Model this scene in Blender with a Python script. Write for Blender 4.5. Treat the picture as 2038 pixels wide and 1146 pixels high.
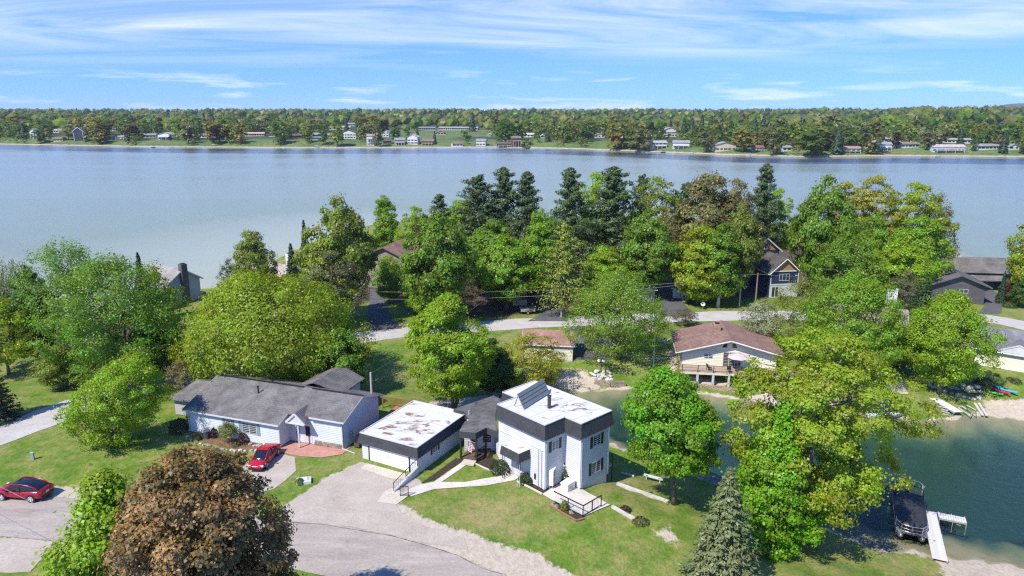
import bpy, bmesh, math, random
import numpy as np
from mathutils import Vector, Matrix, geometry

for o in list(bpy.data.objects): bpy.data.objects.remove(o)
SC = bpy.context.scene
COL = SC.collection
R = math.radians
rnd = random.Random(7)

# ------------------------------------------------------------------ camera, sky, sun, exposure
FPX = 1400.0; CAMH = 37.0; PITCH = math.atan((573 - 222) / FPX)
SP, CP = math.sin(PITCH), math.cos(PITCH)
cam_d = bpy.data.cameras.new('camera'); cam = bpy.data.objects.new('camera', cam_d); COL.objects.link(cam)
cam_d.sensor_width = 36; cam_d.lens = 36 * FPX / 2038
cam_d.clip_start = 0.5; cam_d.clip_end = 40000
cam.location = (0, 0, CAMH); cam.rotation_euler = (math.pi / 2 - PITCH, 0, 0)
SC.camera = cam
SUN_EL = R(50); SHADOW = Vector((0.70, 0.71, 0)).normalized()      # direction the shadows fall
sun_d = bpy.data.lights.new('sun', 'SUN'); sun = bpy.data.objects.new('sun', sun_d); COL.objects.link(sun)
sun_d.energy = 3.25; sun_d.angle = R(0.6); sun_d.color = (1.0, 0.94, 0.82)
sdir = Vector((SHADOW.x * math.cos(SUN_EL), SHADOW.y * math.cos(SUN_EL), -math.sin(SUN_EL)))
sun.rotation_euler = sdir.to_track_quat('-Z', 'Y').to_euler(); sun.location = (-60, -80, 120)
SC.view_settings.view_transform = 'Standard'; SC.view_settings.look = 'None'
SC.view_settings.exposure = 0.97; SC.view_settings.gamma = 1.0
SC.render.engine = 'CYCLES'
SC.cycles.use_denoising = False; SC.cycles.pixel_filter_type = 'BLACKMAN_HARRIS'; SC.cycles.filter_width = 1.25
SC.cycles.max_bounces = 6; SC.cycles.diffuse_bounces = 4; SC.cycles.glossy_bounces = 2
SC.cycles.transmission_bounces = 3; SC.cycles.transparent_max_bounces = 8; SC.cycles.volume_bounces = 0
SC.cycles.caustics_reflective = False; SC.cycles.caustics_refractive = False

def N(nt, t, **kw):
    n = nt.nodes.new(t)
    for k, v in kw.items():
        if k == 'inp':
            for a, b in v.items(): n.inputs[a].default_value = b
        else: setattr(n, k, v)
    return n
def mathn(nt, op, a, b=None, clamp=False):
    n = nt.nodes.new('ShaderNodeMath'); n.operation = op; n.use_clamp = clamp
    for i, v in enumerate((a, b)):
        if v is None: continue
        if isinstance(v, (int, float)): n.inputs[i].default_value = v
        else: nt.links.new(v, n.inputs[i])
    return n.outputs[0]
def ramp(nt, fac, stops, interp='LINEAR'):
    n = nt.nodes.new('ShaderNodeValToRGB'); n.color_ramp.interpolation = interp
    el = n.color_ramp.elements
    while len(el) < len(stops): el.new(0.5)
    for e, (p, c) in zip(el, stops):
        e.position = p; e.color = (*c, 1) if not isinstance(c, float) else (c, c, c, 1)
    nt.links.new(fac, n.inputs[0]); return n.outputs[0]
def mixc(nt, fac, a, b, blend='MIX'):
    n = nt.nodes.new('ShaderNodeMix'); n.data_type = 'RGBA'; n.blend_type = blend
    for sock, v in ((n.inputs[0], fac), (n.inputs[6], a), (n.inputs[7], b)):
        if isinstance(v, (int, float)): sock.default_value = v
        elif isinstance(v, tuple): sock.default_value = (*v, 1)
        else: nt.links.new(v, sock)
    return n.outputs[2]
def mapping(nt, vec, scale=(1, 1, 1), rot=(0, 0, 0), loc=(0, 0, 0)):
    n = nt.nodes.new('ShaderNodeMapping'); nt.links.new(vec, n.inputs[0])
    n.inputs['Scale'].default_value = scale; n.inputs['Rotation'].default_value = rot; n.inputs['Location'].default_value = loc
    return n.outputs[0]
def noise(nt, vec, scale, detail=3, rough=0.55, dist=0.0):
    n = nt.nodes.new('ShaderNodeTexNoise')
    if vec is not None: nt.links.new(vec, n.inputs['Vector'])
    n.inputs['Scale'].default_value = scale; n.inputs['Detail'].default_value = detail
    n.inputs['Roughness'].default_value = rough; n.inputs['Distortion'].default_value = dist
    return n.outputs['Fac']

def make_world():
    w = bpy.data.worlds.new('World'); SC.world = w; w.use_nodes = True
    nt = w.node_tree; nt.nodes.clear()
    sky = N(nt, 'ShaderNodeTexSky', sky_type='NISHITA', sun_disc=False, sun_elevation=SUN_EL,
            sun_rotation=math.atan2(-SHADOW.x, -SHADOW.y), altitude=200, air_density=1.0, dust_density=0.0, ozone_density=3.0)
    tc = N(nt, 'ShaderNodeTexCoord')
    sep = N(nt, 'ShaderNodeSeparateXYZ'); nt.links.new(tc.outputs['Generated'], sep.inputs[0])
    x, y, z = sep.outputs
    cv = N(nt, 'ShaderNodeCombineXYZ'); nt.links.new(x, cv.inputs[0]); nt.links.new(y, cv.inputs[1])
    nt.links.new(mathn(nt, 'ADD', mathn(nt, 'MULTIPLY', mathn(nt, 'MAXIMUM', z, 0.0), 0.9), SKY_LIFT), cv.inputs[2])
    vn = N(nt, 'ShaderNodeVectorMath', operation='NORMALIZE'); nt.links.new(cv.outputs[0], vn.inputs[0]); nt.links.new(vn.outputs[0], sky.inputs['Vector'])
    hs = N(nt, 'ShaderNodeHueSaturation', inp={'Saturation': SKY_SAT, 'Value': 1.0}); nt.links.new(sky.outputs[0], hs.inputs['Color'])
    base = mixc(nt, 1.0, hs.outputs[0], SKY_TINT, 'MULTIPLY')
    az = mathn(nt, 'ARCTAN2', x, y)
    # high thin cirrus: streaks on a plane far above
    zz = mathn(nt, 'ADD', mathn(nt, 'MAXIMUM', z, 0.0), 0.045)
    cmb = N(nt, 'ShaderNodeCombineXYZ'); nt.links.new(mathn(nt, 'DIVIDE', x, zz), cmb.inputs[0]); nt.links.new(mathn(nt, 'DIVIDE', y, zz), cmb.inputs[1])
    v1 = mapping(nt, cmb.outputs[0], (0.20, 0.50, 1), (0, 0, R(28)), CIRRUS_LOC)
    n1 = noise(nt, v1, 1.2, 8, 0.62, 1.4)
    v2 = mapping(nt, cmb.outputs[0], (0.09, 0.16, 1), (0, 0, R(-10)), (4.1 + CIRRUS_LOC[0], 1.3, 0))
    n2 = noise(nt, v2, 1.1, 3, 0.5, 0.3)
    c1 = ramp(nt, n1, [(0.36, 0.0), (0.80, 1.0)])
    c2 = ramp(nt, n2, [(0.44, 0.0), (0.64, 1.0)])
    hi = ramp(nt, z, [(0.045, 0.0), (0.085, 1.0)])
    cir = mathn(nt, 'MULTIPLY', mathn(nt, 'MULTIPLY', c1, c2), mathn(nt, 'MULTIPLY', hi, 0.85))
    # low small cumulus banks towards the horizon
    cm2 = N(nt, 'ShaderNodeCombineXYZ'); nt.links.new(az, cm2.inputs[0]); nt.links.new(z, cm2.inputs[1])
    v3 = mapping(nt, cm2.outputs[0], (7.0, 60.0, 1), (0, 0, R(-1.2)), CUM_LOC)
    n3 = noise(nt, v3, 1.0, 6, 0.55, 0.35)
    c3 = ramp(nt, n3, [(0.535, 0.0), (0.75, 1.0)])
    lo = ramp(nt, z, [(0.0, 1.0), (0.035, 0.95), (0.06, 0.0)])
    cum = mathn(nt, 'MULTIPLY', mathn(nt, 'MULTIPLY', c3, lo), 0.85)
    col = mixc(nt, cir, base, CLOUD)
    col = mixc(nt, cum, col, CLOUD)
    bg = N(nt, 'ShaderNodeBackground'); nt.links.new(col, bg.inputs[0]); bg.inputs[1].default_value = SKY_STRENGTH
    out = N(nt, 'ShaderNodeOutputWorld'); nt.links.new(bg.outputs[0], out.inputs[0])
SKY_STRENGTH = 0.15; SKY_SAT = 1.18; SKY_TINT = (0.60, 0.66, 0.92); CLOUD = (3.9, 4.05, 4.25); SKY_LIFT = 0.17
CIRRUS_LOC = (2.1, 1.0, 0); CUM_LOC = (6.1, 2.0, 0)
make_world()

# ------------------------------------------------------------------ where a line of sight meets a level
def P(px, py, z=0.0):
    u = (px - 1019) / FPX; v = (py - 573) / FPX
    t = (CAMH - z) / (SP + v * CP)
    return Vector((u * t, (CP - v * SP) * t, z))
def proj(p):
    dz = p[2] - CAMH; zc = p[1] * CP - dz * SP; yc = -(p[1] * SP + dz * CP)
    return 1019 + FPX * p[0] / zc, 573 + FPX * yc / zc, zc

# ------------------------------------------------------------------ terrain
LAGOON = [(985,785),(1060,774),(1110,770),(1150,776),(1190,779),(1245,772),(1340,778),(1430,787),(1500,800),(1560,815),(1640,822),(1700,818),
          (1770,826),(1830,838),(1900,832),(1960,824),(2038,838),(2180,870),(2500,930),(2700,1150),(2300,1165),(2038,1135),(1930,1112),(1850,1106),(1750,1092),
          (1620,1045),(1520,1000),(1420,958),(1330,928),(1225,888),(1130,850),(1040,812)]
LAKE_NEAR = [(-900,700),(-400,630),(-200,610),(0,594),(230,590),(420,574),(500,540),(600,490),(700,455),(850,438),(1000,440),(1400,442),
             (1600,450),(1780,470),(1880,505),(1960,530),(2038,548),(2200,600),(2700,700)]
FAR_SHORE = [(-900,284),(-300,285),(0,287),(300,292),(600,294),(1000,293),(1140,296),(1300,302),(1450,308),(1600,312),(1800,310),(2038,312),(2500,314),(3000,316)]
lag = np.array([P(*q)[:2] for q in LAGOON])
lk_n = np.array([P(*q)[:2] for q in LAKE_NEAR]); lk_f = np.array([P(*q)[:2] for q in FAR_SHORE])
lake = np.vstack([lk_n, lk_f[::-1]])
def sdist(poly, X, Y):
    """distance to a closed outline, positive outside"""
    X = np.asarray(X, float); Y = np.asarray(Y, float)
    d2 = np.full(X.shape, 1e18); inside = np.zeros(X.shape, bool)
    n = len(poly)
    for i in range(n):
        ax, ay = poly[i]; bx, by = poly[(i + 1) % n]
        ex, ey = bx - ax, by - ay
        t = np.clip(((X - ax) * ex + (Y - ay) * ey) / (ex * ex + ey * ey + 1e-12), 0, 1)
        d2 = np.minimum(d2, (X - ax - t * ex) ** 2 + (Y - ay - t * ey) ** 2)
        c = ((ay > Y) != (by > Y))
        if ey != 0: inside ^= c & (X < ex * (Y - ay) / ey + ax)
    d = np.sqrt(d2); return np.where(inside, -d, d)
def sstep(a, b, x):
    t = np.clip((x - a) / (b - a), 0, 1); return t * t * (3 - 2 * t)
def wav(X, Y):
    return np.sin(X * .21 + 1.3) * np.sin(Y * .17 + .4) + .5 * np.sin(X * .47 + Y * .33) + .35 * np.sin(X * .9 - Y * .7 + 2)
def height(X, Y):
    X = np.asarray(X, float); Y = np.asarray(Y, float)
    jl = .35 * np.sin(X * 1.1 + Y * .6) + .25 * np.sin(X * 2.3 - Y * 1.7)
    dl = sdist(lag, X, Y) + jl; dk = sdist(lake, X, Y)
    d = np.minimum(dl, dk)
    pen = sstep(76, 92, Y)
    top = 3.0 * (1 - pen) + 2.0 * pen; wid = 16 * (1 - pen) + 9 * pen
    land = 0.04 + 0.12 * np.minimum(d, 1.2) + (top - 0.25) * sstep(0.5, 1.0 * wid, d) + 0.05 * wav(X, Y) * sstep(2, 10, d)
    near_sh = sstep(26, 34, X) * (1 - sstep(56, 66, Y))
    wl = -0.03 - np.minimum(3.0, (.22 - .12 * near_sh) * np.abs(dl) + (.03 - .012 * near_sh) * dl * dl)
    reach = 95 - 68 * sstep(-70, 10, X)
    wk = -0.05 - 5.95 * np.clip(np.abs(dk) / reach, 0, 1) ** 1.15
    return np.where(d > 0, land, np.where(dl < dk, wl, wk))
def far_height(X, Y):
    X = np.asarray(X, float); Y = np.asarray(Y, float)
    az = X / np.maximum(Y, 1)
    faz = lk_f[:, 0] / lk_f[:, 1]; fd = lk_f[:, 1]
    sh = np.interp(az, faz, fd)
    d = Y - sh
    n1 = np.sin(X * .011 + 1) * np.sin(Y * .008) + .6 * np.sin(X * .023 - Y * .013 + 2)
    z = -1.5 + 2.2 * sstep(-4, 3, d) + (4.2 + 1.2 * np.sin(X * .02)) * sstep(4, 32, d) + .5 * n1 * sstep(20, 80, d)
    z = z + 9 * sstep(30, 420, d) + 13 * sstep(400, 1700, d) + 7 * sstep(1500, 3500, d) + 2.2 * n1 * sstep(300, 900, d)
    z = z + 9 * np.exp(-((az - .62) / .10) ** 2) * sstep(100, 500, d)
    z = z + 70 * np.exp(-((az - .70) / .045) ** 2) * sstep(5200, 6600, d) + 16 * np.sin(az * 9 + 1) * sstep(4500, 6500, d)
    return z
def march(px, py, hf, t0, t1, n=700):
    u = (px - 1019) / FPX; v = (py - 573) / FPX
    t = np.linspace(t0, t1, n)
    X = u * t; Y = (CP - v * SP) * t; Z = CAMH - (SP + v * CP) * t
    k = np.argmax(Z <= hf(X, Y))
    if k == 0: k = n - 1
    return Vector((X[k], Y[k], float(hf(X[k:k+1], Y[k:k+1])[0])))
def T(px, py): return march(px, py, height, 36, 330, 900)
def TF(px, py): return march(px, py, far_height, 480, 3600, 1600)
def gz(x, y): return float(height(np.array([x]), np.array([y]))[0])

# ------------------------------------------------------------------ materials
def new_mat(name):
    m = bpy.data.materials.new(name); m.use_nodes = True; nt = m.node_tree
    b = nt.nodes['Principled BSDF']; return m, nt, b
_cache = {}
def mat(name, col=None, rough=0.7, vary=0.12, scale=1.2, bump=0.0, bscale=12.0, metal=0.0, spec=0.4, streak=None):
    """plain coat of paint or other even surface with slight wear; col None takes the object's own colour"""
    if name in _cache: return _cache[name]
    m, nt, b = new_mat(name)
    tc = N(nt, 'ShaderNodeTexCoord').outputs['Object']
    if col is None: c = N(nt, 'ShaderNodeObjectInfo').outputs['Color']
    else: c = col
    v = tc if streak is None else mapping(nt, tc, streak)
    n = noise(nt, v, scale, 5, 0.6)
    f = ramp(nt, n, [(0.25, 1.0 - vary * 1.6), (0.75, 1.0 + vary)])
    cc = mixc(nt, 1.0, c, f, 'MULTIPLY')
    nt.links.new(cc, b.inputs['Base Color'])
    b.inputs['Roughness'].default_value = rough; b.inputs['Metallic'].default_value = metal
    b.inputs['Specular IOR Level'].default_value = spec
    if bump:
        bn = N(nt, 'ShaderNodeBump', inp={'Strength': bump, 'Distance': 0.05}); nt.links.new(noise(nt, tc, bscale, 4), bn.inputs['Height'])
        nt.links.new(bn.outputs[0], b.inputs['Normal'])
    _cache[name] = m; return m
def mat_shingle(name, col, stain=0.35):
    if name in _cache: return _cache[name]
    m, nt, b = new_mat(name)
    tc = N(nt, 'ShaderNodeTexCoord').outputs['Object']
    c = N(nt, 'ShaderNodeObjectInfo').outputs['Color'] if col is None else col
    sp = noise(nt, mapping(nt, tc, (1, 1, 2.5)), 7.0, 3, 0.7)
    st = noise(nt, mapping(nt, tc, (.5, .5, .5)), 1.1, 5, 0.65, 0.6)
    f1 = ramp(nt, sp, [(0.3, 0.66), (0.7, 1.36)])
    f2 = ramp(nt, st, [(0.35, 1.0 - stain), (0.65, 1.0 + stain * .5)])
    cc = mixc(nt, 1.0, mixc(nt, 1.0, c, f1, 'MULTIPLY'), f2, 'MULTIPLY')
    nt.links.new(cc, b.inputs['Base Color']); b.inputs['Roughness'].default_value = 0.9; b.inputs['Specular IOR Level'].default_value = 0.25
    wv = N(nt, 'ShaderNodeTexWave', wave_type='BANDS', bands_direction='Z', inp={'Scale': 3.2, 'Distortion': 1.5, 'Detail': 2.0, 'Detail Scale': 3.0}); nt.links.new(tc, wv.inputs[0])
    bn = N(nt, 'ShaderNodeBump', inp={'Strength': 0.5, 'Distance': 0.04}); nt.links.new(mathn(nt, 'ADD', wv.outputs['Fac'], sp), bn.inputs['Height'])
    nt.links.new(bn.outputs[0], b.inputs['Normal'])
    _cache[name] = m; return m
def mat_rusty_roof(name, thr=0.56, bias=(0, 0, 0), rad=5.0):
    m, nt, b = new_mat(name)
    tc = N(nt, 'ShaderNodeTexCoord').outputs['Object']
    d = N(nt, 'ShaderNodeVectorMath', operation='DISTANCE'); nt.links.new(tc, d.inputs[0]); d.inputs[1].default_value = bias
    near = ramp(nt, mathn(nt, 'DIVIDE', d.outputs['Value'], rad), [(0.15, 0.14), (1.0, -0.0)])
    near = mathn(nt, 'SUBTRACT', near, 0.05)
    n = noise(nt, mapping(nt, tc, (0.8, 1.6, 1), (0, 0, R(27))), 0.75, 7, 0.62, 0.5)
    rust = ramp(nt, mathn(nt, 'ADD', mathn(nt, 'ADD', n, near), mathn(nt, 'MULTIPLY', mathn(nt, 'SUBTRACT', noise(nt, tc, 6.0, 4, .7), .5), .10)), [(thr - .01, 0.0), (thr + .075, 1.0)])
    n2 = noise(nt, tc, 5.0, 4, 0.7)
    grime = ramp(nt, noise(nt, mapping(nt, tc, (0.6, 2.2, 1), (0, 0, R(27))), 1.3, 6, 0.7), [(0.5, 0.0), (0.75, 0.6)])
    rc = ramp(nt, n2, [(0.3, (0.12, 0.060, 0.038)), (0.5, (0.23, 0.125, 0.080)), (0.72, (0.42, 0.33, 0.26))])
    wc = ramp(nt, n2, [(0.2, (0.51, 0.50, 0.475)), (0.6, (0.64, 0.63, 0.605))])
    c = mixc(nt, grime, wc, (0.44, 0.41, 0.365)); c = mixc(nt, rust, c, rc)
    nt.links.new(c, b.inputs['Base Color']); b.inputs['Roughness'].default_value = 0.75
    return m
def mat_leaf(name='leaf', trans=0.46):
    m = bpy.data.materials.new(name); m.use_nodes = True; nt = m.node_tree; nt.nodes.clear()
    oi = N(nt, 'ShaderNodeObjectInfo').outputs['Color']
    at = N(nt, 'ShaderNodeAttribute', attribute_name='tone').outputs['Fac']      # leaf by leaf, twig by twig differences in age
    hs = N(nt, 'ShaderNodeHueSaturation', inp={'Saturation': 1.0}); nt.links.new(oi, hs.inputs['Color'])
    nt.links.new(mathn(nt, 'ADD', 0.472, mathn(nt, 'MULTIPLY', at, 0.05)), hs.inputs['Hue'])
    nt.links.new(mathn(nt, 'ADD', 0.70, mathn(nt, 'MULTIPLY', at, 0.60)), hs.inputs['Value'])
    d = N(nt, 'ShaderNodeBsdfDiffuse'); t = N(nt, 'ShaderNodeBsdfTranslucent'); g = N(nt, 'ShaderNodeBsdfGlossy', inp={'Roughness': 0.45})
    nt.links.new(hs.outputs[0], d.inputs[0])
    tcol = mixc(nt, 1.0, hs.outputs[0], (1.25, 1.25, 0.6), 'MULTIPLY'); nt.links.new(tcol, t.inputs[0])
    m1 = N(nt, 'ShaderNodeMixShader', inp={0: trans}); nt.links.new(d.outputs[0], m1.inputs[1]); nt.links.new(t.outputs[0], m1.inputs[2])
    m2 = N(nt, 'ShaderNodeMixShader', inp={0: 0.03}); nt.links.new(m1.outputs[0], m2.inputs[1]); nt.links.new(g.outputs[0], m2.inputs[2])
    o = N(nt, 'ShaderNodeOutputMaterial'); nt.links.new(m2.outputs[0], o.inputs[0])
    return m
def mat_leaf_two(name, a, b):
    m = LEAF.copy(); m.name = name; nt = m.node_tree
    at = N(nt, 'ShaderNodeAttribute', attribute_name='tone').outputs['Fac']; c = ramp(nt, at, [(0.25, a), (0.75, b)])
    for nd in nt.nodes:
        if nd.bl_idname == 'ShaderNodeHueSaturation': nt.links.new(c, nd.inputs['Color'])
    return m
LEAF = mat_leaf(); NEEDLE = mat_leaf('needle', 0.12)
BARK = mat('bark', (0.19, 0.155, 0.125), 0.95, 0.35, 2.0, 0.8, 8, streak=(3, 3, .5))
BIRCHBARK = mat('birch_bark', (0.6, 0.58, 0.55), 0.9, 0.3, 3.0)
WHITE = mat('white_paint', (0.56, 0.56, 0.565), 0.6, 0.08, 0.8)
GLASS = mat('window_glass', (0.025, 0.03, 0.035), 0.06, 0.2, 0.6, spec=0.7)
BLACK = mat('black_metal', (0.02, 0.02, 0.022), 0.5, 0.2)
DARKWOOD = mat('dark_brown_paint', (0.035, 0.025, 0.02), 0.6, 0.2)
WOOD = mat('cedar_boards', (0.30, 0.13, 0.06), 0.75, 0.2, 2.0)
GREYWOOD = mat('weathered_boards', (0.42, 0.40, 0.38), 0.85, 0.2, 2.5, 0.3, 10)
STONE = mat('field_stone', None, 0.9, 0.3, 1.6, 0.6, 4)
PAINT = mat('house_paint', None, 0.7, 0.06, 0.7)
CONCRETE = mat('concrete', (0.52, 0.48, 0.43), 0.9, 0.14, 0.8, 0.2, 12)
ALU = mat('aluminium', (0.62, 0.63, 0.65), 0.35, 0.08, metal=0.85)
STEEL = mat('galvanised', (0.42, 0.43, 0.44), 0.5, 0.12, metal=0.4)
RUBBER = mat('rubber', (0.018, 0.018, 0.02), 0.85, 0.2)
POLEWOOD = mat('pole_wood', (0.42, 0.38, 0.34), 0.9, 0.2, 2, streak=(4, 4, .4))
PLASTIC = mat('moulded_plastic', None, 0.35, 0.05)
SHINGLE = mat_shingle('asphalt_shingle', None)
FASCIA = mat_shingle('mansard_shingle', (0.058, 0.06, 0.067), 0.25)

# ------------------------------------------------------------------ mesh helpers
class MB:
    """collects pieces in world coordinates and links them as one mesh object"""
    def __init__(s): s.v = []; s.f = []
    def add(s, vs, fs):
        b = len(s.v); s.v += [tuple(q) for q in vs]; s.f += [tuple(b + i for i in f) for f in fs]; return s
    def box(s, c, size, rz=0.0, rx=0.0):
        hx, hy, hz = size[0] / 2, size[1] / 2, size[2] / 2
        M = Matrix.Translation(c) @ Matrix.Rotation(rz, 4, 'Z') @ Matrix.Rotation(rx, 4, 'X')
        vs = [M @ Vector((x, y, z)) for x in (-hx, hx) for y in (-hy, hy) for z in (-hz, hz)]
        return s.add(vs, [(0, 1, 3, 2), (4, 6, 7, 5), (0, 4, 5, 1), (2, 3, 7, 6), (0, 2, 6, 4), (1, 5, 7, 3)])
    def prism(s, poly, z0, z1, top=None):
        n = len(poly); top = top or poly
        vs = [(p[0], p[1], z0) for p in poly] + [(p[0], p[1], z1) for p in top]
        fs = [(i, (i + 1) % n, n + (i + 1) % n, n + i) for i in range(n)] + [tuple(range(n - 1, -1, -1)), tuple(range(n, 2 * n))]
        return s.add(vs, fs)
    def tube(s, pts, rad, n=6, cap=True):
        pts = [Vector(p) for p in pts]; m = len(pts)
        rr = rad if isinstance(rad, (list, tuple)) else [rad] * m
        vs = []; prev = None
        for i, p in enumerate(pts):
            d = (pts[min(i + 1, m - 1)] - pts[max(i - 1, 0)]).normalized()
            a = Vector((0, 0, 1)) if abs(d.z) < 0.9 else Vector((1, 0, 0))
            if prev is not None: a = prev
            x = (a - d * a.dot(d)).normalized(); y = d.cross(x); prev = x
            for k in range(n):
                t = 2 * math.pi * k / n; vs.append(p + (x * math.cos(t) + y * math.sin(t)) * rr[i])
        fs = [(i * n + k, i * n + (k + 1) % n, (i + 1) * n + (k + 1) % n, (i + 1) * n + k) for i in range(m - 1) for k in range(n)]
        if cap: fs += [tuple(range(n - 1, -1, -1)), tuple((m - 1) * n + k for k in range(n))]
        return s.add(vs, fs)
    def bar(s, a, b, w, h=None):
        a = Vector(a); b = Vector(b); d = b - a; L = d.length; h = h or w
        M = Matrix.Translation((a + b) / 2) @ d.to_track_quat('X', 'Z').to_matrix().to_4x4()
        vs = [M @ Vector((x * L / 2, y * w / 2, z * h / 2)) for x in (-1, 1) for y in (-1, 1) for z in (-1, 1)]
        return s.add(vs, [(0, 1, 3, 2), (4, 6, 7, 5), (0, 4, 5, 1), (2, 3, 7, 6), (0, 2, 6, 4), (1, 5, 7, 3)])
    def lathe(s, c, prof, n=12, squash=1.0):
        vs = [(c[0] + r * math.cos(2 * math.pi * k / n), c[1] + squash * r * math.sin(2 * math.pi * k / n), c[2] + z) for r, z in prof for k in range(n)]
        m = len(prof)
        fs = [(i * n + k, i * n + (k + 1) % n, (i + 1) * n + (k + 1) % n, (i + 1) * n + k) for i in range(m - 1) for k in range(n)]
        fs += [tuple(range(n - 1, -1, -1)), tuple((m - 1) * n + k for k in range(n))]
        return s.add(vs, fs)
    def loft(s, secs, closed_ends=True):
        n = len(secs[0]); vs = [p for q in secs for p in q]
        fs = [(i * n + k, i * n + (k + 1) % n, (i + 1) * n + (k + 1) % n, (i + 1) * n + k) for i in range(len(secs) - 1) for k in range(n)]
        if closed_ends: fs += [tuple(range(n - 1, -1, -1)), tuple((len(secs) - 1) * n + k for k in range(n))]
        return s.add(vs, fs)
    def build(s, name, m, parent=None, color=None, smooth=False, M=None):
        """M moves the collected points (a local frame) before they are placed under the parent"""
        off = world_loc(parent) if (parent is not None and M is None) else Vector((0, 0, 0))
        me = bpy.data.meshes.new(name)
        me.from_pydata([tuple((M @ Vector(q)) if M is not None else Vector(q) - off) for q in s.v], [], s.f)
        bm = bmesh.new(); bm.from_mesh(me); bmesh.ops.recalc_face_normals(bm, faces=bm.faces); bm.to_mesh(me); bm.free()
        if smooth: me.polygons.foreach_set('use_smooth', [True] * len(me.polygons))
        me.materials.append(m)
        o = bpy.data.objects.new(name, me); COL.objects.link(o)
        if color: o.color = (*color, 1)
        if parent is not None: o.parent = parent
        return o
def world_loc(o):
    p = Vector((0, 0, 0))
    while o is not None: p = p + o.location; o = o.parent
    return p
def tag(o, label=None, cat=None, group=None, kind=None):
    if label: o['label'] = label
    if cat: o['category'] = cat
    if group: o['group'] = group
    if kind: o['kind'] = kind
    return o
def empty(name, loc, label, cat, group=None, rz=0.0):
    o = bpy.data.objects.new(name, None); COL.objects.link(o); o.location = loc; o.rotation_euler = (0, 0, rz)
    o.empty_display_size = 0.3
    return tag(o, label, cat, group, 'thing')
def solo(mb, name, m, loc, label, cat, group=None, color=None, smooth=False):
    """a thing that is one mesh, its origin at loc (points given in world coordinates)"""
    o = mb.build(name, m, None, color, smooth)
    for v in o.data.vertices: v.co -= Vector(loc)
    o.location = loc
    return tag(o, label, cat, group, 'thing')
def copy_tree(o, parent=None):
    c = o.copy(); COL.objects.link(c); c.parent = parent
    for ch in list(o.children): copy_tree(ch, c)
    return c
def drape(name, poly, m, off=0.03, step=1.0, jitter=0.0, kind='structure', zfun=None, seg=1.2, parent=None, z=None):
    """a sheet laid on the terrain within an outline"""
    pts = []
    n = len(poly)
    rg = random.Random(len(name) * 31 + n)
    for i in range(n):
        a = Vector(poly[i][:2]); b = Vector(poly[(i + 1) % n][:2]); k = max(1, int((b - a).length / seg))
        for j in range(k):
            q = a.lerp(b, j / k)
            if jitter: q = q + Vector((rg.uniform(-jitter, jitter), rg.uniform(-jitter, jitter)))
            pts.append(q)
    nb = len(pts)
    xs = [p.x for p in pts]; ys = [p.y for p in pts]
    gx, gy = np.meshgrid(np.arange(min(xs), max(xs), step), np.arange(min(ys), max(ys), step))
    gx = gx.ravel(); gy = gy.ravel()
    ins = sdist(np.array([(p.x, p.y) for p in pts]), gx, gy) < -0.35 * step
    allp = pts + [Vector((a, b)) for a, b in zip(gx[ins], gy[ins])]
    vv, _, ff, *_ = geometry.delaunay_2d_cdt(allp, [], [list(range(nb))], 1, 1e-4)
    X = np.array([p.x for p in vv]); Y = np.array([p.y for p in vv])
    Z = (zfun or height)(X, Y) + off if z is None else np.full(len(X), z)
    me = bpy.data.meshes.new(name); me.from_pydata([(a, b, c) for a, b, c in zip(X, Y, Z)], [], [tuple(f) for f in ff]); me.materials.append(m)
    for p in me.polygons: p.use_smooth = True
    bm = bmesh.new(); bm.from_mesh(me)
    for f in bm.faces:
        f.normal_update()
        if f.normal.z < 0: f.normal_flip()
    bm.to_mesh(me); bm.free()
    o = bpy.data.objects.new(name, me); COL.objects.link(o)
    if kind: o['kind'] = kind
    if parent is not None: o.parent = parent
    return o
def pxpoly(pts, z): return [P(x, y, z) for x, y in pts]
def tpoly(pts): return [T(x, y) for x, y in pts]
def z1(x, y, s=3.472, ox=680, oy=720): return (ox + x / s, oy + y / s)

# ------------------------------------------------------------------ ground, water, far hills
SANDS = [
 [(800,1000),(850,1032),(960,1068),(1060,1100),(1130,1136),(1200,1200),(1100,1215),(1010,1155),(850,1092),(700,1060),(575,1048),(560,1010),(640,955),(700,925),(830,960)],
 [(95,962),(150,970),(200,985),(300,1005),(430,1022),(560,1042),(560,1052),(400,1030),(200,1008),(105,998)],
 [(-60,1064),(60,1068),(200,1082),(330,1104),(330,1120),(90,1110),(-60,1100)],
 [(1095,742),(1160,738),(1195,757),(1200,780),(1110,775)],
 [(1480,790),(1560,775),(1640,755),(1700,790),(1700,815),(1560,820)],
 [(1955,800),(2038,793),(2120,830),(2100,850),(1960,830)],
 [(1840,1103),(1930,1108),(2038,1130),(2200,1150),(2200,1230),(1880,1200),(1865,1125)],
 [(840,803),(985,776),(1005,800),(900,818)],
 [(1325,697),(1342,690),(1352,745),(1450,757),(1455,770),(1370,768),(1332,738)],
 [(1005,1010),(1060,1000),(1090,1035),(1040,1050)] if False else [(1300,1060),(1330,1050),(1360,1075),(1330,1085)],
]
LITTER = [
 [(610,500),(900,445),(1480,448),(1880,520),(1850,585),(1480,596),(1380,575),(1330,600),(1180,618),(990,634),(820,628),(770,598),(735,600),(700,632),(620,620)],
 [(60,640),(370,640),(390,770),(330,745),(110,745)],
]
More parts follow.
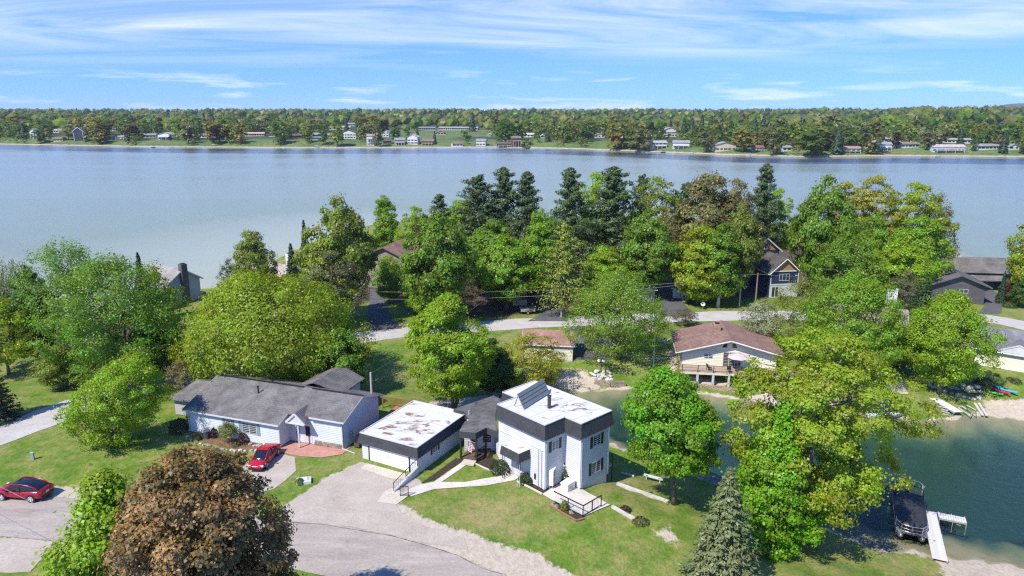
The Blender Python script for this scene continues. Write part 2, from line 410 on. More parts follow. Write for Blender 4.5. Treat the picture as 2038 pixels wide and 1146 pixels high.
def ground_mesh():
    xs = np.concatenate([np.arange(-275, -185, 4.0), np.arange(-185, -62, 2.0), np.arange(-62, 66, 0.55), np.arange(66, 200, 2.0)])
    ys = np.concatenate([np.arange(24, 97, 0.55), np.arange(97, 135, 1.1), np.arange(135, 262, 2.0), np.arange(262, 360, 5.0)])
    X, Y = np.meshgrid(xs, ys); Z = height(X, Y)
    dw = np.minimum(sdist(lag, X, Y), sdist(lake, X, Y))
    nx, ny = len(xs), len(ys)
    me = bpy.data.meshes.new('ground')
    me.vertices.add(nx * ny); me.vertices.foreach_set('co', np.stack([X, Y, Z], -1).ravel())
    idx = np.arange(nx * ny).reshape(ny, nx)
    q = np.stack([idx[:-1, :-1], idx[:-1, 1:], idx[1:, 1:], idx[1:, :-1]], -1).reshape(-1, 4)
    me.loops.add(q.size); me.loops.foreach_set('vertex_index', q.ravel())
    me.polygons.add(len(q)); me.polygons.foreach_set('loop_start', np.arange(0, q.size, 4)); me.polygons.foreach_set('use_smooth', np.ones(len(q), bool))
    me.update()
    def attr(name, arr):
        a = me.attributes.new(name, 'FLOAT', 'POINT'); a.data.foreach_set('value', arr.ravel().astype(np.float32))
    def field(polys, near, far):
        s = np.full(X.shape, 9.0)
        for p in polys: s = np.minimum(s, sdist(np.array([T(*q)[:2] for q in p]), X, Y))
        return np.clip(-s / far, -1, 1)
    attr('sand', np.maximum(field(SANDS, 0, 1.6), np.clip((0.55 - dw) / 1.6, -1, 1)))
    attr('litter', field(LITTER, 0, 6.0))
    o = bpy.data.objects.new('ground', me); COL.objects.link(o); o['kind'] = 'structure'
    m, nt, b = new_mat('lawn_and_soil'); me.materials.append(m)
    geo = N(nt, 'ShaderNodeNewGeometry').outputs['Position']
    sep = N(nt, 'ShaderNodeSeparateXYZ'); nt.links.new(geo, sep.inputs[0])
    A = lambda n: N(nt, 'ShaderNodeAttribute', attribute_name=n).outputs['Fac']
    nb = noise(nt, geo, 0.09, 4, 0.6); nm = noise(nt, geo, 0.5, 5, 0.65); nf = noise(nt, mapping(nt, geo, (1, .6, 1)), 3.2, 5, 0.75)
    g1 = ramp(nt, nm, [(0.30, (0.075, 0.16, 0.016)), (0.50, (0.135, 0.205, 0.028)), (0.70, (0.23, 0.235, 0.06))])
    dry = ramp(nt, mathn(nt, 'ADD', mathn(nt, 'MULTIPLY', nb, 0.7), mathn(nt, 'MULTIPLY', nm, 0.35)), [(0.48, 0.0), (0.70, 0.9)])
    g = mixc(nt, dry, g1, (0.29, 0.25, 0.105))
    fine = ramp(nt, nf, [(0.25, 0.62), (0.75, 1.36)])
    g = mixc(nt, 1.0, g, fine, 'MULTIPLY'); g = mixc(nt, 1.0, g, ramp(nt, noise(nt, geo, 11.0, 3, .7), [(0.3, 0.70), (0.7, 1.30)]), 'MULTIPLY')
    lit = ramp(nt, nf, [(0.3, (0.05, 0.035, 0.022)), (0.6, (0.12, 0.085, 0.055)), (0.8, (0.17, 0.13, 0.09))])
    lf = ramp(nt, mathn(nt, 'ADD', A('litter'), mathn(nt, 'MULTIPLY', mathn(nt, 'SUBTRACT', nm, 0.5), 1.3)), [(0.0, 0.0), (0.25, 1.0)])
    c = mixc(nt, lf, g, lit)
    snd = ramp(nt, nf, [(0.25, (0.33, 0.27, 0.20)), (0.55, (0.50, 0.43, 0.34)), (0.8, (0.60, 0.54, 0.46))])
    sf = ramp(nt, mathn(nt, 'ADD', A('sand'), mathn(nt, 'MULTIPLY', mathn(nt, 'SUBTRACT', mathn(nt, 'ADD', mathn(nt, 'MULTIPLY', nm, .6), mathn(nt, 'MULTIPLY', nf, .5)), 0.55), 1.7)), [(-0.0, 0.0), (0.22, 1.0)])
    c = mixc(nt, sf, c, snd)
    # below the water line: sand, weed, silt; depth darkening stands in for absorbed light
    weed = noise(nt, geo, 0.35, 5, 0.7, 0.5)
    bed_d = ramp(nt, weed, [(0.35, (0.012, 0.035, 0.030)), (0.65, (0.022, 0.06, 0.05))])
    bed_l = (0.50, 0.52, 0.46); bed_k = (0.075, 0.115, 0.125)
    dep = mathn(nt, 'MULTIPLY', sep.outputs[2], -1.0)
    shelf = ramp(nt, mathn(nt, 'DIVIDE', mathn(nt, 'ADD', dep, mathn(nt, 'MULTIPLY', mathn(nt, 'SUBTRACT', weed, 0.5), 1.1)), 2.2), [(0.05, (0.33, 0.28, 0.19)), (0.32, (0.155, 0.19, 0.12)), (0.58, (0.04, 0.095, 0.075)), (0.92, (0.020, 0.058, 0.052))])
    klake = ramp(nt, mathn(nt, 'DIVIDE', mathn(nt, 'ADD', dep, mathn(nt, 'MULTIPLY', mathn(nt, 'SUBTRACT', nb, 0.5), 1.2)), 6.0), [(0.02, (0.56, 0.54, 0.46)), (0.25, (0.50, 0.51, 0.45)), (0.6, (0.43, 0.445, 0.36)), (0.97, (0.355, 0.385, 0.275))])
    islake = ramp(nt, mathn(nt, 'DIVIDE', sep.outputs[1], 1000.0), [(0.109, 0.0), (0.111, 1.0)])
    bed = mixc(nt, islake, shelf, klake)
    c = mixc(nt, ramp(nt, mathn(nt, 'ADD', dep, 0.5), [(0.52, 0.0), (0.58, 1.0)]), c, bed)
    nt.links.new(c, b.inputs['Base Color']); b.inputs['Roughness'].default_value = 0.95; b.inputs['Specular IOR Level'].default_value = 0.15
    bn = N(nt, 'ShaderNodeBump', inp={'Strength': 0.7, 'Distance': 0.12}); nt.links.new(nf, bn.inputs['Height']); nt.links.new(bn.outputs[0], b.inputs['Normal'])
    return o
ground_mesh()

def hills_mesh():
    az = np.linspace(-1.15, 1.15, 330)
    dd = np.concatenate([np.linspace(-8, 40, 22), np.geomspace(46, 9000, 60)])
    faz = lk_f[:, 0] / lk_f[:, 1]; sh = np.interp(az, faz, lk_f[:, 1])
    Y = sh[None, :] + dd[:, None]; X = az[None, :] * Y; Z = far_height(X, Y)
    ny, nx = X.shape
    me = bpy.data.meshes.new('hills'); me.vertices.add(nx * ny); me.vertices.foreach_set('co', np.stack([X, Y, Z], -1).ravel())
    idx = np.arange(nx * ny).reshape(ny, nx); q = np.stack([idx[:-1, :-1], idx[:-1, 1:], idx[1:, 1:], idx[1:, :-1]], -1).reshape(-1, 4)
    me.loops.add(q.size); me.loops.foreach_set('vertex_index', q.ravel()); me.polygons.add(len(q)); me.polygons.foreach_set('loop_start', np.arange(0, q.size, 4))
    me.polygons.foreach_set('use_smooth', np.ones(len(q), bool)); me.update()
    wood = np.tile(np.clip((dd[:, None] - 75) / 30, 0, 1), (1, nx))
    for fx, fy, fr in ((830, 268, 120), (900, 264, 130), (300, 284, 40)):
        p = TF(fx, fy); sc = FPX / proj(p)[2]; wood = np.minimum(wood, np.clip((np.maximum(np.abs(X - p.x) / (fr / sc * .6), np.abs(Y - p.y) / 80) - 1) * 3, 0, 1))
    at = me.attributes.new('wood', 'FLOAT', 'POINT'); at.data.foreach_set('value', wood.ravel().astype(np.float32))
    o = bpy.data.objects.new('hills', me); COL.objects.link(o); o['kind'] = 'structure'
    m, nt, b = new_mat('far_meadow_and_wood'); me.materials.append(m)
    geo = N(nt, 'ShaderNodeNewGeometry').outputs['Position']; sep = N(nt, 'ShaderNodeSeparateXYZ'); nt.links.new(geo, sep.inputs[0])
    n1 = noise(nt, geo, 0.02, 5, 0.65); n2 = noise(nt, geo, 0.3, 4, 0.7)
    g = ramp(nt, n1, [(0.35, (0.07, 0.12, 0.025)), (0.55, (0.11, 0.165, 0.04)), (0.7, (0.16, 0.16, 0.06))])
    g = mixc(nt, 1.0, g, ramp(nt, n2, [(0.3, 0.6), (0.7, 1.3)]), 'MULTIPLY')
    g = mixc(nt, N(nt, 'ShaderNodeAttribute', attribute_name='wood').outputs['Fac'], g, ramp(nt, n2, [(0.3, (0.025, 0.042, 0.012)), (0.7, (0.05, 0.075, 0.02))]))
    g = mixc(nt, ramp(nt, mathn(nt, 'ADD', mathn(nt, 'DIVIDE', sep.outputs[2], 4.0), mathn(nt, 'MULTIPLY', mathn(nt, 'SUBTRACT', n2, .5), .6)), [(0.10, 0.0), (0.22, 1.0)]), (0.42, 0.36, 0.27), g)
    nt.links.new(g, b.inputs['Base Color']); b.inputs['Roughness'].default_value = 1.0
hills_mesh()

def water():
    m = bpy.data.materials.new('lake_water'); m.use_nodes = True; nt = m.node_tree; nt.nodes.clear()
    geo = N(nt, 'ShaderNodeNewGeometry').outputs['Position']
    w1 = noise(nt, mapping(nt, geo, (0.55, 1.0, 1), (0, 0, R(18))), 1.5, 4, 0.6, 0.4)
    w2 = noise(nt, mapping(nt, geo, (0.06, 0.16, 1), (0, 0, R(-8))), 1.0, 4, 0.6)
    w3 = noise(nt, mapping(nt, geo, (0.9, 0.34, 1), (0, 0, R(8))), 1.0, 3, .6)
    hgt = mathn(nt, 'ADD', mathn(nt, 'ADD', w1, mathn(nt, 'MULTIPLY', w3, 1.2)), mathn(nt, 'MULTIPLY', w2, 1.4))
    bn = N(nt, 'ShaderNodeBump', inp={'Strength': 0.45, 'Distance': 0.14}); nt.links.new(hgt, bn.inputs['Height'])
    gl = N(nt, 'ShaderNodeBsdfGlossy', inp={'Color': (1.0, 0.97, 0.87, 1)}); nt.links.new(bn.outputs[0], gl.inputs['Normal'])
    # wind lanes: rougher and calmer streaks
    lanes = noise(nt, mapping(nt, geo, (0.004, 0.018, 1), (0, 0, R(6))), 1.0, 4, 0.6)
    nt.links.new(ramp(nt, lanes, [(0.35, 0.18), (0.65, 0.34)]), gl.inputs['Roughness'])
    tr = N(nt, 'ShaderNodeBsdfTransparent', inp={'Color': (0.88, 0.93, 0.88, 1)})
    fr = N(nt, 'ShaderNodeFresnel', inp={'IOR': 1.33}); nt.links.new(bn.outputs[0], fr.inputs['Normal'])
    mx = N(nt, 'ShaderNodeMixShader'); nt.links.new(mathn(nt, 'MULTIPLY', fr.outputs[0], 1.0, True), mx.inputs[0]); nt.links.new(tr.outputs[0], mx.inputs[1]); nt.links.new(gl.outputs[0], mx.inputs[2])
    o = N(nt, 'ShaderNodeOutputMaterial'); nt.links.new(mx.outputs[0], o.inputs[0])
    me = bpy.data.meshes.new('lake'); me.from_pydata([(-1500, 20, 0), (1500, 20, 0), (1500, 1300, 0), (-1500, 1300, 0)], [], [(0, 1, 2, 3)]); me.materials.append(m)
    ob = bpy.data.objects.new('lake_water', me); COL.objects.link(ob); ob['kind'] = 'structure'
    mb, nt, b = new_mat('deep_lake_bed'); b.inputs['Base Color'].default_value = (0.355, 0.385, 0.275, 1); b.inputs['Roughness'].default_value = 1
    me = bpy.data.meshes.new('lake_bed'); me.from_pydata([(-1500, 20, -6.04), (1500, 20, -6.04), (1500, 1300, -6.04), (-1500, 1300, -6.04)], [], [(0, 1, 2, 3)]); me.materials.append(mb)
    ob = bpy.data.objects.new('lake_bed', me); COL.objects.link(ob); ob['kind'] = 'structure'
water()

def mat_asphalt(name, a, b2, crack=0.5, streak=(1, 1, 1), rz=0):
    m, nt, b = new_mat(name)
    geo = N(nt, 'ShaderNodeNewGeometry').outputs['Position']
    n1 = noise(nt, mapping(nt, geo, streak, (0, 0, rz)), 0.5, 5, 0.65); n2 = noise(nt, geo, 6.0, 4, 0.75)
    c = mixc(nt, ramp(nt, n1, [(0.3, 0.0), (0.7, 1.0)]), a, b2)
    c = mixc(nt, 1.0, c, ramp(nt, n2, [(0.3, 0.78), (0.7, 1.2)]), 'MULTIPLY')
    vo = N(nt, 'ShaderNodeTexVoronoi', feature='DISTANCE_TO_EDGE', inp={'Scale': 0.22}); nt.links.new(mapping(nt, geo, (1, 1, 1)), vo.inputs['Vector'])
    wob = noise(nt, geo, 1.1, 4)
    ck = ramp(nt, mathn(nt, 'ADD', vo.outputs['Distance'], mathn(nt, 'MULTIPLY', mathn(nt, 'SUBTRACT', wob, 0.5), 0.16)), [(0.0, crack), (0.012, 0.0)])
    c = mixc(nt, ck, c, (0.06, 0.058, 0.055))
    nt.links.new(c, b.inputs['Base Color']); b.inputs['Roughness'].default_value = 0.95; b.inputs['Specular IOR Level'].default_value = 0.2
    bn = N(nt, 'ShaderNodeBump', inp={'Strength': 0.3, 'Distance': 0.03}); nt.links.new(n2, bn.inputs['Height']); nt.links.new(bn.outputs[0], b.inputs['Normal'])
    return m
OLDROAD = mat_asphalt('old_grey_asphalt', (0.29, 0.252, 0.217), (0.42, 0.367, 0.318), 0.10, (0.4, 2.2, 1), R(12))
PALEROAD = mat_asphalt('pale_worn_road', (0.40, 0.375, 0.35), (0.50, 0.47, 0.445), 0.08)
DRIVEMAT = mat_asphalt('driveway_gravel', (0.37, 0.317, 0.262), (0.475, 0.415, 0.35), 0.06)
NEWTAR = mat_asphalt('dark_driveway', (0.085, 0.085, 0.092), (0.13, 0.13, 0.135), 0.0)
SLAB = mat_asphalt('light_concrete', (0.55, 0.50, 0.44), (0.64, 0.59, 0.53), 0.12)
BEIGE = mat_asphalt('beige_concrete', (0.50, 0.44, 0.35), (0.58, 0.52, 0.43), 0.1)
MULCH = mat('bark_mulch', (0.055, 0.038, 0.03), 1.0, 0.4, 4.0, 0.9, 9)
PINK = mat('pink_pavers', (0.46, 0.235, 0.19), 0.9, 0.16, 2.5, 0.3, 8)

drape('front_road', tpoly([(-140,1000),(0,994),(110,991),(250,1001),(420,1021),(575,1041),(700,1053),(850,1086),(960,1131),(1010,1148),(1120,1215),(800,1215),(700,1160),(560,1133),(400,1116),(200,1086),(0,1069),(-140,1066)]), OLDROAD, 0.045, 1.0, 0.06)
drape('driveway', tpoly([(716,922),(835,955),(845,973),(800,990),(786,1003),(800,1022),(850,1050),(925,1073),(930,1096),(850,1084),(700,1051),(575,1039),(563,1012),(640,962),(690,934)]), DRIVEMAT, 0.03, 1.0, 0.10)
drape('garage_apron', tpoly([z1(175,712),z1(450,785),z1(440,815),z1(350,820),z1(130,745)]), BEIGE, 0.055, 0.8)
drape('ramp_pavement', tpoly([z1(345,885),z1(470,930),z1(380,995),z1(250,975),z1(290,905)]), BEIGE, 0.052, 0.8, 0.05)
drape('side_driveway', tpoly([(-60,1072),(40,1074),(110,1082),(90,1112),(60,1140),(-60,1140)]), DRIVEMAT, 0.03, 1.0, 0.1)
drape('parking_pad', tpoly([(553,903),(588,911),(587,940),(545,977),(500,985),(440,950),(470,925)]), DRIVEMAT, 0.035, 0.9, 0.09)
drape('pink_paver_patio', tpoly([(553,893),(578,880),(600,872),(612,868),(655,880),(690,886),(700,890),(682,905),(640,914),(600,910),(556,903)]), PINK, 0.05, 0.8)
drape('tar_seam', [Vector(v) for v in (lambda L: [(p.x, p.y, 0) for p in L] + [(p.x + .03, p.y - .09, 0) for p in L[::-1]])(tpoly([(575,1042),(640,1047),(700,1054),(780,1068),(850,1087),(910,1109),(960,1132),(1000,1147)]))], mat('tar', (0.15, 0.135, 0.128), .9, .4, 3), 0.06, 0.5, 0.035, seg=.4)
ring = [(-300,1000),(-120,915),(0,866),(80,836),(160,806),(260,780),(400,745),(560,708),(700,676),(820,660),(960,650),(1140,640),(1340,632),(1480,629),(1700,628),(1880,629),(1960,634),(2038,648),(2200,690),(2400,760)]
def ribbon(name, pts, w, m, off=0.04):
    c = [Vector(T(*p)[:2]) for p in pts]; L = []; Rr = []
    fine = []
    for i in range(len(c) - 1):
        k = max(2, int((c[i + 1] - c[i]).length / 2.0))
        p0 = c[max(i - 1, 0)]; p3 = c[min(i + 2, len(c) - 1)]
        for j in range(k):
            t = j / k
            fine.append(0.5 * ((2 * c[i]) + (c[i + 1] - p0) * t + (2 * p0 - 5 * c[i] + 4 * c[i + 1] - p3) * t * t + (-p0 + 3 * c[i] - 3 * c[i + 1] + p3) * t ** 3))
    fine.append(c[-1])
    for i, p in enumerate(fine):
        d = (fine[min(i + 1, len(fine) - 1)] - fine[max(i - 1, 0)]).normalized(); nn = Vector((-d.y, d.x))
        L.append(p + nn * (w / 2 + rnd.uniform(-.08, .08))); Rr.append(p - nn * (w / 2 + rnd.uniform(-.08, .08)))
    return drape(name, L + Rr[::-1], m, off, 1.5, 0, seg=50)
ribbon('lane', ring, 5.8, PALEROAD)
drape('driveway_dark', tpoly([(712,661),(800,655),(778,632),(768,604),(764,578),(737,575),(735,605),(730,640)]), NEWTAR, 0.05, 1.2, 0.08)
drape('driveway_dark', tpoly([(1062,592),(1106,594),(1128,628),(1132,640),(1050,640),(1076,626)]), NEWTAR, 0.05, 1.2, 0.08)
drape('driveway_dark', tpoly([(1306,585),(1345,582),(1372,618),(1376,630),(1312,632),(1318,610)]), NEWTAR, 0.05, 1.2, 0.08)
drape('driveway_dark', tpoly([(1938,578),(1962,570),(1985,584),(1996,605),(1993,624),(1946,626),(1962,604),(1956,590)]), NEWTAR, 0.05, 1.2, 0.06)
drape('driveway_dark', tpoly([(1095,668),(1135,652),(1160,650),(1180,670),(1235,690),(1235,715),(1140,722),(1150,690)]), NEWTAR, 0.05, 1.2, 0.08)

# front walks, planting beds and slab of the white house
drape('front_walk', tpoly([z1(858,678),z1(882,702),z1(690,842),z1(860,836),z1(1000,812),z1(1090,800),z1(1140,745),z1(1215,748),z1(1245,790),z1(1195,830),z1(1000,860),z1(800,876),z1(640,886),z1(560,915),z1(480,942),z1(420,910),z1(540,852),z1(640,835)]), SLAB, 0.05, 0.8)
drape('mulch_bed', tpoly([z1(548,846),z1(790,672),z1(850,680),z1(640,828)]), MULCH, 0.03, 0.8, 0.03)
drape('mulch_bed', tpoly([z1(900,690),z1(1010,640),z1(1110,720),z1(1130,745),z1(1085,782)]), MULCH, 0.035, 0.8, 0.03)
drape('mulch_bed', tpoly([z1(1215,828),z1(1330,805),z1(1440,888),z1(1385,925)]), MULCH, 0.035, 0.8, 0.03)
drape('mulch_bed', tpoly([(1091,1003),(1107,1003),(1162,1032),(1160,1037),(1146,1038),(1117,1022)]), MULCH, 0.035, 0.6, 0.02)
drape('patio_slab', tpoly([(1079,987),(1130,958),(1214,1007),(1161,1033),(1106,1002)]), SLAB, 0.10, 0.8)
drape('mulch_bed', tpoly([(372,872),(390,862),(440,868),(500,880),(548,884),(556,890),(500,898),(440,890)]), mat('red_mulch', (0.20, 0.11, 0.06), 1.0, 0.4, 3.0, 0.6, 8), 0.035, 0.8, 0.08)
drape('garden_path', tpoly([(1232,710),(1260,712),(1300,716),(1330,715),(1330,712),(1300,713),(1262,709),(1234,707)]), BEIGE, 0.04, 0.8)

# ------------------------------------------------------------------ trees
def quads_mesh(name, C, Nn, size, asp, tone, rng, m, along=None, extra=None, extra_tone=None):
    """one leaf-sized four-cornered face for every centre C, facing about Nn; along: preferred long direction"""
    n = len(C)
    Nn = Nn / (np.linalg.norm(Nn, axis=1, keepdims=True) + 1e-9)
    t = rng.normal(size=(n, 3)) if along is None else along + 0.25 * rng.normal(size=(n, 3))
    t -= Nn * np.sum(t * Nn, 1, keepdims=True); t /= (np.linalg.norm(t, axis=1, keepdims=True) + 1e-9)
    b = np.cross(Nn, t)
    s = (np.asarray(size) * np.ones(n))[:, None]; a = (np.asarray(asp) * np.ones(n))[:, None]
    fold = Nn * s * 0.16
    V = np.stack([C - t * s * .5, C - b * s * a * .5 + t * s * .04 - fold, C + t * s * .5, C + b * s * a * .5 + t * s * .04 - fold], 1).reshape(-1, 3)
    if extra is not None: V = np.concatenate([V, extra.reshape(-1, 3)]); tone = np.concatenate([tone, extra_tone]); n = len(tone)
    me = bpy.data.meshes.new(name)
    me.vertices.add(4 * n); me.vertices.foreach_set('co', V.ravel())
    me.loops.add(4 * n); me.loops.foreach_set('vertex_index', np.arange(4 * n))
    me.polygons.add(n); me.polygons.foreach_set('loop_start', np.arange(0, 4 * n, 4))
    me.update()
    at = me.attributes.new('tone', 'FLOAT', 'FACE'); at.data.foreach_set('value', np.clip(tone, 0, 1).astype(np.float32))
    me.materials.append(m); return me
DENSE, FINE = 1.62, .78
PROFILES = {
 'broad': lambda t: np.clip(1 - np.abs(np.clip((t - .42) / .58, -1, 1)) ** 3.0, 0, 1) ** .55,
 'round': lambda t: np.sqrt(np.clip(1 - (2 * t - 1) ** 2, 0, 1)),
 'dome':  lambda t: np.sqrt(np.clip(1 - np.clip((t - .32) / .68, -1, 1) ** 2, 0, 1)) * np.where(t < .32, .62 + .38 * np.sqrt(np.clip(t / .32, 0, 1)), 1),
 'oval':  lambda t: np.sin(np.pi * np.clip(t, 0, 1) ** .85) ** .62,
 'pyramid': lambda t: np.clip(1 - t, 0, 1) ** .75 * np.clip(.55 + t * 3.0, 0, 1) * 1.04,
 'vase':  lambda t: (.35 + .65 * np.clip(t / .62, 0, 1)) * np.sqrt(np.clip(1 - np.clip((t - .62) / .38, 0, 1) ** 2, 0, 1)),
 'column': lambda t: np.sqrt(np.clip(1 - (2 * t - 1) ** 4, 0, 1)) * (1 - .35 * t),
}
def limb_pts(a, b, rng, sag=0.0, n=4, wob=.06):
    a = np.array(a, float); b = np.array(b, float); L = np.linalg.norm(b - a); out = []
    for i in range(n + 1):
        t = i / n; p = a + (b - a) * t
        p = p + rng.normal(size=3) * L * wob * math.sin(math.pi * t); p[2] += sag * L * math.sin(math.pi * t)
        out.append(p)
    return out
def deciduous(name, seed, h, r, base, prof='round', clumps=130, per=90, leaf=.30, cr=.19, flat=.72, inner=.25, trunk_r=None, fork=0, twigs=True, up=.35, out=.9, lean=(0, 0), feather=0.0, squash=1.0, lump=.16, droop=0.0, m=None):
    """returns (trunk mesh, crown mesh); the trunk's foot is at the origin"""
    rng = np.random.default_rng(seed); per = int(per * DENSE); leaf = leaf * FINE; inner = min(.45, inner + .08)
    fn = PROFILES[prof]; ch = h - base; cr = cr * 1.1
    # leafy twig groups spread through the crown
    t = rng.uniform(0.0, 1.0, clumps * 4); w = fn(t); keep = rng.uniform(0, 1, len(t)) < (w / w.max()) ** 1.0
    t = t[keep][:clumps]; k = len(t)
    ang = (np.arange(k) * 2.39996 + rng.normal(0, .5, k))
    rr = np.where(rng.uniform(0, 1, k) < inner, rng.uniform(.15, .7, k), rng.uniform(.74, .98, k))
    lumps = 1 + lump * np.sin(ang * 2 + seed) * np.cos(t * 7 + seed * 1.7) + lump * .8 * np.sin(ang * 3.1 + t * 9 + seed * .3)
    crr = cr * r * rng.uniform(.7, 1.35, k)
    rad = (fn(t) * r * lumps - crr * .55).clip(.05 * r) * rr
    C = np.stack([np.cos(ang) * rad, np.sin(ang) * rad * squash, base + t * ch * (1 - .5 * cr * r / ch)], 1)
    lx = (C[:, 2] / h) ** 1.3
    C[:, 0] += lean[0] * lx; C[:, 1] += lean[1] * lx
    axis = np.array([lean[0] * .6, lean[1] * .6, base + ch * .42])
    per_k = np.maximum(8, (per * (crr / (cr * r)) ** 1.5).astype(int))
    idx = np.repeat(np.arange(k), per_k); n = len(idx)
    D = rng.normal(size=(n, 3)); D /= np.linalg.norm(D, axis=1, keepdims=True)
    O = C - axis; O /= (np.linalg.norm(O, axis=1, keepdims=True) + 1e-6)
    flip = (np.sum(D * O[idx], 1) < -.25) & (rng.uniform(0, 1, n) < .75); D[flip] *= -1
    dist = crr[idx] * rng.uniform(.25, 1.0, n) ** .6 * np.where(rng.uniform(0, 1, n) < .28, rng.uniform(1.0, 1.75, n), 1.0)
    Q = C[idx] + D * dist[:, None] * np.array([1, 1, flat])
    if feather: Q += (O[idx] * .7 + np.array([0, 0, .6])) * (rng.uniform(0, 1, n) ** 2 * crr[idx] * feather)[:, None]
    if droop: Q[:, 2] -= droop * (dist ** 2) / (crr[idx] + 1e-6)
    NN = D * out + O[idx] * .5 + np.array([0, 0, up]) + rng.normal(size=(n, 3)) * .55
    tone = .5 + .20 * rng.normal(size=k)[idx] + .16 * rng.normal(size=n)
    crown = quads_mesh('crown', Q, NN, leaf * rng.uniform(.55, 1.45, n), .72, tone, rng, m or LEAF)
    mb = MB(); tr = trunk_r or h * .018
    top = np.array([lean[0] * .45, lean[1] * .45, base + ch * .45])
    if fork:
        hubs = []
        for f in range(fork):
            a = 2 * math.pi * f / fork + seed; e = top + np.array([math.cos(a) * r * .35, math.sin(a) * r * .35, 0])
            pts = limb_pts((math.cos(a) * tr * .5, math.sin(a) * tr * .5, -.15), e, rng, 0, 5, .04); mb.tube(pts, [tr * (1 - .7 * i / 5) for i in range(6)], 7); hubs.append(pts)
    else:
        tops = np.array([lean[0] * .8, lean[1] * .8, base + ch * .8])
        pts = limb_pts((0, 0, -.15), tops, rng, 0, 7, .025); mb.tube(pts, [tr * 1.35] + [tr * (1 - .85 * i / 7) for i in range(1, 8)], 8); hubs = [pts]
    if twigs:
        for i in rng.permutation(k)[:min(k, 46)]:
            hp = hubs[i % len(hubs)]
            cand = [p for p in hp if p[2] < C[i][2] - .05 * ch and p[2] > base * .55]
            s = cand[-1] if cand else hp[len(hp) // 2]
            L = np.linalg.norm(C[i] - s); rb = max(.02, min(tr * .42, L * .016))
            mb.tube(limb_pts(s, C[i], rng, .08, 3, .05), [rb, rb * .7, rb * .45, rb * .2], 4, False)
    tm = mb_mesh(mb, 'trunk', BARK)
    return tm, crown
def mb_mesh(mb, name, m, smooth=True):
    me = bpy.data.meshes.new(name); me.from_pydata([tuple(map(float, q)) for q in mb.v], [], mb.f)
    if smooth: me.polygons.foreach_set('use_smooth', [True] * len(me.polygons))
    me.materials.append(m); return me
def spruce(name, seed, h, r, levels=34, nb=13, per=26, leaf=.30, sparse=0.0, droop=.22, base=.3, power=.85):
    rng = np.random.default_rng(seed); mb = MB(); mb.tube([(0, 0, -.1), (0, 0, h * .5), (0, 0, h * .97)], [h * .016, h * .009, .02], 7)
    Q = []; NN = []; AL = []; TO = []
    for i in range(levels):
        t = i / (levels - 1); z = base + (h - base) * t
        L0 = r * (1 - t) ** power * (1 if t > .06 else .85) + .12
        k = max(4, int(nb * (.45 + .55 * (1 - t))))
        a0 = rng.uniform(0, 6.28)
        for j in range(k):
            if rng.uniform() < sparse: continue
            a = a0 + 2 * math.pi * j / k + rng.normal(0, .16); L = L0 * rng.uniform(.72, 1.12)
            d = np.array([math.cos(a), math.sin(a), 0]); side = np.array([-d[1], d[0], 0])
            n = max(4, int(per * (.25 + .75 * L / r))); s = rng.uniform(.12, 1, n) ** .7
            zz = z - droop * L * s ** 1.2 * (1.1 - t) + .10 * L * np.clip(s - .75, 0, 1) * 2 + rng.normal(0, .05, n)
            wd = (.34 * (1 - s) + .12) * L * .85
            off = rng.uniform(-1, 1, n) * wd
            p = d[None] * (s * L)[:, None] + side[None] * off[:, None]; p[:, 2] = zz - np.abs(off) * .18
            Q.append(p); NN.append(np.array([0, 0, .9]) + d[None] * .55 + rng.normal(size=(n, 3)) * .34)
            AL.append(d[None] + side[None] * (np.sign(off) * .7)[:, None] + np.array([0, 0, -.18])); TO.append(np.full(n, .5 + .12 * rng.normal()) + .28 * (s - .6) + .1 * rng.normal(size=n))
            if L > r * .55: mb.tube([(0, 0, z), tuple(d * L * .5 + np.array([0, 0, z - droop * L * .35])), tuple(d * L * .9 + np.array([0, 0, z - droop * L * .8]))], [.035, .025, .01], 3, False)
    Q = np.concatenate(Q); me = quads_mesh('crown', Q, np.concatenate(NN), leaf * rng.uniform(.7, 1.3, len(Q)), .42, np.concatenate(TO), rng, NEEDLE, np.concatenate(AL))
    return mb_mesh(mb, 'trunk', BARK), me
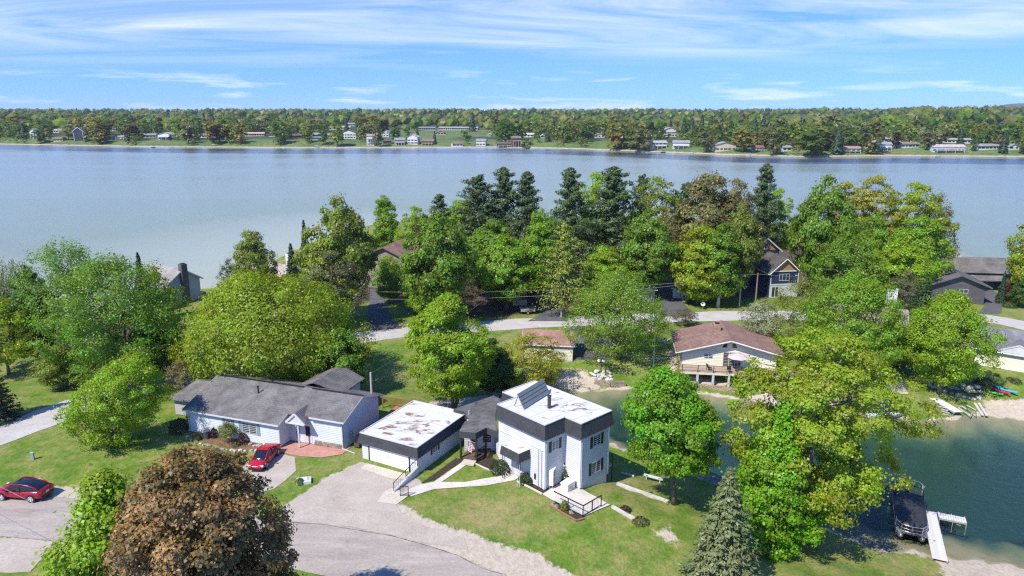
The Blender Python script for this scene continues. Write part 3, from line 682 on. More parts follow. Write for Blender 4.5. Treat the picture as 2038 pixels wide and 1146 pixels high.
def pine(name, seed, h, r, base=.16, limbs=95, per=30, leaf=.42, asc=.22, power=.55):
    """white pine: uneven plumes of needles round a tall straight trunk"""
    rng = np.random.default_rng(seed); mb = MB(); mb.tube(limb_pts((0, 0, -.1), (0, 0, h * .96), rng, 0, 6, .008), [h * .016, h * .0145, h * .012, h * .01, h * .0075, h * .005, .03], 7)
    Q = []; NN = []; AL = []; TO = []
    for i in range(limbs):
        t = (i + rng.uniform(-.5, .5)) / limbs; t = min(max(t, 0), .99); z = h * (base + (1 - base) * t)
        prof = (.72 + .28 * math.sin(3.0 * t + .3)) * (1 - t) ** power + .10
        a = i * 2.39996 + rng.normal(0, .35); L = r * prof * rng.uniform(.55, 1.12) * (1 + .18 * math.sin(a * 2 + seed))
        d = np.array([math.cos(a), math.sin(a), 0]); e = d * L + np.array([0, 0, z + asc * L * (.1 + t) + .2])
        mb.tube([(0, 0, z), tuple(d * L * .5 + np.array([0, 0, z + asc * L * .15])), tuple(e)], [.07, .045, .02], 4, False)
        for s in np.linspace(.3, 1.0, 4):
            c = np.array([0, 0, z]) * (1 - s) + e * s; rc = .22 * L + .42
            n = int(per * (rc / 1.0) ** 1.2 * (.5 + .7 * s)) + 8
            D = rng.normal(size=(n, 3)); D /= np.linalg.norm(D, axis=1, keepdims=True)
            p = c + D * np.array([1, 1, .5]) * (rc * rng.uniform(.2, 1, n) ** .5)[:, None]
            Q.append(p); NN.append(D * .7 + d * .3 + np.array([0, 0, .5]) + rng.normal(size=(n, 3)) * .35); AL.append(d[None] * .8 + D * .8 + np.array([0, 0, .35])); TO.append(.5 + .16 * rng.normal() + .14 * rng.normal(size=n))
    Q = np.concatenate(Q); me = quads_mesh('crown', Q, np.concatenate(NN), leaf * rng.uniform(.7, 1.4, len(Q)), .40, np.concatenate(TO), rng, NEEDLE, np.concatenate(AL))
    return mb_mesh(mb, 'trunk', BARK), me
def willow(name, seed, h, r, base=1.0, strands=420, per=26, leaf=.26):
    rng = np.random.default_rng(seed); mb = MB(); mb.tube(limb_pts((0, 0, -.1), (0, 0, h * .6), rng, 0, 4, .04), [.35, .3, .25, .2, .12], 7)
    Q = []; NN = []; TO = []; AL = []
    for i in range(strands):
        a = rng.uniform(0, 6.28); q = math.sqrt(rng.uniform(.02, 1)); x, y = math.cos(a) * q * r, math.sin(a) * q * r
        zt = base + (h - base) * (.45 + .55 * math.sqrt(max(0, 1 - q * q))) * rng.uniform(.9, 1.05); L = rng.uniform(.25, .6) * (zt - base)
        s = np.linspace(0, 1, per); p = np.stack([x * (1 + .10 * s) + rng.normal(0, .06, per), y * (1 + .10 * s) + rng.normal(0, .06, per), zt - L * s ** 1.3], 1)
        Q.append(p); NN.append(np.array([x, y, .8 * r]) / r + rng.normal(size=(per, 3)) * .4); AL.append(np.tile([0, 0, -1.0], (per, 1))); TO.append(.5 + .15 * rng.normal() + .1 * rng.normal(size=per))
        if i % 14 == 0: mb.tube(limb_pts((0, 0, h * .45), (x * .9, y * .9, zt), rng, .12, 3), [.1, .07, .05, .02], 4, False)
    Q = np.concatenate(Q); me = quads_mesh('crown', Q, np.concatenate(NN), leaf * rng.uniform(.7, 1.3, len(Q)), .45, np.concatenate(TO), rng, LEAF, np.concatenate(AL))
    return mb_mesh(mb, 'trunk', BARK), me
class Proto:
    def __init__(s, meshes, h, r): s.trunk, s.crown = meshes; s.h = h; s.r = r
def place_tree(pr, name, loc, h, r, color, label, group=None, rz=None, cat='tree', trunk_color=None):
    root = empty(name, loc, label, cat, group, rnd.uniform(0, 6.28) if rz is None else rz)
    s = r / pr.r; root.scale = (s, s, h / pr.h)
    for nm, me in (('trunk', pr.trunk), ('crown', pr.crown)):
        o = bpy.data.objects.new(nm, me); COL.objects.link(o); o.parent = root; o.color = (*color, 1)
    return root
def tree_px(pr, name, cx, ytop, ybase, wpx, color, label, group=None, rz=None, cat='tree', xbase=None):
    """stand a tree where the photograph shows its foot, as tall and wide as it looks from there"""
    b = T(xbase if xbase is not None else cx, ybase); z = b.z
    lo, hi = 0.5, 40.0
    for _ in range(40):
        mid = (lo + hi) / 2
        if proj((b.x, b.y, z + mid))[1] > ytop: lo = mid
        else: hi = mid
    sc = FPX / proj((b.x, b.y, z + lo * .6))[2]
    return place_tree(pr, name, b, lo, wpx / 2 / sc, color, label, group, rz, cat)

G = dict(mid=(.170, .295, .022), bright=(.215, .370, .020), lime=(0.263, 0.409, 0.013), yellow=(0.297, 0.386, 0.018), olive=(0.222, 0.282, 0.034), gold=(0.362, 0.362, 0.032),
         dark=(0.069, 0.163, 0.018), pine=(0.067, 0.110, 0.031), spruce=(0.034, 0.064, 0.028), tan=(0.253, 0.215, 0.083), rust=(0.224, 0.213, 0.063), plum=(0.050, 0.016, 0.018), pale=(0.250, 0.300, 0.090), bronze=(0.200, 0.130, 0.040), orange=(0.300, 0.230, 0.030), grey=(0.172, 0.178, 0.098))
BRONZE = mat_leaf_two('bronze_leaf', (.195, .165, .038), (.38, .205, .088))

# own meshes for the trees that stand close
def near(name, fn, cx, ytop, ybase, wpx, color, label, hr, xbase=None, rz=0.0, **kw):
    b = T(xbase if xbase is not None else cx, ybase); lo, hi = .5, 40
    for _ in range(40):
        mid = (lo + hi) / 2
        if proj((b.x, b.y, b.z + mid))[1] > ytop: lo = mid
        else: hi = mid
    sc = FPX / proj((b.x, b.y, b.z + lo * .6))[2]; r = wpx / 2 / sc
    if 'lean_px' in kw: L = kw.pop('lean_px'); kw['lean'] = (L / sc, 0)
    pr = Proto(fn(name, hr, lo, r, **kw), lo, r)
    return place_tree(pr, name, b, lo, r, color, label, None, rz)
near('maple_tree', deciduous, 432, 897, 1400, 330, G['bronze'], 'large bronze brown leaved maple in front of the grey road', 11, base=3.0, prof='broad', clumps=460, per=140, leaf=.26, cr=.135, inner=.32, up=.45, m=BRONZE)
near('maple_tree', deciduous, 262, 932, 1330, 385, G['lime'], 'light green maple half hidden behind the bronze maple', 12, base=1.6, prof='pyramid', clumps=240, per=120, leaf=.28, cr=.14)
near('crabapple_tree', deciduous, 262, 702, 888, 172, G['lime'], 'small spreading green tree with forked trunk on the lawn by the lane', 13, xbase=209, lean_px=88, base=1.1, prof='dome', clumps=260, per=85, leaf=.22, cr=.15, fork=2, trunk_r=.22)
near('maple_tree', deciduous, 545, 540, 768, 362, (.265, .35, .014), 'very broad yellow green maple rising behind the grey roofed ranch house', 14, base=1.8, prof='dome', clumps=380, per=120, leaf=.34, cr=.125, inner=.2, up=.45)
near('maple_tree', deciduous, 682, 652, 790, 112, G['mid'], 'dark green maple beside the broad yellow green one, above the rear roof', 15, base=1.0, prof='dome', clumps=130, per=90, leaf=.3, cr=.2)
near('maple_tree', deciduous, 880, 584, 812, 184, G['lime'], 'tall bright green maple right behind the flat roofed garage', 16, xbase=903, lean_px=-8, base=2.2, prof='oval', clumps=230, per=115, leaf=.30, cr=.16, flat=.6, trunk_r=.24, fork=2)
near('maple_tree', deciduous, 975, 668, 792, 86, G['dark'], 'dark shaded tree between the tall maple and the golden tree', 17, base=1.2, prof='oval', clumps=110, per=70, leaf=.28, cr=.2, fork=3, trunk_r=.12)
near('maple_tree', deciduous, 1058, 660, 783, 138, G['gold'], 'golden orange young tree behind the flat roofed white house', 18, base=1.3, prof='dome', clumps=130, per=55, leaf=.26, cr=.16, fork=3, trunk_r=.12, flat=.45)
near('maple_tree', deciduous, 1312, 733, 1004, 196, (.175, .36, .014), 'round headed green maple on a bare leaning trunk beside the lagoon', 19, xbase=1343, lean_px=-34, base=4.2, prof='dome', clumps=230, per=125, leaf=.28, cr=.16, trunk_r=.26)
near('oak_tree', deciduous, 1600, 655, 1067, 352, G['yellow'], 'huge yellow green oak spreading over the lagoon', 20, xbase=1587, lean_px=28, base=3.2, prof='round', clumps=340, per=130, leaf=.27, cr=.115, flat=.55, inner=.30, trunk_r=.52, lump=.24, fork=4)
near('maple_tree', deciduous, 1528, 798, 1095, 205, (.205, .42, .014), 'bright green pyramid shaped maple in front of the huge oak', 21, base=1.0, prof='pyramid', clumps=230, per=100, leaf=.28, cr=.15, feather=.8)
near('spruce_tree', spruce, 1434, 932, 1172, 182, (.155, .185, .07), 'olive grey spruce at the lower edge of the front lawn', 22, levels=40, nb=17, per=46, leaf=.30, droop=.30)
near('willow_tree', deciduous, 1228, 552, 716, 200, (.215, .34, .03), 'wide feathery light green willow standing on the far lagoon drive', 23, base=1.4, prof='dome', clumps=230, per=85, leaf=.26, cr=.14, feather=1.0, fork=4, trunk_r=.2, flat=.6)
near('birch_tree', deciduous, 1592, 558, 700, 140, G['olive'], 'thin crowned olive tree with pale branches right of the brown roof', 24, base=1.0, prof='dome', clumps=170, per=45, leaf=.26, cr=.15, feather=.7, fork=3, trunk_r=.12)
near('blossom_tree', deciduous, 1510, 598, 695, 82, (.32, .36, .20), 'small white flowering tree beside the brown roofed house', 25, base=.6, prof='round', clumps=90, per=55, leaf=.25, cr=.2)
near('elm_tree', deciduous, 1690, 545, 745, 190, G['bright'], 'large bright green tree covering the house with the white chimney', 26, base=1.4, prof='dome', clumps=260, per=105, leaf=.28, cr=.14, feather=.6)
near('hemlock_tree', spruce, 1822, 545, 705, 100, (.035, .085, .016), 'dark evergreen behind the white chimney', 27, levels=26, nb=12, per=30, leaf=.36, droop=.16)
near('elm_tree', deciduous, 1878, 582, 785, 172, G['lime'], 'leafy light green tree above the boulder wall', 28, xbase=1868, base=1.6, prof='oval', clumps=250, per=90, leaf=.27, cr=.15, feather=.6)
near('elm_tree', deciduous, 1798, 645, 742, 92, G['mid'], 'smaller darker green tree just left of the one above the boulder wall', 29, base=2.0, prof='round', clumps=120, per=70, leaf=.26, cr=.18)
near('locust_tree', deciduous, 245, 522, 768, 275, (.17, .31, .022), 'big feathery green locust left of the broad yellow green maple', 30, base=2.4, prof='dome', clumps=360, per=80, leaf=.30, cr=.12, feather=1.0, flat=.5, fork=4, trunk_r=.3)
near('locust_tree', deciduous, 158, 490, 735, 150, (.18, .32, .04), 'tall airy locust poking above its neighbours by the lake', 31, base=4.0, prof='vase', clumps=150, per=55, leaf=.30, cr=.15, feather=1.4, flat=.45, fork=3, trunk_r=.25)
near('maple_tree', deciduous, 82, 525, 728, 100, G['dark'], 'dense dark green maple between the willow and the locusts', 32, base=1.6, prof='oval', clumps=170, per=85, leaf=.32, cr=.17)
near('maple_tree', deciduous, 18, 588, 745, 150, G['yellow'], 'yellow leaved tree at the picture left above the lawn', 33, base=2.2, prof='dome', clumps=160, per=70, leaf=.3, cr=.16, flat=.5)
near('willow_tree', willow, 28, 518, 690, 150, (.21, .24, .07), 'pale drooping willow by the lake shore', 34)
near('spruce_tree', spruce, -8, 690, 838, 100, G['spruce'], 'dark spruce cut by the left picture edge', 35, levels=30, nb=14, per=34, leaf=.32)
near('oak_tree', deciduous, 330, 530, 722, 84, G['yellow'], 'yellow green tree in front of the chimney house by the lake', 36, base=1.8, prof='dome', clumps=120, per=60, leaf=.3, cr=.18, flat=.5)

# shared shapes for the woods on the peninsula and beyond
PR = {
 'roundA': Proto(deciduous('p', 51, 14, 5.5, base=2.2, prof='oval', clumps=170, per=95, leaf=.42, cr=.17), 14, 5.5),
 'roundB': Proto(deciduous('p', 52, 14, 5.5, base=2.0, prof='dome', clumps=150, per=95, leaf=.42, cr=.19, flat=.6), 14, 5.5),
 'tall':   Proto(deciduous('p', 53, 17, 4.2, base=2.5, prof='column', clumps=150, per=85, leaf=.42, cr=.22), 17, 4.2),
 'open':   Proto(deciduous('p', 54, 16, 6.0, base=5.0, prof='dome', clumps=110, per=70, leaf=.40, cr=.17, flat=.45, fork=2, trunk_r=.22), 16, 6.0),
 'thin':   Proto(deciduous('p', 55, 14, 4.5, base=2.0, prof='oval', clumps=120, per=38, leaf=.34, cr=.18, feather=.7, flat=.6), 14, 4.5),
 'pineA':  Proto(pine('p', 56, 20, 4.2), 20, 4.2),
 'pineB':  Proto(pine('p', 57, 20, 4.2, base=.3, limbs=75, power=.4), 20, 4.2),
 'pineT':  Proto(pine('p', 58, 16, 3.0, base=.5, limbs=34, per=34, power=.4), 16, 3.0),
 'greyP':  Proto(pine('p', 59, 14, 4.0, base=.12, limbs=80, per=13, leaf=.34), 14, 4.0),
 'spr':    Proto(spruce('p', 60, 12, 3.0, levels=46, nb=12, per=20, leaf=.62, droop=.35), 12, 3.0),
 'feath':  Proto(deciduous('p', 61, 13, 5.0, base=1.5, prof='dome', clumps=150, per=70, leaf=.36, cr=.15, feather=1.1), 13, 5.0),
}
WOODS = [  # shape, name, x, top, foot, width, colour, label
 ('roundA','oak_tree',683,394,640,150,'olive','tall oak with brownish crown standing left of the tan gabled house'),
 ('roundB','maple_tree',662,470,648,120,'yellow','yellow green tree at the foot of the tall brownish oak'),
 ('thin','ash_tree',668,503,662,135,'grey','fine twigged grey green tree beside the dark driveway'),
 ('roundB','oak_tree',513,456,612,88,'olive','lone olive green tree by the lake left of the small conifers'),
 ('spr','spruce_tree',616,440,610,44,'spruce','slim dark conifer tip left of the brownish oak'),
 ('spr','spruce_tree',588,486,618,50,'spruce','short dark conifer beside the slim conifer tip'),
 ('thin','cedar_tree',462,516,600,46,'spruce','dark ragged cedar on the lake shore left of the lone olive tree'),
 ('tall','maple_tree',771,386,520,62,'bright','narrow bright green maple behind the tan gabled house'),
 ('open','poplar_tree',828,408,545,78,'lime','sparse yellow green tree right of the narrow bright maple'),
 ('pineT','pine_tree',878,388,540,46,'pine','small ragged pine against the water'),
 ('roundA','maple_tree',872,424,648,150,'mid','big rounded green maple right of the tan gabled house'),
 ('roundB','maple_tree',775,508,604,62,'bright','small bright green maple before the tan gabled house'),
 ('tall','maple_tree',822,505,628,56,'bright','slim green maple at the left edge of the wood'),
 ('pineB','pine_tree',952,352,575,88,'pine','leftmost of the three tallest white pines'),
 ('pineA','pine_tree',1004,335,570,96,'pine','middle one of the three tallest white pines'),
 ('pineA','pine_tree',1048,344,572,88,'pine','third of the three tallest white pines, nearest the gap'),
 ('roundA','maple_tree',985,440,600,150,'mid','dense green maple below the three tallest pines'),
 ('roundA','maple_tree',1008,470,618,130,'bright','leafy bright maple over the parked trailers'),
 ('tall','maple_tree',1074,412,606,76,'bright','light green column shaped maple beside the purple leaved tree'),
 ('thin','ash_tree',915,518,622,92,'tan','tan almost leafless bush tree under the rounded maple'),
 ('roundB','maple_tree',858,540,640,80,'lime','low lime green tree left of the tan leafless one'),
 ('thin','plum_tree',1060,512,612,36,'plum','narrow dark purple leaved tree in the wood'),
 ('pineA','pine_tree',1132,336,580,92,'pine','lone white pine right of the water gap'),
 ('greyP','pine_tree',1122,448,632,104,'olive','half bare grey pine on the roadside'),
 ('open','oak_tree',1180,340,560,116,'lime','lime green tree top beside the broad dark pine'),
 ('pineA','pine_tree',1216,334,580,124,'pine','broad dark pine in the middle of the wood'),
 ('roundB','maple_tree',1202,488,612,100,'lime','small lime green maple below the broad dark pine'),
 ('roundB','maple_tree',1195,540,622,90,'yellow','low yellow green tree by the blue tarpaulin'),
 ('open','oak_tree',1298,348,570,116,'olive','olive tree top right of the broad dark pine'),
 ('pineT','pine_tree',1270,350,560,40,'pine','thin dark pine tip behind the olive tree top'),
 ('pineT','pine_tree',1354,366,560,40,'pine','thin dark pine tip left of the reddish tree'),
 ('roundA','maple_tree',1282,418,598,118,'mid','rounded green tree left of the driveway with posts'),
 ('thin','ash_tree',1318,425,592,70,'tan','bare tan tree with upright stems behind the driveway'),
 ('roundB','oak_tree',1402,342,575,158,'rust','reddish brown budding tree high in the wood'),
 ('open','oak_tree',1450,352,575,96,'tan','tan budding tree between the reddish tree and the end pine'),
 ('pineA','pine_tree',1506,328,560,76,'pine','last white pine before the navy house'),
 ('roundB','oak_tree',1386,448,606,118,'yellow','yellow green tree over the teal shed'),
 ('tall','birch_tree',1428,438,612,88,'mid','green birch with white trunk beside the lane'),
 ('roundA','maple_tree',1460,408,596,92,'olive','dark olive tree left of the navy house'),
 ('roundB','maple_tree',1395,520,604,84,'lime','low lime green tree behind the teal shed'),
 ('roundA','linden_tree',1622,352,590,128,'mid','big green linden right of the navy house'),
 ('open','oak_tree',1538,372,545,80,'lime','light green tree behind the navy house'),
 ('open','oak_tree',1662,358,560,110,'gold','first golden oak from the linden, by the lake'),
 ('open','oak_tree',1722,346,560,118,'gold','tallest golden oak by the lake'),
 ('open','oak_tree',1796,360,560,140,'yellow','yellow green oak at the end of the lakeside row'),
 ('thin','oak_tree',1850,388,560,74,'rust','rusty red tinged tree at the end of the wood'),
 ('roundB','maple_tree',1722,424,585,72,'bright','small bright green maple below the golden oaks'),
 ('feath','elm_tree',1680,474,618,128,'mid','feathery green tree in front of the grey lakeside roof'),
 ('roundB','maple_tree',1812,428,585,130,'bright','bright green maple next to the dark grey house'),
 ('roundA','maple_tree',1778,474,614,126,'lime','lime green maple left of the dark grey house'),
 ('thin','fir_tree',1795,540,628,78,'grey','grey green bush tree in front of the dark grey house'),
 ('roundB','oak_tree',2042,424,605,96,'yellow','yellow green tree cut by the right picture edge'),
 ('spr','spruce_tree',291,504,640,48,'spruce','dark pointed spruce above the locust tree'),
 ('thin','lilac_tree',368,716,792,76,'tan','brownish lilac bush at the left end of the ranch roof'),
 ('roundB','lilac_tree',132,690,772,104,'olive','olive green lilac at the edge of the left lawn'),
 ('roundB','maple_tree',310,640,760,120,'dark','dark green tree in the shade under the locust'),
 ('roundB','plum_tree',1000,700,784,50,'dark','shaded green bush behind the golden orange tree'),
 ('spr','spruce_tree',1990,540,604,22,'spruce','small pointed conifer beside the red maple'),
 ('roundB','cypress_tree',2030,555,612,44,'dark','rounded evergreen bush at the right picture edge'),
 ('roundB','maple_tree',920,396,492,84,'lime','light green tree at the lake edge left of the three tallest pines'),
 ('roundA','maple_tree',846,428,496,70,'olive','olive tree at the lake edge behind the big rounded maple'),
 ('roundB','maple_tree',1092,430,520,70,'mid','green tree at the lake edge behind the lone white pine'),
]
for k, nm, x, yt, yb, w, c, lab in WOODS:
    tree_px(PR[k], nm, x, yt, yb, w, G[c], lab, 'trees of the wooded shore' if yb < 660 else None)
tree_px(PR['roundB'], 'maple_tree', 2005, 562, 602, 36, (.16, .02, .02), 'small red leaved maple by the dark grey house')
tree_px(PR['thin'], 'willow_shrub', 1362, 612, 650, 54, (.20, .19, .09), 'pale round willow shrub on the lane edge', cat='shrub')
BIRCH = [o for o in bpy.data.objects if o.name.startswith('birch_tree') and 'white trunk' in o.get('label', '')]
for o in BIRCH:
    for ch in o.children:
        if ch.name.startswith('trunk'): ch.material_slots[0].link = 'OBJECT'; ch.material_slots[0].material = BIRCHBARK

# ------------------------------------------------------------------ building kit
def rot(a): return Vector((math.cos(a), math.sin(a), 0))
def siding(mb, a, b, z0, z1, n, course=0.2, lap=0.034):
    """overlapping boards along a wall from a to b; n is the outward normal"""
    z = z0
    while z < z1 - 1e-4:
        zt = min(z + course, z1)
        lo = n * lap
        q = [Vector((a.x, a.y, z)) + lo, Vector((b.x, b.y, z)) + lo, Vector((b.x, b.y, zt)), Vector((a.x, a.y, zt))]
        mb.add(q, [(0, 1, 2, 3)])
        mb.add([Vector((a.x, a.y, z)), Vector((b.x, b.y, z)), q[1], q[0]], [(0, 1, 2, 3)])
        z = zt
def outward(a, b):  # outline runs counter-clockwise
    d = (b - a).normalized(); return Vector((d.y, -d.x, 0))
def offset_poly(poly, d):
    n = len(poly); out = []
    for i in range(n):
        p0, p1, p2 = poly[i - 1], poly[i], poly[(i + 1) % n]
        n1 = outward(p0, p1); n2 = outward(p1, p2)
        s = n1 + n2; k = 1 + n1.dot(n2)
        out.append(p1 + s * (d / k))
    return out
def window(parent, a, b, s, z0, w, h, frame=WHITE, fcol=None, shutters=None, scol=None, panes=2, deep=.05, sill=True, shut_w=.32):
    """a window at distance s along the wall a->b; the frame is the part, panes and shutters its pieces"""
    d = (b - a).normalized(); n = outward(a, b); c = Vector((a.x, a.y, 0)) + d * s
    pt = lambda u, z, o: c + d * u + n * o + Vector((0, 0, z))
    f = MB(); t = .07
    for u0, u1, v0, v1 in ((-w/2, w/2, z0, z0+t), (-w/2, w/2, z0+h-t, z0+h), (-w/2, -w/2+t, z0+t, z0+h-t), (w/2-t, w/2, z0+t, z0+h-t)):
        f.bar(pt((u0+u1)/2, v0, deep/2+.02), pt((u0+u1)/2, v1, deep/2+.02), abs(u1-u0) if False else deep, 1e-3) if False else f.add([pt(u0,v0,.0),pt(u1,v0,.0),pt(u1,v1,.0),pt(u0,v1,.0),pt(u0,v0,deep),pt(u1,v0,deep),pt(u1,v1,deep),pt(u0,v1,deep)], [(4,5,6,7),(0,1,5,4),(1,2,6,5),(2,3,7,6),(3,0,4,7)])
    for i in range(1, panes):
        u = -w/2 + w * i / panes
        f.add([pt(u-t/2,z0+t,.0),pt(u+t/2,z0+t,.0),pt(u+t/2,z0+h-t,.0),pt(u-t/2,z0+h-t,.0),pt(u-t/2,z0+t,deep),pt(u+t/2,z0+t,deep),pt(u+t/2,z0+h-t,deep),pt(u-t/2,z0+h-t,deep)], [(4,5,6,7),(0,1,5,4),(1,2,6,5),(2,3,7,6),(3,0,4,7)])
    o = f.build('window', frame, parent, fcol)
    for i in range(panes):
        u0 = -w/2 + w*i/panes + t*.5; u1 = -w/2 + w*(i+1)/panes - t*.5
        sub(MB().add([pt(u0,z0+t,.027),pt(u1,z0+t,.027),pt(u1,z0+h-t,.027),pt(u0,z0+h-t,.027)], [(0,1,2,3)]), 'pane', GLASS, o)
    if shutters:
        for sg in (-1, 1):
            u0, u1 = sorted((sg*(w/2+.03), sg*(w/2+.03+shut_w)))
            sub(MB().add([pt(u0,z0,.0),pt(u1,z0,.0),pt(u1,z0+h,.0),pt(u0,z0+h,.0),pt(u0,z0,.06),pt(u1,z0,.06),pt(u1,z0+h,.06),pt(u0,z0+h,.06)], [(4,5,6,7),(0,1,5,4),(1,2,6,5),(2,3,7,6),(3,0,4,7)]), 'shutter', shutters, o, scol)
    return o
def sub(mb, name, m, parent, color=None): return mb.build(name, m, parent, color)
def door(parent, a, b, s, z0, w, h, m=WHITE, col=None, glass=False):
    d = (b - a).normalized(); n = outward(a, b); c = Vector((a.x, a.y, 0)) + d * s
    pt = lambda u, z, o: c + d * u + n * o + Vector((0, 0, z))
    bx = lambda u0,u1,v0,v1,o0,o1: MB().add([pt(u0,v0,o0),pt(u1,v0,o0),pt(u1,v1,o0),pt(u0,v1,o0),pt(u0,v0,o1),pt(u1,v0,o1),pt(u1,v1,o1),pt(u0,v1,o1)], [(4,5,6,7),(0,1,5,4),(1,2,6,5),(2,3,7,6),(3,0,4,7),(0,3,2,1)])
    o = bx(-w/2, w/2, z0, z0+h, .0, .045).build('door', m, parent, col)
    bx(-w/2-.08, w/2+.08, z0+h, z0+h+.09, .0, .06).build('door_frame', WHITE, o)
    if glass: bx(-w*.3, w*.3, z0+h*.35, z0+h*.9, .045, .055).build('pane', GLASS, o)
    bx(w*.36, w*.42, z0+h*.45, z0+h*.5, .045, .09).build('handle', STEEL, o)
    return o
def gable(name, o3, ang, L, W, wall_h, roof_h, label, wall, roof, over=.4, wins=(), ridge_x=True, chimney=None, cat='house', base=.0, trim=(.8, .8, .8), group=None, course=.22, doors=(), lower=None, gable_col=None):
    """house with a pitched roof; local x along the length, front is local -y.
    wins: (side, s, z, w, h) with side f, b, l, r"""
    root = empty(name, o3, label, cat, group)
    ux = rot(ang); uy = Vector((-ux.y, ux.x, 0)); O = Vector(o3)
    pt = lambda x, y, z: O + ux * x + uy * y + Vector((0, 0, z))
    c = [pt(-L/2, -W/2, 0), pt(L/2, -W/2, 0), pt(L/2, W/2, 0), pt(-L/2, W/2, 0)]
    mb = MB()
    for i in range(4):
        a, b = c[i], c[(i + 1) % 4]; siding(mb, a, b, O.z + base, O.z + wall_h, outward(a, b), course)
    mb.build('wall', PAINT, root, wall)
    for s in (-1, 1):
        tri = [pt(s*L/2, -W/2, wall_h), pt(s*L/2, W/2, wall_h), pt(s*L/2, 0, wall_h + roof_h)] if ridge_x else [pt(-L/2, s*W/2, wall_h), pt(L/2, s*W/2, wall_h), pt(0, s*W/2, wall_h + roof_h)]
        MB().add(tri, [(0, 1, 2)]).build('gable_end', PAINT, root, gable_col or wall)
    f = MB().prism([p for p in offset_poly(c, -.03)], O.z - 1.2, O.z + base + .01); f.build('foundation', PAINT, root, lower or (.45, .44, .42))
    rb = MB(); tb = MB(); th = .10
    def slope(x0, x1, y0, y1, sgn):
        pass
    if ridge_x:
        run = W/2; k = roof_h / run
        for s in (-1, 1):
            e = s * (W/2 + over); ze = wall_h - over * k
            q = [pt(-L/2-over, e, ze), pt(L/2+over, e, ze), pt(L/2+over, 0, wall_h+roof_h), pt(-L/2-over, 0, wall_h+roof_h)]
            up = Vector((0, 0, th)); rb.add([p + up * .2 for p in q] + [p + up for p in q], [(0,1,2,3),(4,5,6,7),(0,1,5,4),(1,2,6,5),(2,3,7,6),(3,0,4,7)])
            tb.bar(pt(-L/2-over, e, ze - .06), pt(L/2+over, e, ze - .06), .06, .16)
            for t in (-1, 1): tb.bar(pt(t*(L/2+over), e, ze - .04), pt(t*(L/2+over), 0, wall_h+roof_h - .04), .06, .16)
    else:
        run = L/2; k = roof_h / run
        for s in (-1, 1):
            e = s * (L/2 + over); ze = wall_h - over * k
            q = [pt(e, -W/2-over, ze), pt(e, W/2+over, ze), pt(0, W/2+over, wall_h+roof_h), pt(0, -W/2-over, wall_h+roof_h)]
            up = Vector((0, 0, th)); rb.add([p + up * .2 for p in q] + [p + up for p in q], [(0,1,2,3),(4,5,6,7),(0,1,5,4),(1,2,6,5),(2,3,7,6),(3,0,4,7)])
            tb.bar(pt(e, -W/2-over, ze - .06), pt(e, W/2+over, ze - .06), .06, .16)
            for t in (-1, 1): tb.bar(pt(e, t*(W/2+over), ze - .04), pt(0, t*(W/2+over), wall_h+roof_h - .04), .06, .16)
    ro = rb.build('roof', SHINGLE, root, roof); tb.build('roof_trim', PAINT, root, trim)
    side = {'f': (c[0], c[1]), 'r': (c[1], c[2]), 'b': (c[2], c[3]), 'l': (c[3], c[0])}
    for w in wins:
        a, b = side[w[0]]; window(root, a, b, w[1], O.z + w[2], w[3], w[4], panes=w[5] if len(w) > 5 else 2)
    for w in doors:
        a, b = side[w[0]]; door(root, a, b, w[1], O.z + w[2], w[3], w[4], PAINT, w[5] if len(w) > 5 else (.7, .7, .7))
    if chimney:
        x, y, z0, z1_, s, col = chimney
        MB().box(pt(x, y, (z0 + z1_) / 2), (s[0], s[1], z1_ - z0), ang).build('chimney', STONE, ro, col)
        MB().box(pt(x, y, z1_ + .06), (s[0] * .6, s[1] * .6, .2), ang).build('chimney_cap', BLACK, ro)
    return root, pt

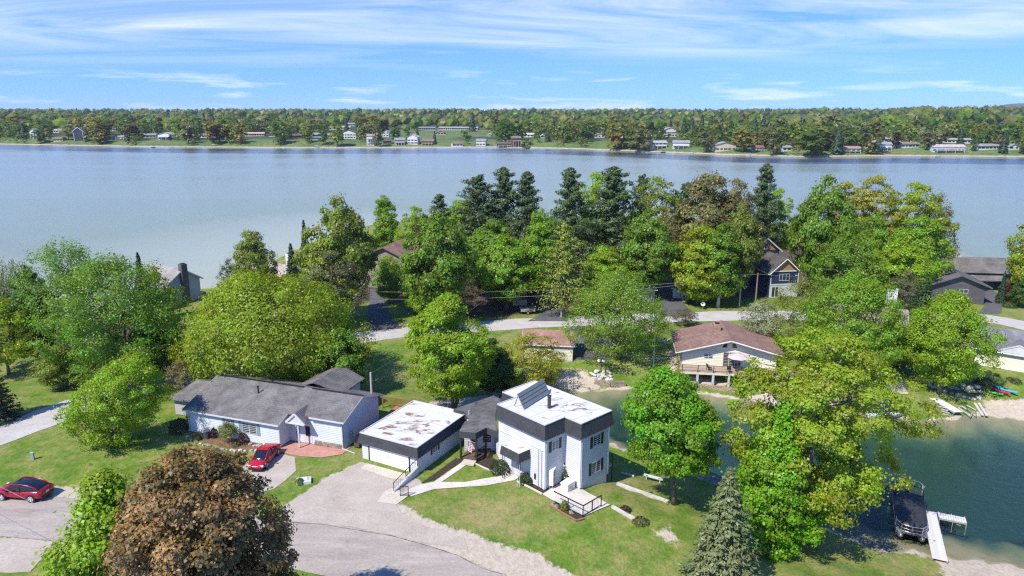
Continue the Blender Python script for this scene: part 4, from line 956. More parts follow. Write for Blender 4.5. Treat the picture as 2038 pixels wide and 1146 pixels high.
# ------------------------------------------------------------------ the white flat-roofed house
def white_house():
    u = rot(R(43)); w = rot(R(133))
    A = Vector((3.05, 58.3, 0))
    A = P(1085, 846, 9.6); A.z = 0; A = A + u * .16 + w * .16
    B = A + u * 2.6; C = B - w * 2.05; D = C + u * 4.0; E = D + w * 10.1; F = E - u * 4.2; G_ = F - w * 1.9; H_ = G_ - u * 2.4
    body = [A, B, C, D, E, F, G_, H_]
    body = [A, B, C, D, E, F, G_, H_]
    zb, zs, zt = 3.05, 8.25, 9.55
    root = empty('flat_roofed_house', (A.x, A.y, zb), 'white sided house with black shingled mansard edges and flat white roofs', 'house')
    mb = MB()
    for i in range(8):
        a, b = body[i], body[(i + 1) % 8]; siding(mb, a, b, zb, zs + .2, outward(a, b), .2)
    mb.build('wall', WHITE, root)
    MB().prism(offset_poly(body, -.05), 0.2, zb + .01).build('foundation', PAINT, root, (.60, .61, .63))
    def mansard(poly, z0, z1_, o0, o1, name='fascia'):
        lo = offset_poly(poly, o0); hi = offset_poly(poly, o1); n = len(poly)
        for i in range(n):
            j = (i + 1) % n
            fa = MB().add([(*lo[i][:2], z0), (*lo[j][:2], z0), (*hi[j][:2], z1_), (*hi[i][:2], z1_), (*offset_poly(poly, o0 - .12)[i][:2], z0), (*offset_poly(poly, o0 - .12)[j][:2], z0)], [(0, 1, 2, 3), (0, 1, 5, 4)])
            fa.build(name, FASCIA, root)
        so = MB(); ins = offset_poly(poly, -.01)
        for i in range(n):
            j = (i + 1) % n; so.add([(*lo[i][:2], z0 + .02), (*lo[j][:2], z0 + .02), (*ins[j][:2], z0 + .02), (*ins[i][:2], z0 + .02)], [(0, 1, 2, 3)])
        so.build('soffit', WHITE, root)
    def flat_roof(poly, z, m, o):
        out = offset_poly(poly, o)
        r = MB().add([(*p[:2], z) for p in out], [tuple(range(len(out)))]).build('roof', m, root)
        ed = MB()
        for i in range(len(out)):
            ed.bar((*out[i][:2], z + .03), (*out[(i + 1) % len(out)][:2], z + .03), .10, .08)
        a0, d0 = out[0], (out[1] - out[0]).normalized(); nrm = Vector((-d0.y, d0.x, 0)); arr = np.array([(p.x, p.y) for p in out])
        for k in range(1, 7):
            seg = [a0 + nrm * (k * 1.55 - 4.0) + d0 * t for t in np.linspace(-14, 14, 240)]; ins = sdist(arr, [p.x for p in seg], [p.y for p in seg]) < -.12
            ii = np.nonzero(ins)[0]
            if len(ii) > 3: MB().bar((*seg[ii[0]][:2], z + .006), (*seg[ii[-1]][:2], z + .006), .07, .008).build('roof_seam', mat('seam_tape', (.50, .50, .505), .7, .15), r)
        ed.build('roof_edge', mat('roof_edge_metal', (.55, .55, .58), .5), r)
        return r
    mansard(body, 8.15, 9.58, .36, .16)
    flat_roof(body, zt, mat_rusty_roof('stained_white_roof', .615, (2.6, 4.2, 6.4), 4.5), .15)
    corner = mat('corner_trim', (.78, .78, .79), .5)
    for i in (0, 1, 2, 3, 7): MB().box((body[i].x, body[i].y, (zb + 8.1) / 2), (.14, .14, 8.1 - zb), R(43)).build('corner_board', corner, root)
    # windows with dark shutters
    window(root, C, D, 2.25, 6.55, 1.15, 1.15, WHITE, None, BLACK, None, 2)
    window(root, C, D, 2.25, 3.75, 1.35, 1.25, WHITE, None, BLACK, None, 2)
    window(root, A, B, 1.35, 6.55, .95, 1.05, WHITE, None, BLACK, None, 2)
    # belt moulding, conduit and downpipes on the door side
    n = outward(H_, A); MB().bar(H_ + n * .06 + Vector((0, 0, 6.95)), A + n * .06 + Vector((0, 0, 6.95)), .08, .10).build('belt_moulding', corner, root)
    for s in (.35, .75):
        p = A + (H_ - A).normalized() * s + n * .08; MB().tube([(p.x, p.y, zb + .05), (p.x, p.y, 6.9)], .05, 6).build('downpipe', WHITE, root)
    for q in (A + u * .12 - w * .06, C - w * .07 + u * .1): MB().tube([(q.x, q.y, zb), (q.x, q.y, 8.1)], .045, 6).build('downpipe', WHITE, root)
    # awning over the side door
    du = (A - H_).normalized(); s0, s1 = 1.85, 4.25
    aw = [H_ + du * s0, H_ + du * s1]; pr = 1.45
    top = [aw[0] + n * .02, aw[0] + n * pr, aw[1] + n * pr, aw[1] + n * .02]
    low = [aw[0] - du * .12 + n * .02, aw[0] - du * .12 + n * (pr + .14), aw[1] + du * .12 + n * (pr + .14), aw[1] + du * .12 + n * .02]
    MB().prism([(p.x, p.y) for p in low], 5.55, 6.42, [(p.x, p.y) for p in top]).build('awning', FASCIA, root)
    MB().add([(p.x, p.y, 6.435) for p in top], [(0, 1, 2, 3)]).build('awning_roof', mat_rusty_roof('stained_awning_roof', .50, (0, 0, 0), 3.0), root)
    for k, q in enumerate((low[1] + du * .25 - n * .25, low[2] - du * .25 - n * .25)):
        for e in (-.12, .12): MB().tube([(q.x + du.x * e, q.y + du.y * e, 3.0), (q.x + du.x * e, q.y + du.y * e, 5.6)], .03, 5).build('awning_post', BLACK if k == 0 else WHITE, root)
    door(root, H_, A, 2.75, 3.05, .95, 2.1, WHITE, None, True)
    door(root, H_, A, 3.75, 3.05, .85, 2.1, WHITE, None, False)
    MB().box((*(A + n * .08 + (H_ - A).normalized() * 1.15)[:2], 3.95), (.14, .14, .5), R(43)).build('meter_box', DARKWOOD, root)
    # garage
    gu = rot(R(-28)); gv = rot(R(62))
    g0 = P(716, 861, 5.8); g0.z = 0; g0 = g0 + gu * .12 + gv * .12
    GL, GW = 6.75, 8.9
    g = [g0, g0 + gu * GL, g0 + gu * GL + gv * GW, g0 + gv * GW]
    mb = MB()
    for i in range(4): siding(mb, g[i], g[(i + 1) % 4], 2.95, 4.95, outward(g[i], g[(i + 1) % 4]), .2)
    mb.build('garage_wall', WHITE, root)
    MB().prism(offset_poly(g, -.04), 1.5, 2.96).build('garage_footing', PAINT, root, (.62, .63, .65))
    mansard(g, 4.75, 5.82, .34, .12)
    flat_roof(g, 5.79, mat_rusty_roof('rust_patched_garage_roof', .56, (-10.6 - A.x, 7.6, 2.7), 4.2), .11)
    gn = outward(g[0], g[1]); gp = lambda s, z, o: g[0] + gu * s + gn * o + Vector((0, 0, z))
    dr = MB().add([gp(.95, 3.0, .03), gp(5.75, 3.0, .03), gp(5.75, 4.9, .03), gp(.95, 4.9, .03)], [(0, 1, 2, 3)]).build('garage_door', PAINT, root, (.82, .82, .82))
    for k in range(4): MB().add([gp(1.0, 3.03 + k * .53, .045), gp(5.7, 3.03 + k * .53, .045), gp(5.7, 3.53 + k * .53, .045), gp(1.0, 3.53 + k * .53, .045), gp(1.0, 3.03 + k * .53, .03), gp(5.7, 3.03 + k * .53, .03), gp(5.7, 3.53 + k * .53, .03), gp(1.0, 3.53 + k * .53, .03)], [(0, 1, 2, 3), (0, 1, 5, 4), (2, 3, 7, 6)]).build('door_panel', mat('garage_door_panel', (.8, .8, .8), .5, .04), dr)
    MB().box(gp(3.3, 3.95, .07), (.18, .05, .05), R(-28)).build('handle', STEEL, dr)
    for s in (.88, 5.83): MB().bar(gp(s, 2.95, .05), gp(s, 4.85, .05), .10, .10).build('door_post', BLACK, root)
    # house number
    for k, ch in enumerate('1211'):
        bar_digit(root, gp(6.05 + k * .15, 4.0, .05), gu, ch, .16)
    window(root, g[1], g[2], 3.0, 3.95, .95, .75, WHITE, None, BLACK, None, 2, shut_w=.26)
    # entry link with its dark flat roof and porch bay
    lk = [P(*z1(*q), 6.15) for q in ((812,478),(925,492),(1002,452),(1078,482),(1062,385),(1082,302),(1110,262),(1050,232),(772,326),(848,346),(882,402),(850,412))]
    lk = [Vector((p.x, p.y, 0)) for p in lk]
    MB().prism([(p.x, p.y) for p in lk], 5.45, 6.12).build('entry_fascia', FASCIA, root)
    MB().add([(p.x, p.y, 6.14) for p in lk], [tuple(range(len(lk)))]).build('entry_roof', mat_shingle('weathered_roll_roof', (.135, .13, .125), .5), root)
    # recessed entry wall with front door, porch floor and posts
    p0 = Vector((*P(*z1(800, 640), 3.1)[:2], 0)); p1 = Vector((*P(*z1(1075, 660), 3.1)[:2], 0))
    bk = (rot(R(62)) + rot(R(80))).normalized()
    f = [lk[0] + Vector((.15, .2, 0)), lk[1] + Vector((0, .2, 0)), lk[2] + Vector((-.1, .2, 0)), lk[2] + bk * 2.4, lk[0] + bk * 2.4]
    MB().prism([(p.x, p.y) for p in f], 2.8, 3.18).build('porch_floor', mat('porch_boards', (.12, .085, .065), .85, .3, 3), root)
    e0 = g[1] + gv * 6.3; e1 = H_ + (A - H_).normalized() * .3 + w * .1
    e0 = lk[0] + bk * 1.9 - gu * .3; e1 = lk[2] + bk * 1.6 + gu * .3; e2 = H_ + (A - H_).normalized() * 1.0
    mb = MB()
    siding(mb, e0, e1, 2.9, 5.5, outward(e0, e1), .2); siding(mb, e1, e2, 2.9, 5.5, outward(e1, e2), .2)
    mb.build('entry_wall', WHITE, root)
    L = (e1 - e0).length
    door(root, e0, e1, L * .32, 3.18, .95, 2.05, WHITE, None, True); window(root, e0, e1, L * .74, 3.9, .8, 1.2, DARKWOOD, None, None, None, 2)
    window(root, e1, e2, (e2 - e1).length * .5, 3.9, .8, 1.1, WHITE, None, None, None, 2)
    for q in (lk[0] + Vector((.12, .18, 0)), lk[1] + Vector((.05, .15, 0)), lk[2] + Vector((-.1, .1, 0))):
        MB().box((q.x, q.y, 4.28), (.17, .17, 2.4), R(-20)).build('porch_post', DARKWOOD, root)
    q1, q2 = lk[1] + Vector((.1, .15, 0)), lk[2] + Vector((-.15, .1, 0))
    MB().bar((*q1[:2], 4.1), (*q2[:2], 4.1), .06, .06).build('porch_rail', DARKWOOD, root)
    for k in range(1, 12):
        q = q1.lerp(q2, k / 12); MB().bar((*q[:2], 3.2), (*q[:2], 4.08), .03, .03).build('baluster', DARKWOOD, root)
    s0 = (lk[0] + lk[1]) / 2 + Vector((.25, -.05, 0)); dd = outward(lk[0], lk[1])
    MB().box((*(s0 + dd * .45)[:2], 3.08), (1.3, .85, .18), math.atan2(gu.y, gu.x) + .2).build('porch_step', BEIGE, root)
    # chimney pipe, belongs to the roof
    v = P(1093, 812, 9.55); MB().lathe((v.x, v.y, 9.5), [(.17, 0), (.17, 1.25), (.22, 1.26), (.22, 1.34), (.05, 1.4)], 10).build('flue', mat('sooty_metal', (.05, .05, .05), .6), root)
    v = P(*z1(880, 365), 6.15); MB().lathe((v.x, v.y, 6.1), [(.05, 0), (.05, .5), (.07, .52)], 6).build('vent_pipe', WHITE, root)
    v = P(*z1(882, 405), 5.9); MB().lathe((v.x, v.y - .1, 5.9), [(.02, 0), (.22, .08), (.26, .12)], 10).build('satellite_dish', WHITE, root)
    # low white ramp wall beside the drive
    a = g[1] + gn * .0; bq = Vector((*P(*z1(357, 905), 3.0)[:2], 0)); dn = (bq - a).normalized(); sd = Vector((-dn.y, dn.x, 0)) * .12
    MB().add([(*(a + sd)[:2], 2.8), (*(bq + sd)[:2], 2.7), (*(bq + sd)[:2], 3.12), (*(a + sd)[:2], 3.75), (*(a - sd)[:2], 2.8), (*(bq - sd)[:2], 2.7), (*(bq - sd)[:2], 3.12), (*(a - sd)[:2], 3.75)], [(0, 1, 2, 3), (4, 5, 6, 7), (0, 1, 5, 4), (1, 2, 6, 5), (2, 3, 7, 6), (3, 0, 4, 7)]).build('ramp_wall', WHITE, root)
    for t0 in (.0, .5, 1.0):
        q = a.lerp(bq, t0 * .98); z0 = 3.75 - .63 * t0; MB().bar((*q[:2], z0), (*q[:2], z0 + .85), .05, .05).build('rail_post', BLACK, root)
    MB().bar((*a[:2], 4.6), (*bq[:2], 3.97), .04, .04).build('handrail', BLACK, root)
    for k in range(1, 14):
        q = a.lerp(bq, k / 14); z0 = 3.75 - .63 * k / 14; MB().bar((*q[:2], z0), (*q[:2], z0 + .84), .02, .02).build('baluster', BLACK, root)
    # small deck at the lake end of the house
    dk = [D + w * .3, D + w * .3 + u * 1.1, D + w * 3.2 + u * 1.1, D + w * 3.2]
    MB().prism([(p.x, p.y) for p in dk], 3.35, 3.5).build('deck_floor', GREYWOOD, root)
    for p in (dk[1], dk[2], (dk[1] + dk[2]) / 2): MB().bar((*p[:2], .8), (*p[:2], 4.5), .10, .10).build('deck_post', BLACK, root)
    for zz in (4.45, 4.0, 3.7): MB().bar((*dk[1][:2], zz), (*dk[2][:2], zz), .04, .04).build('deck_rail', BLACK, root)
    MB().bar((*dk[0][:2], 4.45), (*dk[1][:2], 4.45), .04, .04).build('deck_rail', BLACK, root)
    MB().box((*(D + w * .9 + u * .25)[:2], 2.2), (.5, 1.2, 2.3), R(43)).build('deck_skirt', mat('dark_stone_skirt', (.10, .09, .08), .9, .4, 4), root)
    return dict(A=A, B=B, C=C, D=D, H=H_, u=u, w=w, g=g, gu=gu, gv=gv, root=root, zt=zt)
SEG = {'0': 'abcdef', '1': 'bc', '2': 'abged', '3': 'abgcd', '5': 'afgcd', '7': 'abc', '9': 'abcdfg'}
def bar_digit(root, p, d, ch, h):
    w = h * .55; up = Vector((0, 0, 1)); pos = {'a': ((0, h), (w, h)), 'b': ((w, h), (w, h/2)), 'c': ((w, h/2), (w, 0)), 'd': ((0, 0), (w, 0)), 'e': ((0, h/2), (0, 0)), 'f': ((0, h), (0, h/2)), 'g': ((0, h/2), (w, h/2))}
    mb = MB()
    for s in SEG[ch]:
        (x0, y0), (x1, y1) = pos[s]; mb.bar(p + d * x0 + up * y0, p + d * x1 + up * y1, .025, .025)
    mb.build('house_number_digit', STEEL, root)
WH = white_house()

# solar rack standing on the upper roof
def solar():
    b0 = P(1042, 815, 9.6); b1 = P(1093, 783, 9.6); d = (b1 - b0).normalized(); n = Vector((d.y, -d.x, 0)); L = (b1 - b0).length
    root = empty('solar_rack', b0, 'slatted solar collector tilted on the upper white roof', 'solar panel')
    up = (Vector((0, 0, 1)) * .86 - n * .5).normalized(); Hh = 1.45
    lift = Vector((0, 0, .12))
    bk = b0 + lift - n * .02
    MB().add([bk, bk + d * L, bk + d * L + up * Hh, bk + up * Hh], [(0, 1, 2, 3)]).build('backing', BLACK, root)
    for k in range(4):
        a = b0 + lift + up * (Hh * k / 4 + .02); c = b0 + lift + up * (Hh * (k + 1) / 4 - .04)
        q = [a, a + d * L, c + d * L, c]; nn = d.cross(up) * .05
        MB().add(q + [p + nn for p in q], [(0, 1, 2, 3), (4, 5, 6, 7), (0, 1, 5, 4), (1, 2, 6, 5), (2, 3, 7, 6), (3, 0, 4, 7)]).build('panel', mat('collector_face', (.19, .21, .20), .35, .1), root)
    fr = MB(); e = b0 + lift
    fr.bar(e, e + d * L, .06); fr.bar(e + up * Hh, e + up * Hh + d * L, .06); fr.bar(e, e + up * Hh, .06); fr.bar(e + d * L, e + d * L + up * Hh, .06)
    fr.build('frame', STEEL, root)
    for t in (.04, .96):
        p = e + d * L * t; MB().bar(p + up * Hh * .96, p - n * 1.15 - Vector((0, 0, .08)), .05).build('strut', BLACK, root)
solar()

# ------------------------------------------------------------------ the grey roofed ranch house
def ranch():
    ru = rot(R(-19)); rv = rot(R(71)); O = T(381, 860); O.z = 3.0
    root = empty('ranch_house', O, 'pale blue sided ranch house with long grey shingle roof and small entry gable', 'house')
    pt = lambda x, y, z=0.0: Vector((O.x, O.y, 0)) + ru * x + rv * y + Vector((0, 0, z))
    L1, L2, D0, DB = 11.6, 18.2, 1.7, 9.0
    base, ev = 3.05, 5.78; ry = 5.2; k = .34; ridge = ev + ry * k
    wall = [pt(0, 0), pt(L1, 0), pt(L1, D0), pt(L2, D0), pt(L2, DB), pt(0, DB)]
    col = (.56, .60, .62); mb = MB()
    for i in range(6): siding(mb, wall[i], wall[(i + 1) % 6], base, ev + (0.5 if i in (2,) else 0), outward(wall[i], wall[(i + 1) % 6]), .2)
    mb.build('wall', PAINT, root, col)
    for x in (0, L2):
        y0 = 0 if x == 0 else D0; zf = ev + k * y0
        MB().add([pt(x, y0, ev), pt(x, DB, ev), pt(x, DB, ridge - (DB - ry) * k), pt(x, ry, ridge), pt(x, y0, zf)], [(0, 1, 2, 3, 4)]).build('gable_end', PAINT, root, col)
    MB().prism([(p.x, p.y) for p in offset_poly(wall, -.03)], 1.8, base + .01).build('foundation', PAINT, root, (.4, .39, .37))
    ov = .45; th = .1
    def sl(pts, name='roof'):
        q = [pt(*p) for p in pts]; up = Vector((0, 0, th)); n = len(q)
        return MB().add(q + [p + up for p in q], [tuple(range(n)), tuple(range(n, 2 * n))] + [(i, (i + 1) % n, n + (i + 1) % n, n + i) for i in range(n)]).build(name, SHINGLE, root, (.165, .155, .15))
    zz = lambda y: ridge - abs(ry - y) * k
    rf = sl([(-ov, -ov, zz(-ov)), (L1 + .3, -ov, zz(-ov)), (L1 + .3, D0 - ov, zz(D0 - ov)), (L2 + ov, D0 - ov, zz(D0 - ov)), (L2 + ov, ry, ridge), (-ov, ry, ridge)])
    sl([(-ov, ry, ridge), (L2 + ov, ry, ridge), (L2 + ov, DB + ov, zz(DB + ov)), (-ov, DB + ov, zz(DB + ov))])
    MB().bar(pt(-ov, ry, ridge + .13), pt(L2 * .62, ry, ridge + .13), .25, .05).build('ridge_vent', BLACK, rf)
    MB().bar(pt(L2 * .68, ry, ridge + .13), pt(L2 + ov, ry, ridge + .13), .25, .05).build('ridge_vent', BLACK, rf)
    tr = MB()
    for a, b in (((-ov, -ov), (L1 + .3, -ov)), ((L1 + .3, -ov), (L1 + .3, D0 - ov)), ((L1 + 2.9, D0 - ov), (L2 + ov, D0 - ov)), ((L2 + ov, D0 - ov), (L2 + ov, ry)), ((L2 + ov, ry), (L2 + ov, DB + ov)), ((-ov, -ov), (-ov, ry)), ((-ov, ry), (-ov, DB + ov))):
        tr.bar(pt(*a, zz(a[1]) - .02), pt(*b, zz(b[1]) - .02), .08, .18)
    tr.build('gutter', WHITE, root)
    for x, y in ((-.06, -.08), (L2 - .08, D0 - .08), (L1 + .05, -.06)): MB().bar(pt(x, y, base), pt(x, y, ev), .09, .09).build('downspout', WHITE, root)
    MB().bar(pt(-.1, -.1, 3.12), pt(-1.3, -.7, 3.08), .09, .07).build('downspout', WHITE, root); MB().bar(pt(L2 - .1, D0 - .1, 3.12), pt(L2 + 1.6, D0 - .5, 3.06), .09, .07).build('downspout', WHITE, root)
    bl = mat('blue_grey_shutter', (.20, .27, .31), .6)
    window(root, wall[0], wall[1], 5.2, 3.95, .75, 1.25, WHITE, None, bl, None, 1, shut_w=.34)
    window(root, wall[0], wall[1], 7.9, 3.9, 1.9, 1.3, WHITE, None, bl, None, 2, shut_w=.36)
    # entry gable with its door
    gx, gy = L1 + 1.75, .45; hw = 1.15; ze = ev - .05; zp = ze + 1.05
    back = ry - (ridge - zp) / k
    for s in (-1, 1):
        q = [pt(gx + s * hw, gy, ze), pt(gx, gy, zp), pt(gx, back, zp), pt(gx + s * hw, max(gy + .1, ry - (ridge - ze) / k), ze)]; up = Vector((0, 0, .09))
        MB().add(q + [p + up for p in q], [(0, 1, 2, 3), (4, 5, 6, 7), (0, 1, 5, 4), (1, 2, 6, 5), (2, 3, 7, 6), (3, 0, 4, 7)]).build('entry_roof', SHINGLE, root, (.16, .15, .145))
        MB().bar(pt(gx + s * hw, gy - .04, ze), pt(gx, gy - .04, zp), .08, .22).build('gable_trim', WHITE, root)
    MB().add([pt(gx - hw * .9, gy + .05, ze - .06), pt(gx + hw * .9, gy + .05, ze - .06), pt(gx, gy + .05, zp - .05)], [(0, 1, 2)]).build('entry_gable', WHITE, root)
    MB().bar(pt(gx - hw, gy, ze - .05), pt(gx + hw, gy, ze - .05), .1, .12).build('gable_trim', WHITE, root)
    MB().bar(pt(gx + .2, gy + .15, base), pt(gx + .2, gy + .15, ze - .1), .14, .14).build('entry_post', WHITE, root)
    door(root, wall[2], wall[3], 2.35, 3.1, .95, 2.1, WHITE, None, True)
    window(root, wall[2], wall[3], 1.1, 3.5, .6, 1.6, WHITE, None, None, None, 1)
    # stone skirt right of the door
    rg = random.Random(4)
    for i in range(14):
        for j in range(2):
            x = L1 + 3.2 + i * .27 + (j % 2) * .1
            if x > L2 - .15: continue
            s = MB().box(pt(x, D0 - .05, 3.18 + j * .24), (.25, .12, .21), R(-19) + rg.uniform(-.1, .1)); v = rg.uniform(.7, 1.2)
            s.build('stone', STONE, root, (.34 * v, .29 * v, .22 * v))
    # roof pipes
    for x, y, h in ((6.6, 3.4, .8), (6.6, 5.9, .6), (12.2, 6.6, .3)):
        p = pt(x, y, zz(y)); MB().lathe((p.x, p.y, p.z), [(.09, 0), (.09, h), (.13, h + .02), (.13, h + .12), (.03, h + .14)], 8).build('roof_pipe', BLACK, rf)
    # rear wing and low side garage
    wx, wy0, wy1, ww = 11.6, 7.0, 11.8, 2.6; wr = ridge + .15; we = wr - ww * .42
    q = [pt(wx - ww, DB), pt(wx + ww, DB), pt(wx + ww, wy1), pt(wx - ww, wy1)]; mb = MB()
    for i in (1, 2, 3): siding(mb, q[i], q[(i + 1) % 4], base, we + .1, outward(q[i], q[(i + 1) % 4]), .2)
    mb.build('rear_wall', PAINT, root, col)
    for s in (-1, 1): sl([(wx + s * (ww + ov), wy0 + .5, we - ov * .42), (wx, wy0 - .6, wr), (wx, wy1 + ov, wr), (wx + s * (ww + ov), wy1 + ov, we - ov * .42)], 'rear_roof')
    MB().add([pt(wx - ww, wy1, we), pt(wx + ww, wy1, we), pt(wx, wy1, wr)], [(0, 1, 2)]).build('rear_gable', PAINT, root, col)
    q = [pt(-5.0, 3.0), pt(-.02, 3.0), pt(-.02, 9.0), pt(-5.0, 9.0)]; mb = MB()
    for i in (0, 2, 3): siding(mb, q[i], q[(i + 1) % 4], base, 5.1, outward(q[i], q[(i + 1) % 4]), .2)
    mb.build('side_wall', PAINT, root, (.4, .38, .36))
    sl([(-5.4, 2.5, 4.95), (-.05, 2.5, 4.95), (-.05, 6.0, 6.2), (-4.2, 6.0, 6.2)], 'side_roof'); sl([(-5.4, 9.4, 4.95), (-.05, 9.4, 4.95), (-.05, 6.0, 6.2), (-4.2, 6.0, 6.2)], 'side_roof')
    sl([(-5.4, 2.5, 4.95), (-4.2, 6.0, 6.2), (-5.4, 9.4, 4.95)], 'side_roof')
    return pt, L2, D0, DB
RP, RL2, RD0, RDB = ranch()

# cedar deck behind the ranch house
def cedar_deck():
    a = RP(RL2 + .15, 5.5); root = empty('cedar_deck', (a.x, a.y, 3.0), 'orange brown cedar deck with slatted railing behind the ranch house', 'deck')
    n = 22
    for i in range(n):
        y = 5.6 + i * .32; MB().box(RP(RL2 + 2.0, y + .12, 3.35), (3.6, .30, .05), R(-19)).build('plank', mat('orange_deck_stain', (.42, .15, .075), .7, .15), root)
    xs = (RL2 + .3, RL2 + 3.75)
    pts = [RP(RL2 + .3, 10.15), RP(RL2 + 2.4, 10.15), RP(RL2 + 2.7, 11.2), RP(RL2 + 3.75, 11.2)]
    pts = [RP(RL2 - 1.6, 12.7), RP(RL2 + .3, 12.7), RP(RL2 + 2.0, 12.7), RP(RL2 + 3.75, 12.7), RP(RL2 + 3.75, 10.6), RP(RL2 + 3.75, 8.6), RP(RL2 + 3.75, 6.6)]
    for p in pts: MB().bar((*p[:2], 2.9), (*p[:2], 4.35), .12).build('post', WOOD, root)
    for a, b in zip(pts[:-1], pts[1:]):
        MB().bar((*a[:2], 4.32), (*b[:2], 4.32), .10, .05).build('handrail', WOOD, root)
        for k in range(1, 11):
            q = a.lerp(b, k / 11); MB().bar((*q[:2], 3.4), (*q[:2], 4.3), .05).build('baluster', WOOD, root)
cedar_deck()

# ------------------------------------------------------------------ houses across the lagoon and in the wood
def at(px, py, dz=0): p = T(px, py); return Vector((p.x, p.y, p.z + dz))
def brown_house():
    o = at(1448, 742); o.z = 1.9
    ang = R(-8); L, W = 12.8, 7.6
    o = o + rot(ang + math.pi / 2) * 3.6
    root, pt = gable('brown_roofed_house', o, ang, L, W, 2.75, 1.75, 'cream house with brown metal roof and raised deck across the lagoon', (.70, .67, .53), (.29, .185, .15), 1.0, ridge_x=False, base=.2,
        wins=(('f', 3.6, 1.5, 1.25, .65, 2),), chimney=(-1.3, .3, 3.4, 5.4, (1.0, .8), (.36, .24, .17)), trim=(.78, .76, .68))
    MB().add([pt(-.8, -W/2 - .03, .5), pt(1.6, -W/2 - .03, .5), pt(1.6, -W/2 - .03, 2.5), pt(-.8, -W/2 - .03, 2.5)], [(0, 1, 2, 3)]).build('glass_door', GLASS, root)
    for x in (-.8, 0, .8, 1.6): MB().bar(pt(x, -W/2 - .06, .5), pt(x, -W/2 - .06, 2.5), .07, .07).build('door_frame', WHITE, root)
    for x in (-.7, .7): MB().add([pt(x - .35, -W/2 - .03, 3.2), pt(x + .35, -W/2 - .03, 3.2), pt(x + .35 * (x < 0), -W/2 - .03, 3.75), pt(x - .35 * (x > 0), -W/2 - .03, 3.75)], [(0, 1, 2, 3)]).build('gable_light', GLASS, root)
    # standing seams
    k = 1.75 / (L / 2)
    for s in (-1, 1):
        for i in range(18):
            y = -W/2 - .95 + i * (W + 1.9) / 17
            MB().bar(pt(s * (L/2 + 1.0), y, 2.75 - 1.0 * k + .12), pt(0, y, 4.5 + .12), .04, .05).build('roof_seam', mat('seam_metal', (.24, .14, .11), .5), root)
    # raised deck
    dz = .42; y0, y1 = -W/2 - 2.9, -W/2 - .05
    for i in range(16):
        y = y0 + (i + .5) * (y1 - y0) / 16; MB().box(pt(.8, y, dz), (15.2, (y1 - y0) / 16 - .02, .06), ang).build('deck_board', mat('deck_tan', (.40, .31, .23), .8, .15), root)
    MB().box(pt(.8, y0 - .02, dz - .16), (15.2, .06, .26), ang).build('deck_beam', mat('deck_cream', (.66, .60, .48), .8, .1), root)
    for i in range(8):
        x = -6.6 + i * 2.1
        MB().bar(pt(x, y0 + .1, -1.9), pt(x, y0 + .1, dz - .05), .26, .26).build('deck_post', WHITE, root)
        MB().bar(pt(x, y0 + .02, dz), pt(x, y0 + .02, dz + 1.05), .09, .09).build('rail_post', DARKWOOD, root)
    for zz in (1.02, .62, .25): MB().bar(pt(-6.7, y0 + .02, dz + zz), pt(8.3, y0 + .02, dz + zz), .05 if zz > 1 else .025).build('rail', DARKWOOD, root)
    for i in range(6):
        p = pt(-7.0 - i * .3, y0 + .8, dz - .1 - i * .3); MB().box(p, (.32, 1.3, .06), ang).build('stair_tread', WOOD, root)
    for yy in (y0 + .1, y0 + 1.5): MB().bar(pt(-6.8, yy, dz + 1.0), pt(-8.8, yy, dz - .6), .06).build('stair_rail', DARKWOOD, root)
    # sunshade and chairs standing on the deck
    p = pt(.9, y0 + 1.2, dz + .04)
    um = empty('patio_umbrella', p, 'pinkish grey parasol on the deck of the brown roofed house', 'umbrella')
    MB().lathe(p, [(.02, 0), (.02, 2.2)], 6).build('pole', WHITE, um); MB().lathe(p, [(.3, 0), (.3, .06), (.05, .08)], 10).build('base', BLACK, um)
    MB().lathe(p, [(1.45, 2.0), (1.4, 2.05), (.75, 2.35), (.02, 2.55)], 8).build('canopy', mat('canopy_cloth', (.55, .46, .44), .9), um)
    for i, (x, y, lab) in enumerate(((-2.9, y0 + .9, 'dark slatted chair left on the deck across the lagoon'), (-.3, y0 + .6, 'dark chair under the parasol edge on the deck'))):
        deck_chair(pt(x, y, dz + .03), ang + .4 + i, lab, DARKWOOD)
    return root
def deck_chair(p, rz, lab, m):
    r = empty('deck_chair', p, lab, 'chair', 'chairs on the lagoon deck'); d = rot(rz); s = Vector((-d.y, d.x, 0)); up = Vector((0, 0, 1))
    for i in range(4): MB().bar(p + d * (-.2 + i * .14) - s * .26 + up * .42, p + d * (-.2 + i * .14) + s * .26 + up * .42, .11, .03).build('slat', m, r)
    for i in range(4): MB().bar(p - d * (.27 + .03 * i) - s * .26 + up * (.52 + i * .14), p - d * (.27 + .03 * i) + s * .26 + up * (.52 + i * .14), .03, .11).build('backrest_slat', m, r)
    for a in (-.22, .25):
        for b in (-.25, .25): MB().bar(p + d * a + s * b, p + d * a + s * b + up * (.62 if a > 0 else .98), .05).build('leg', m, r)
brown_house()
def small_garage():
    o = at(1092, 716); gable('brown_roofed_garage', o + Vector((.2, 2.6, 0)), R(-7), 7.2, 5.2, 2.5, 1.2, 'small cream garage with brown roof behind the golden tree', (.66, .63, .50), (.32, .18, .14), .35, wins=(('r', 2.6, 1.2, .8, .7),), cat='garage', doors=(('b', 2.2, .1, 2.6, 2.1),))
small_garage()
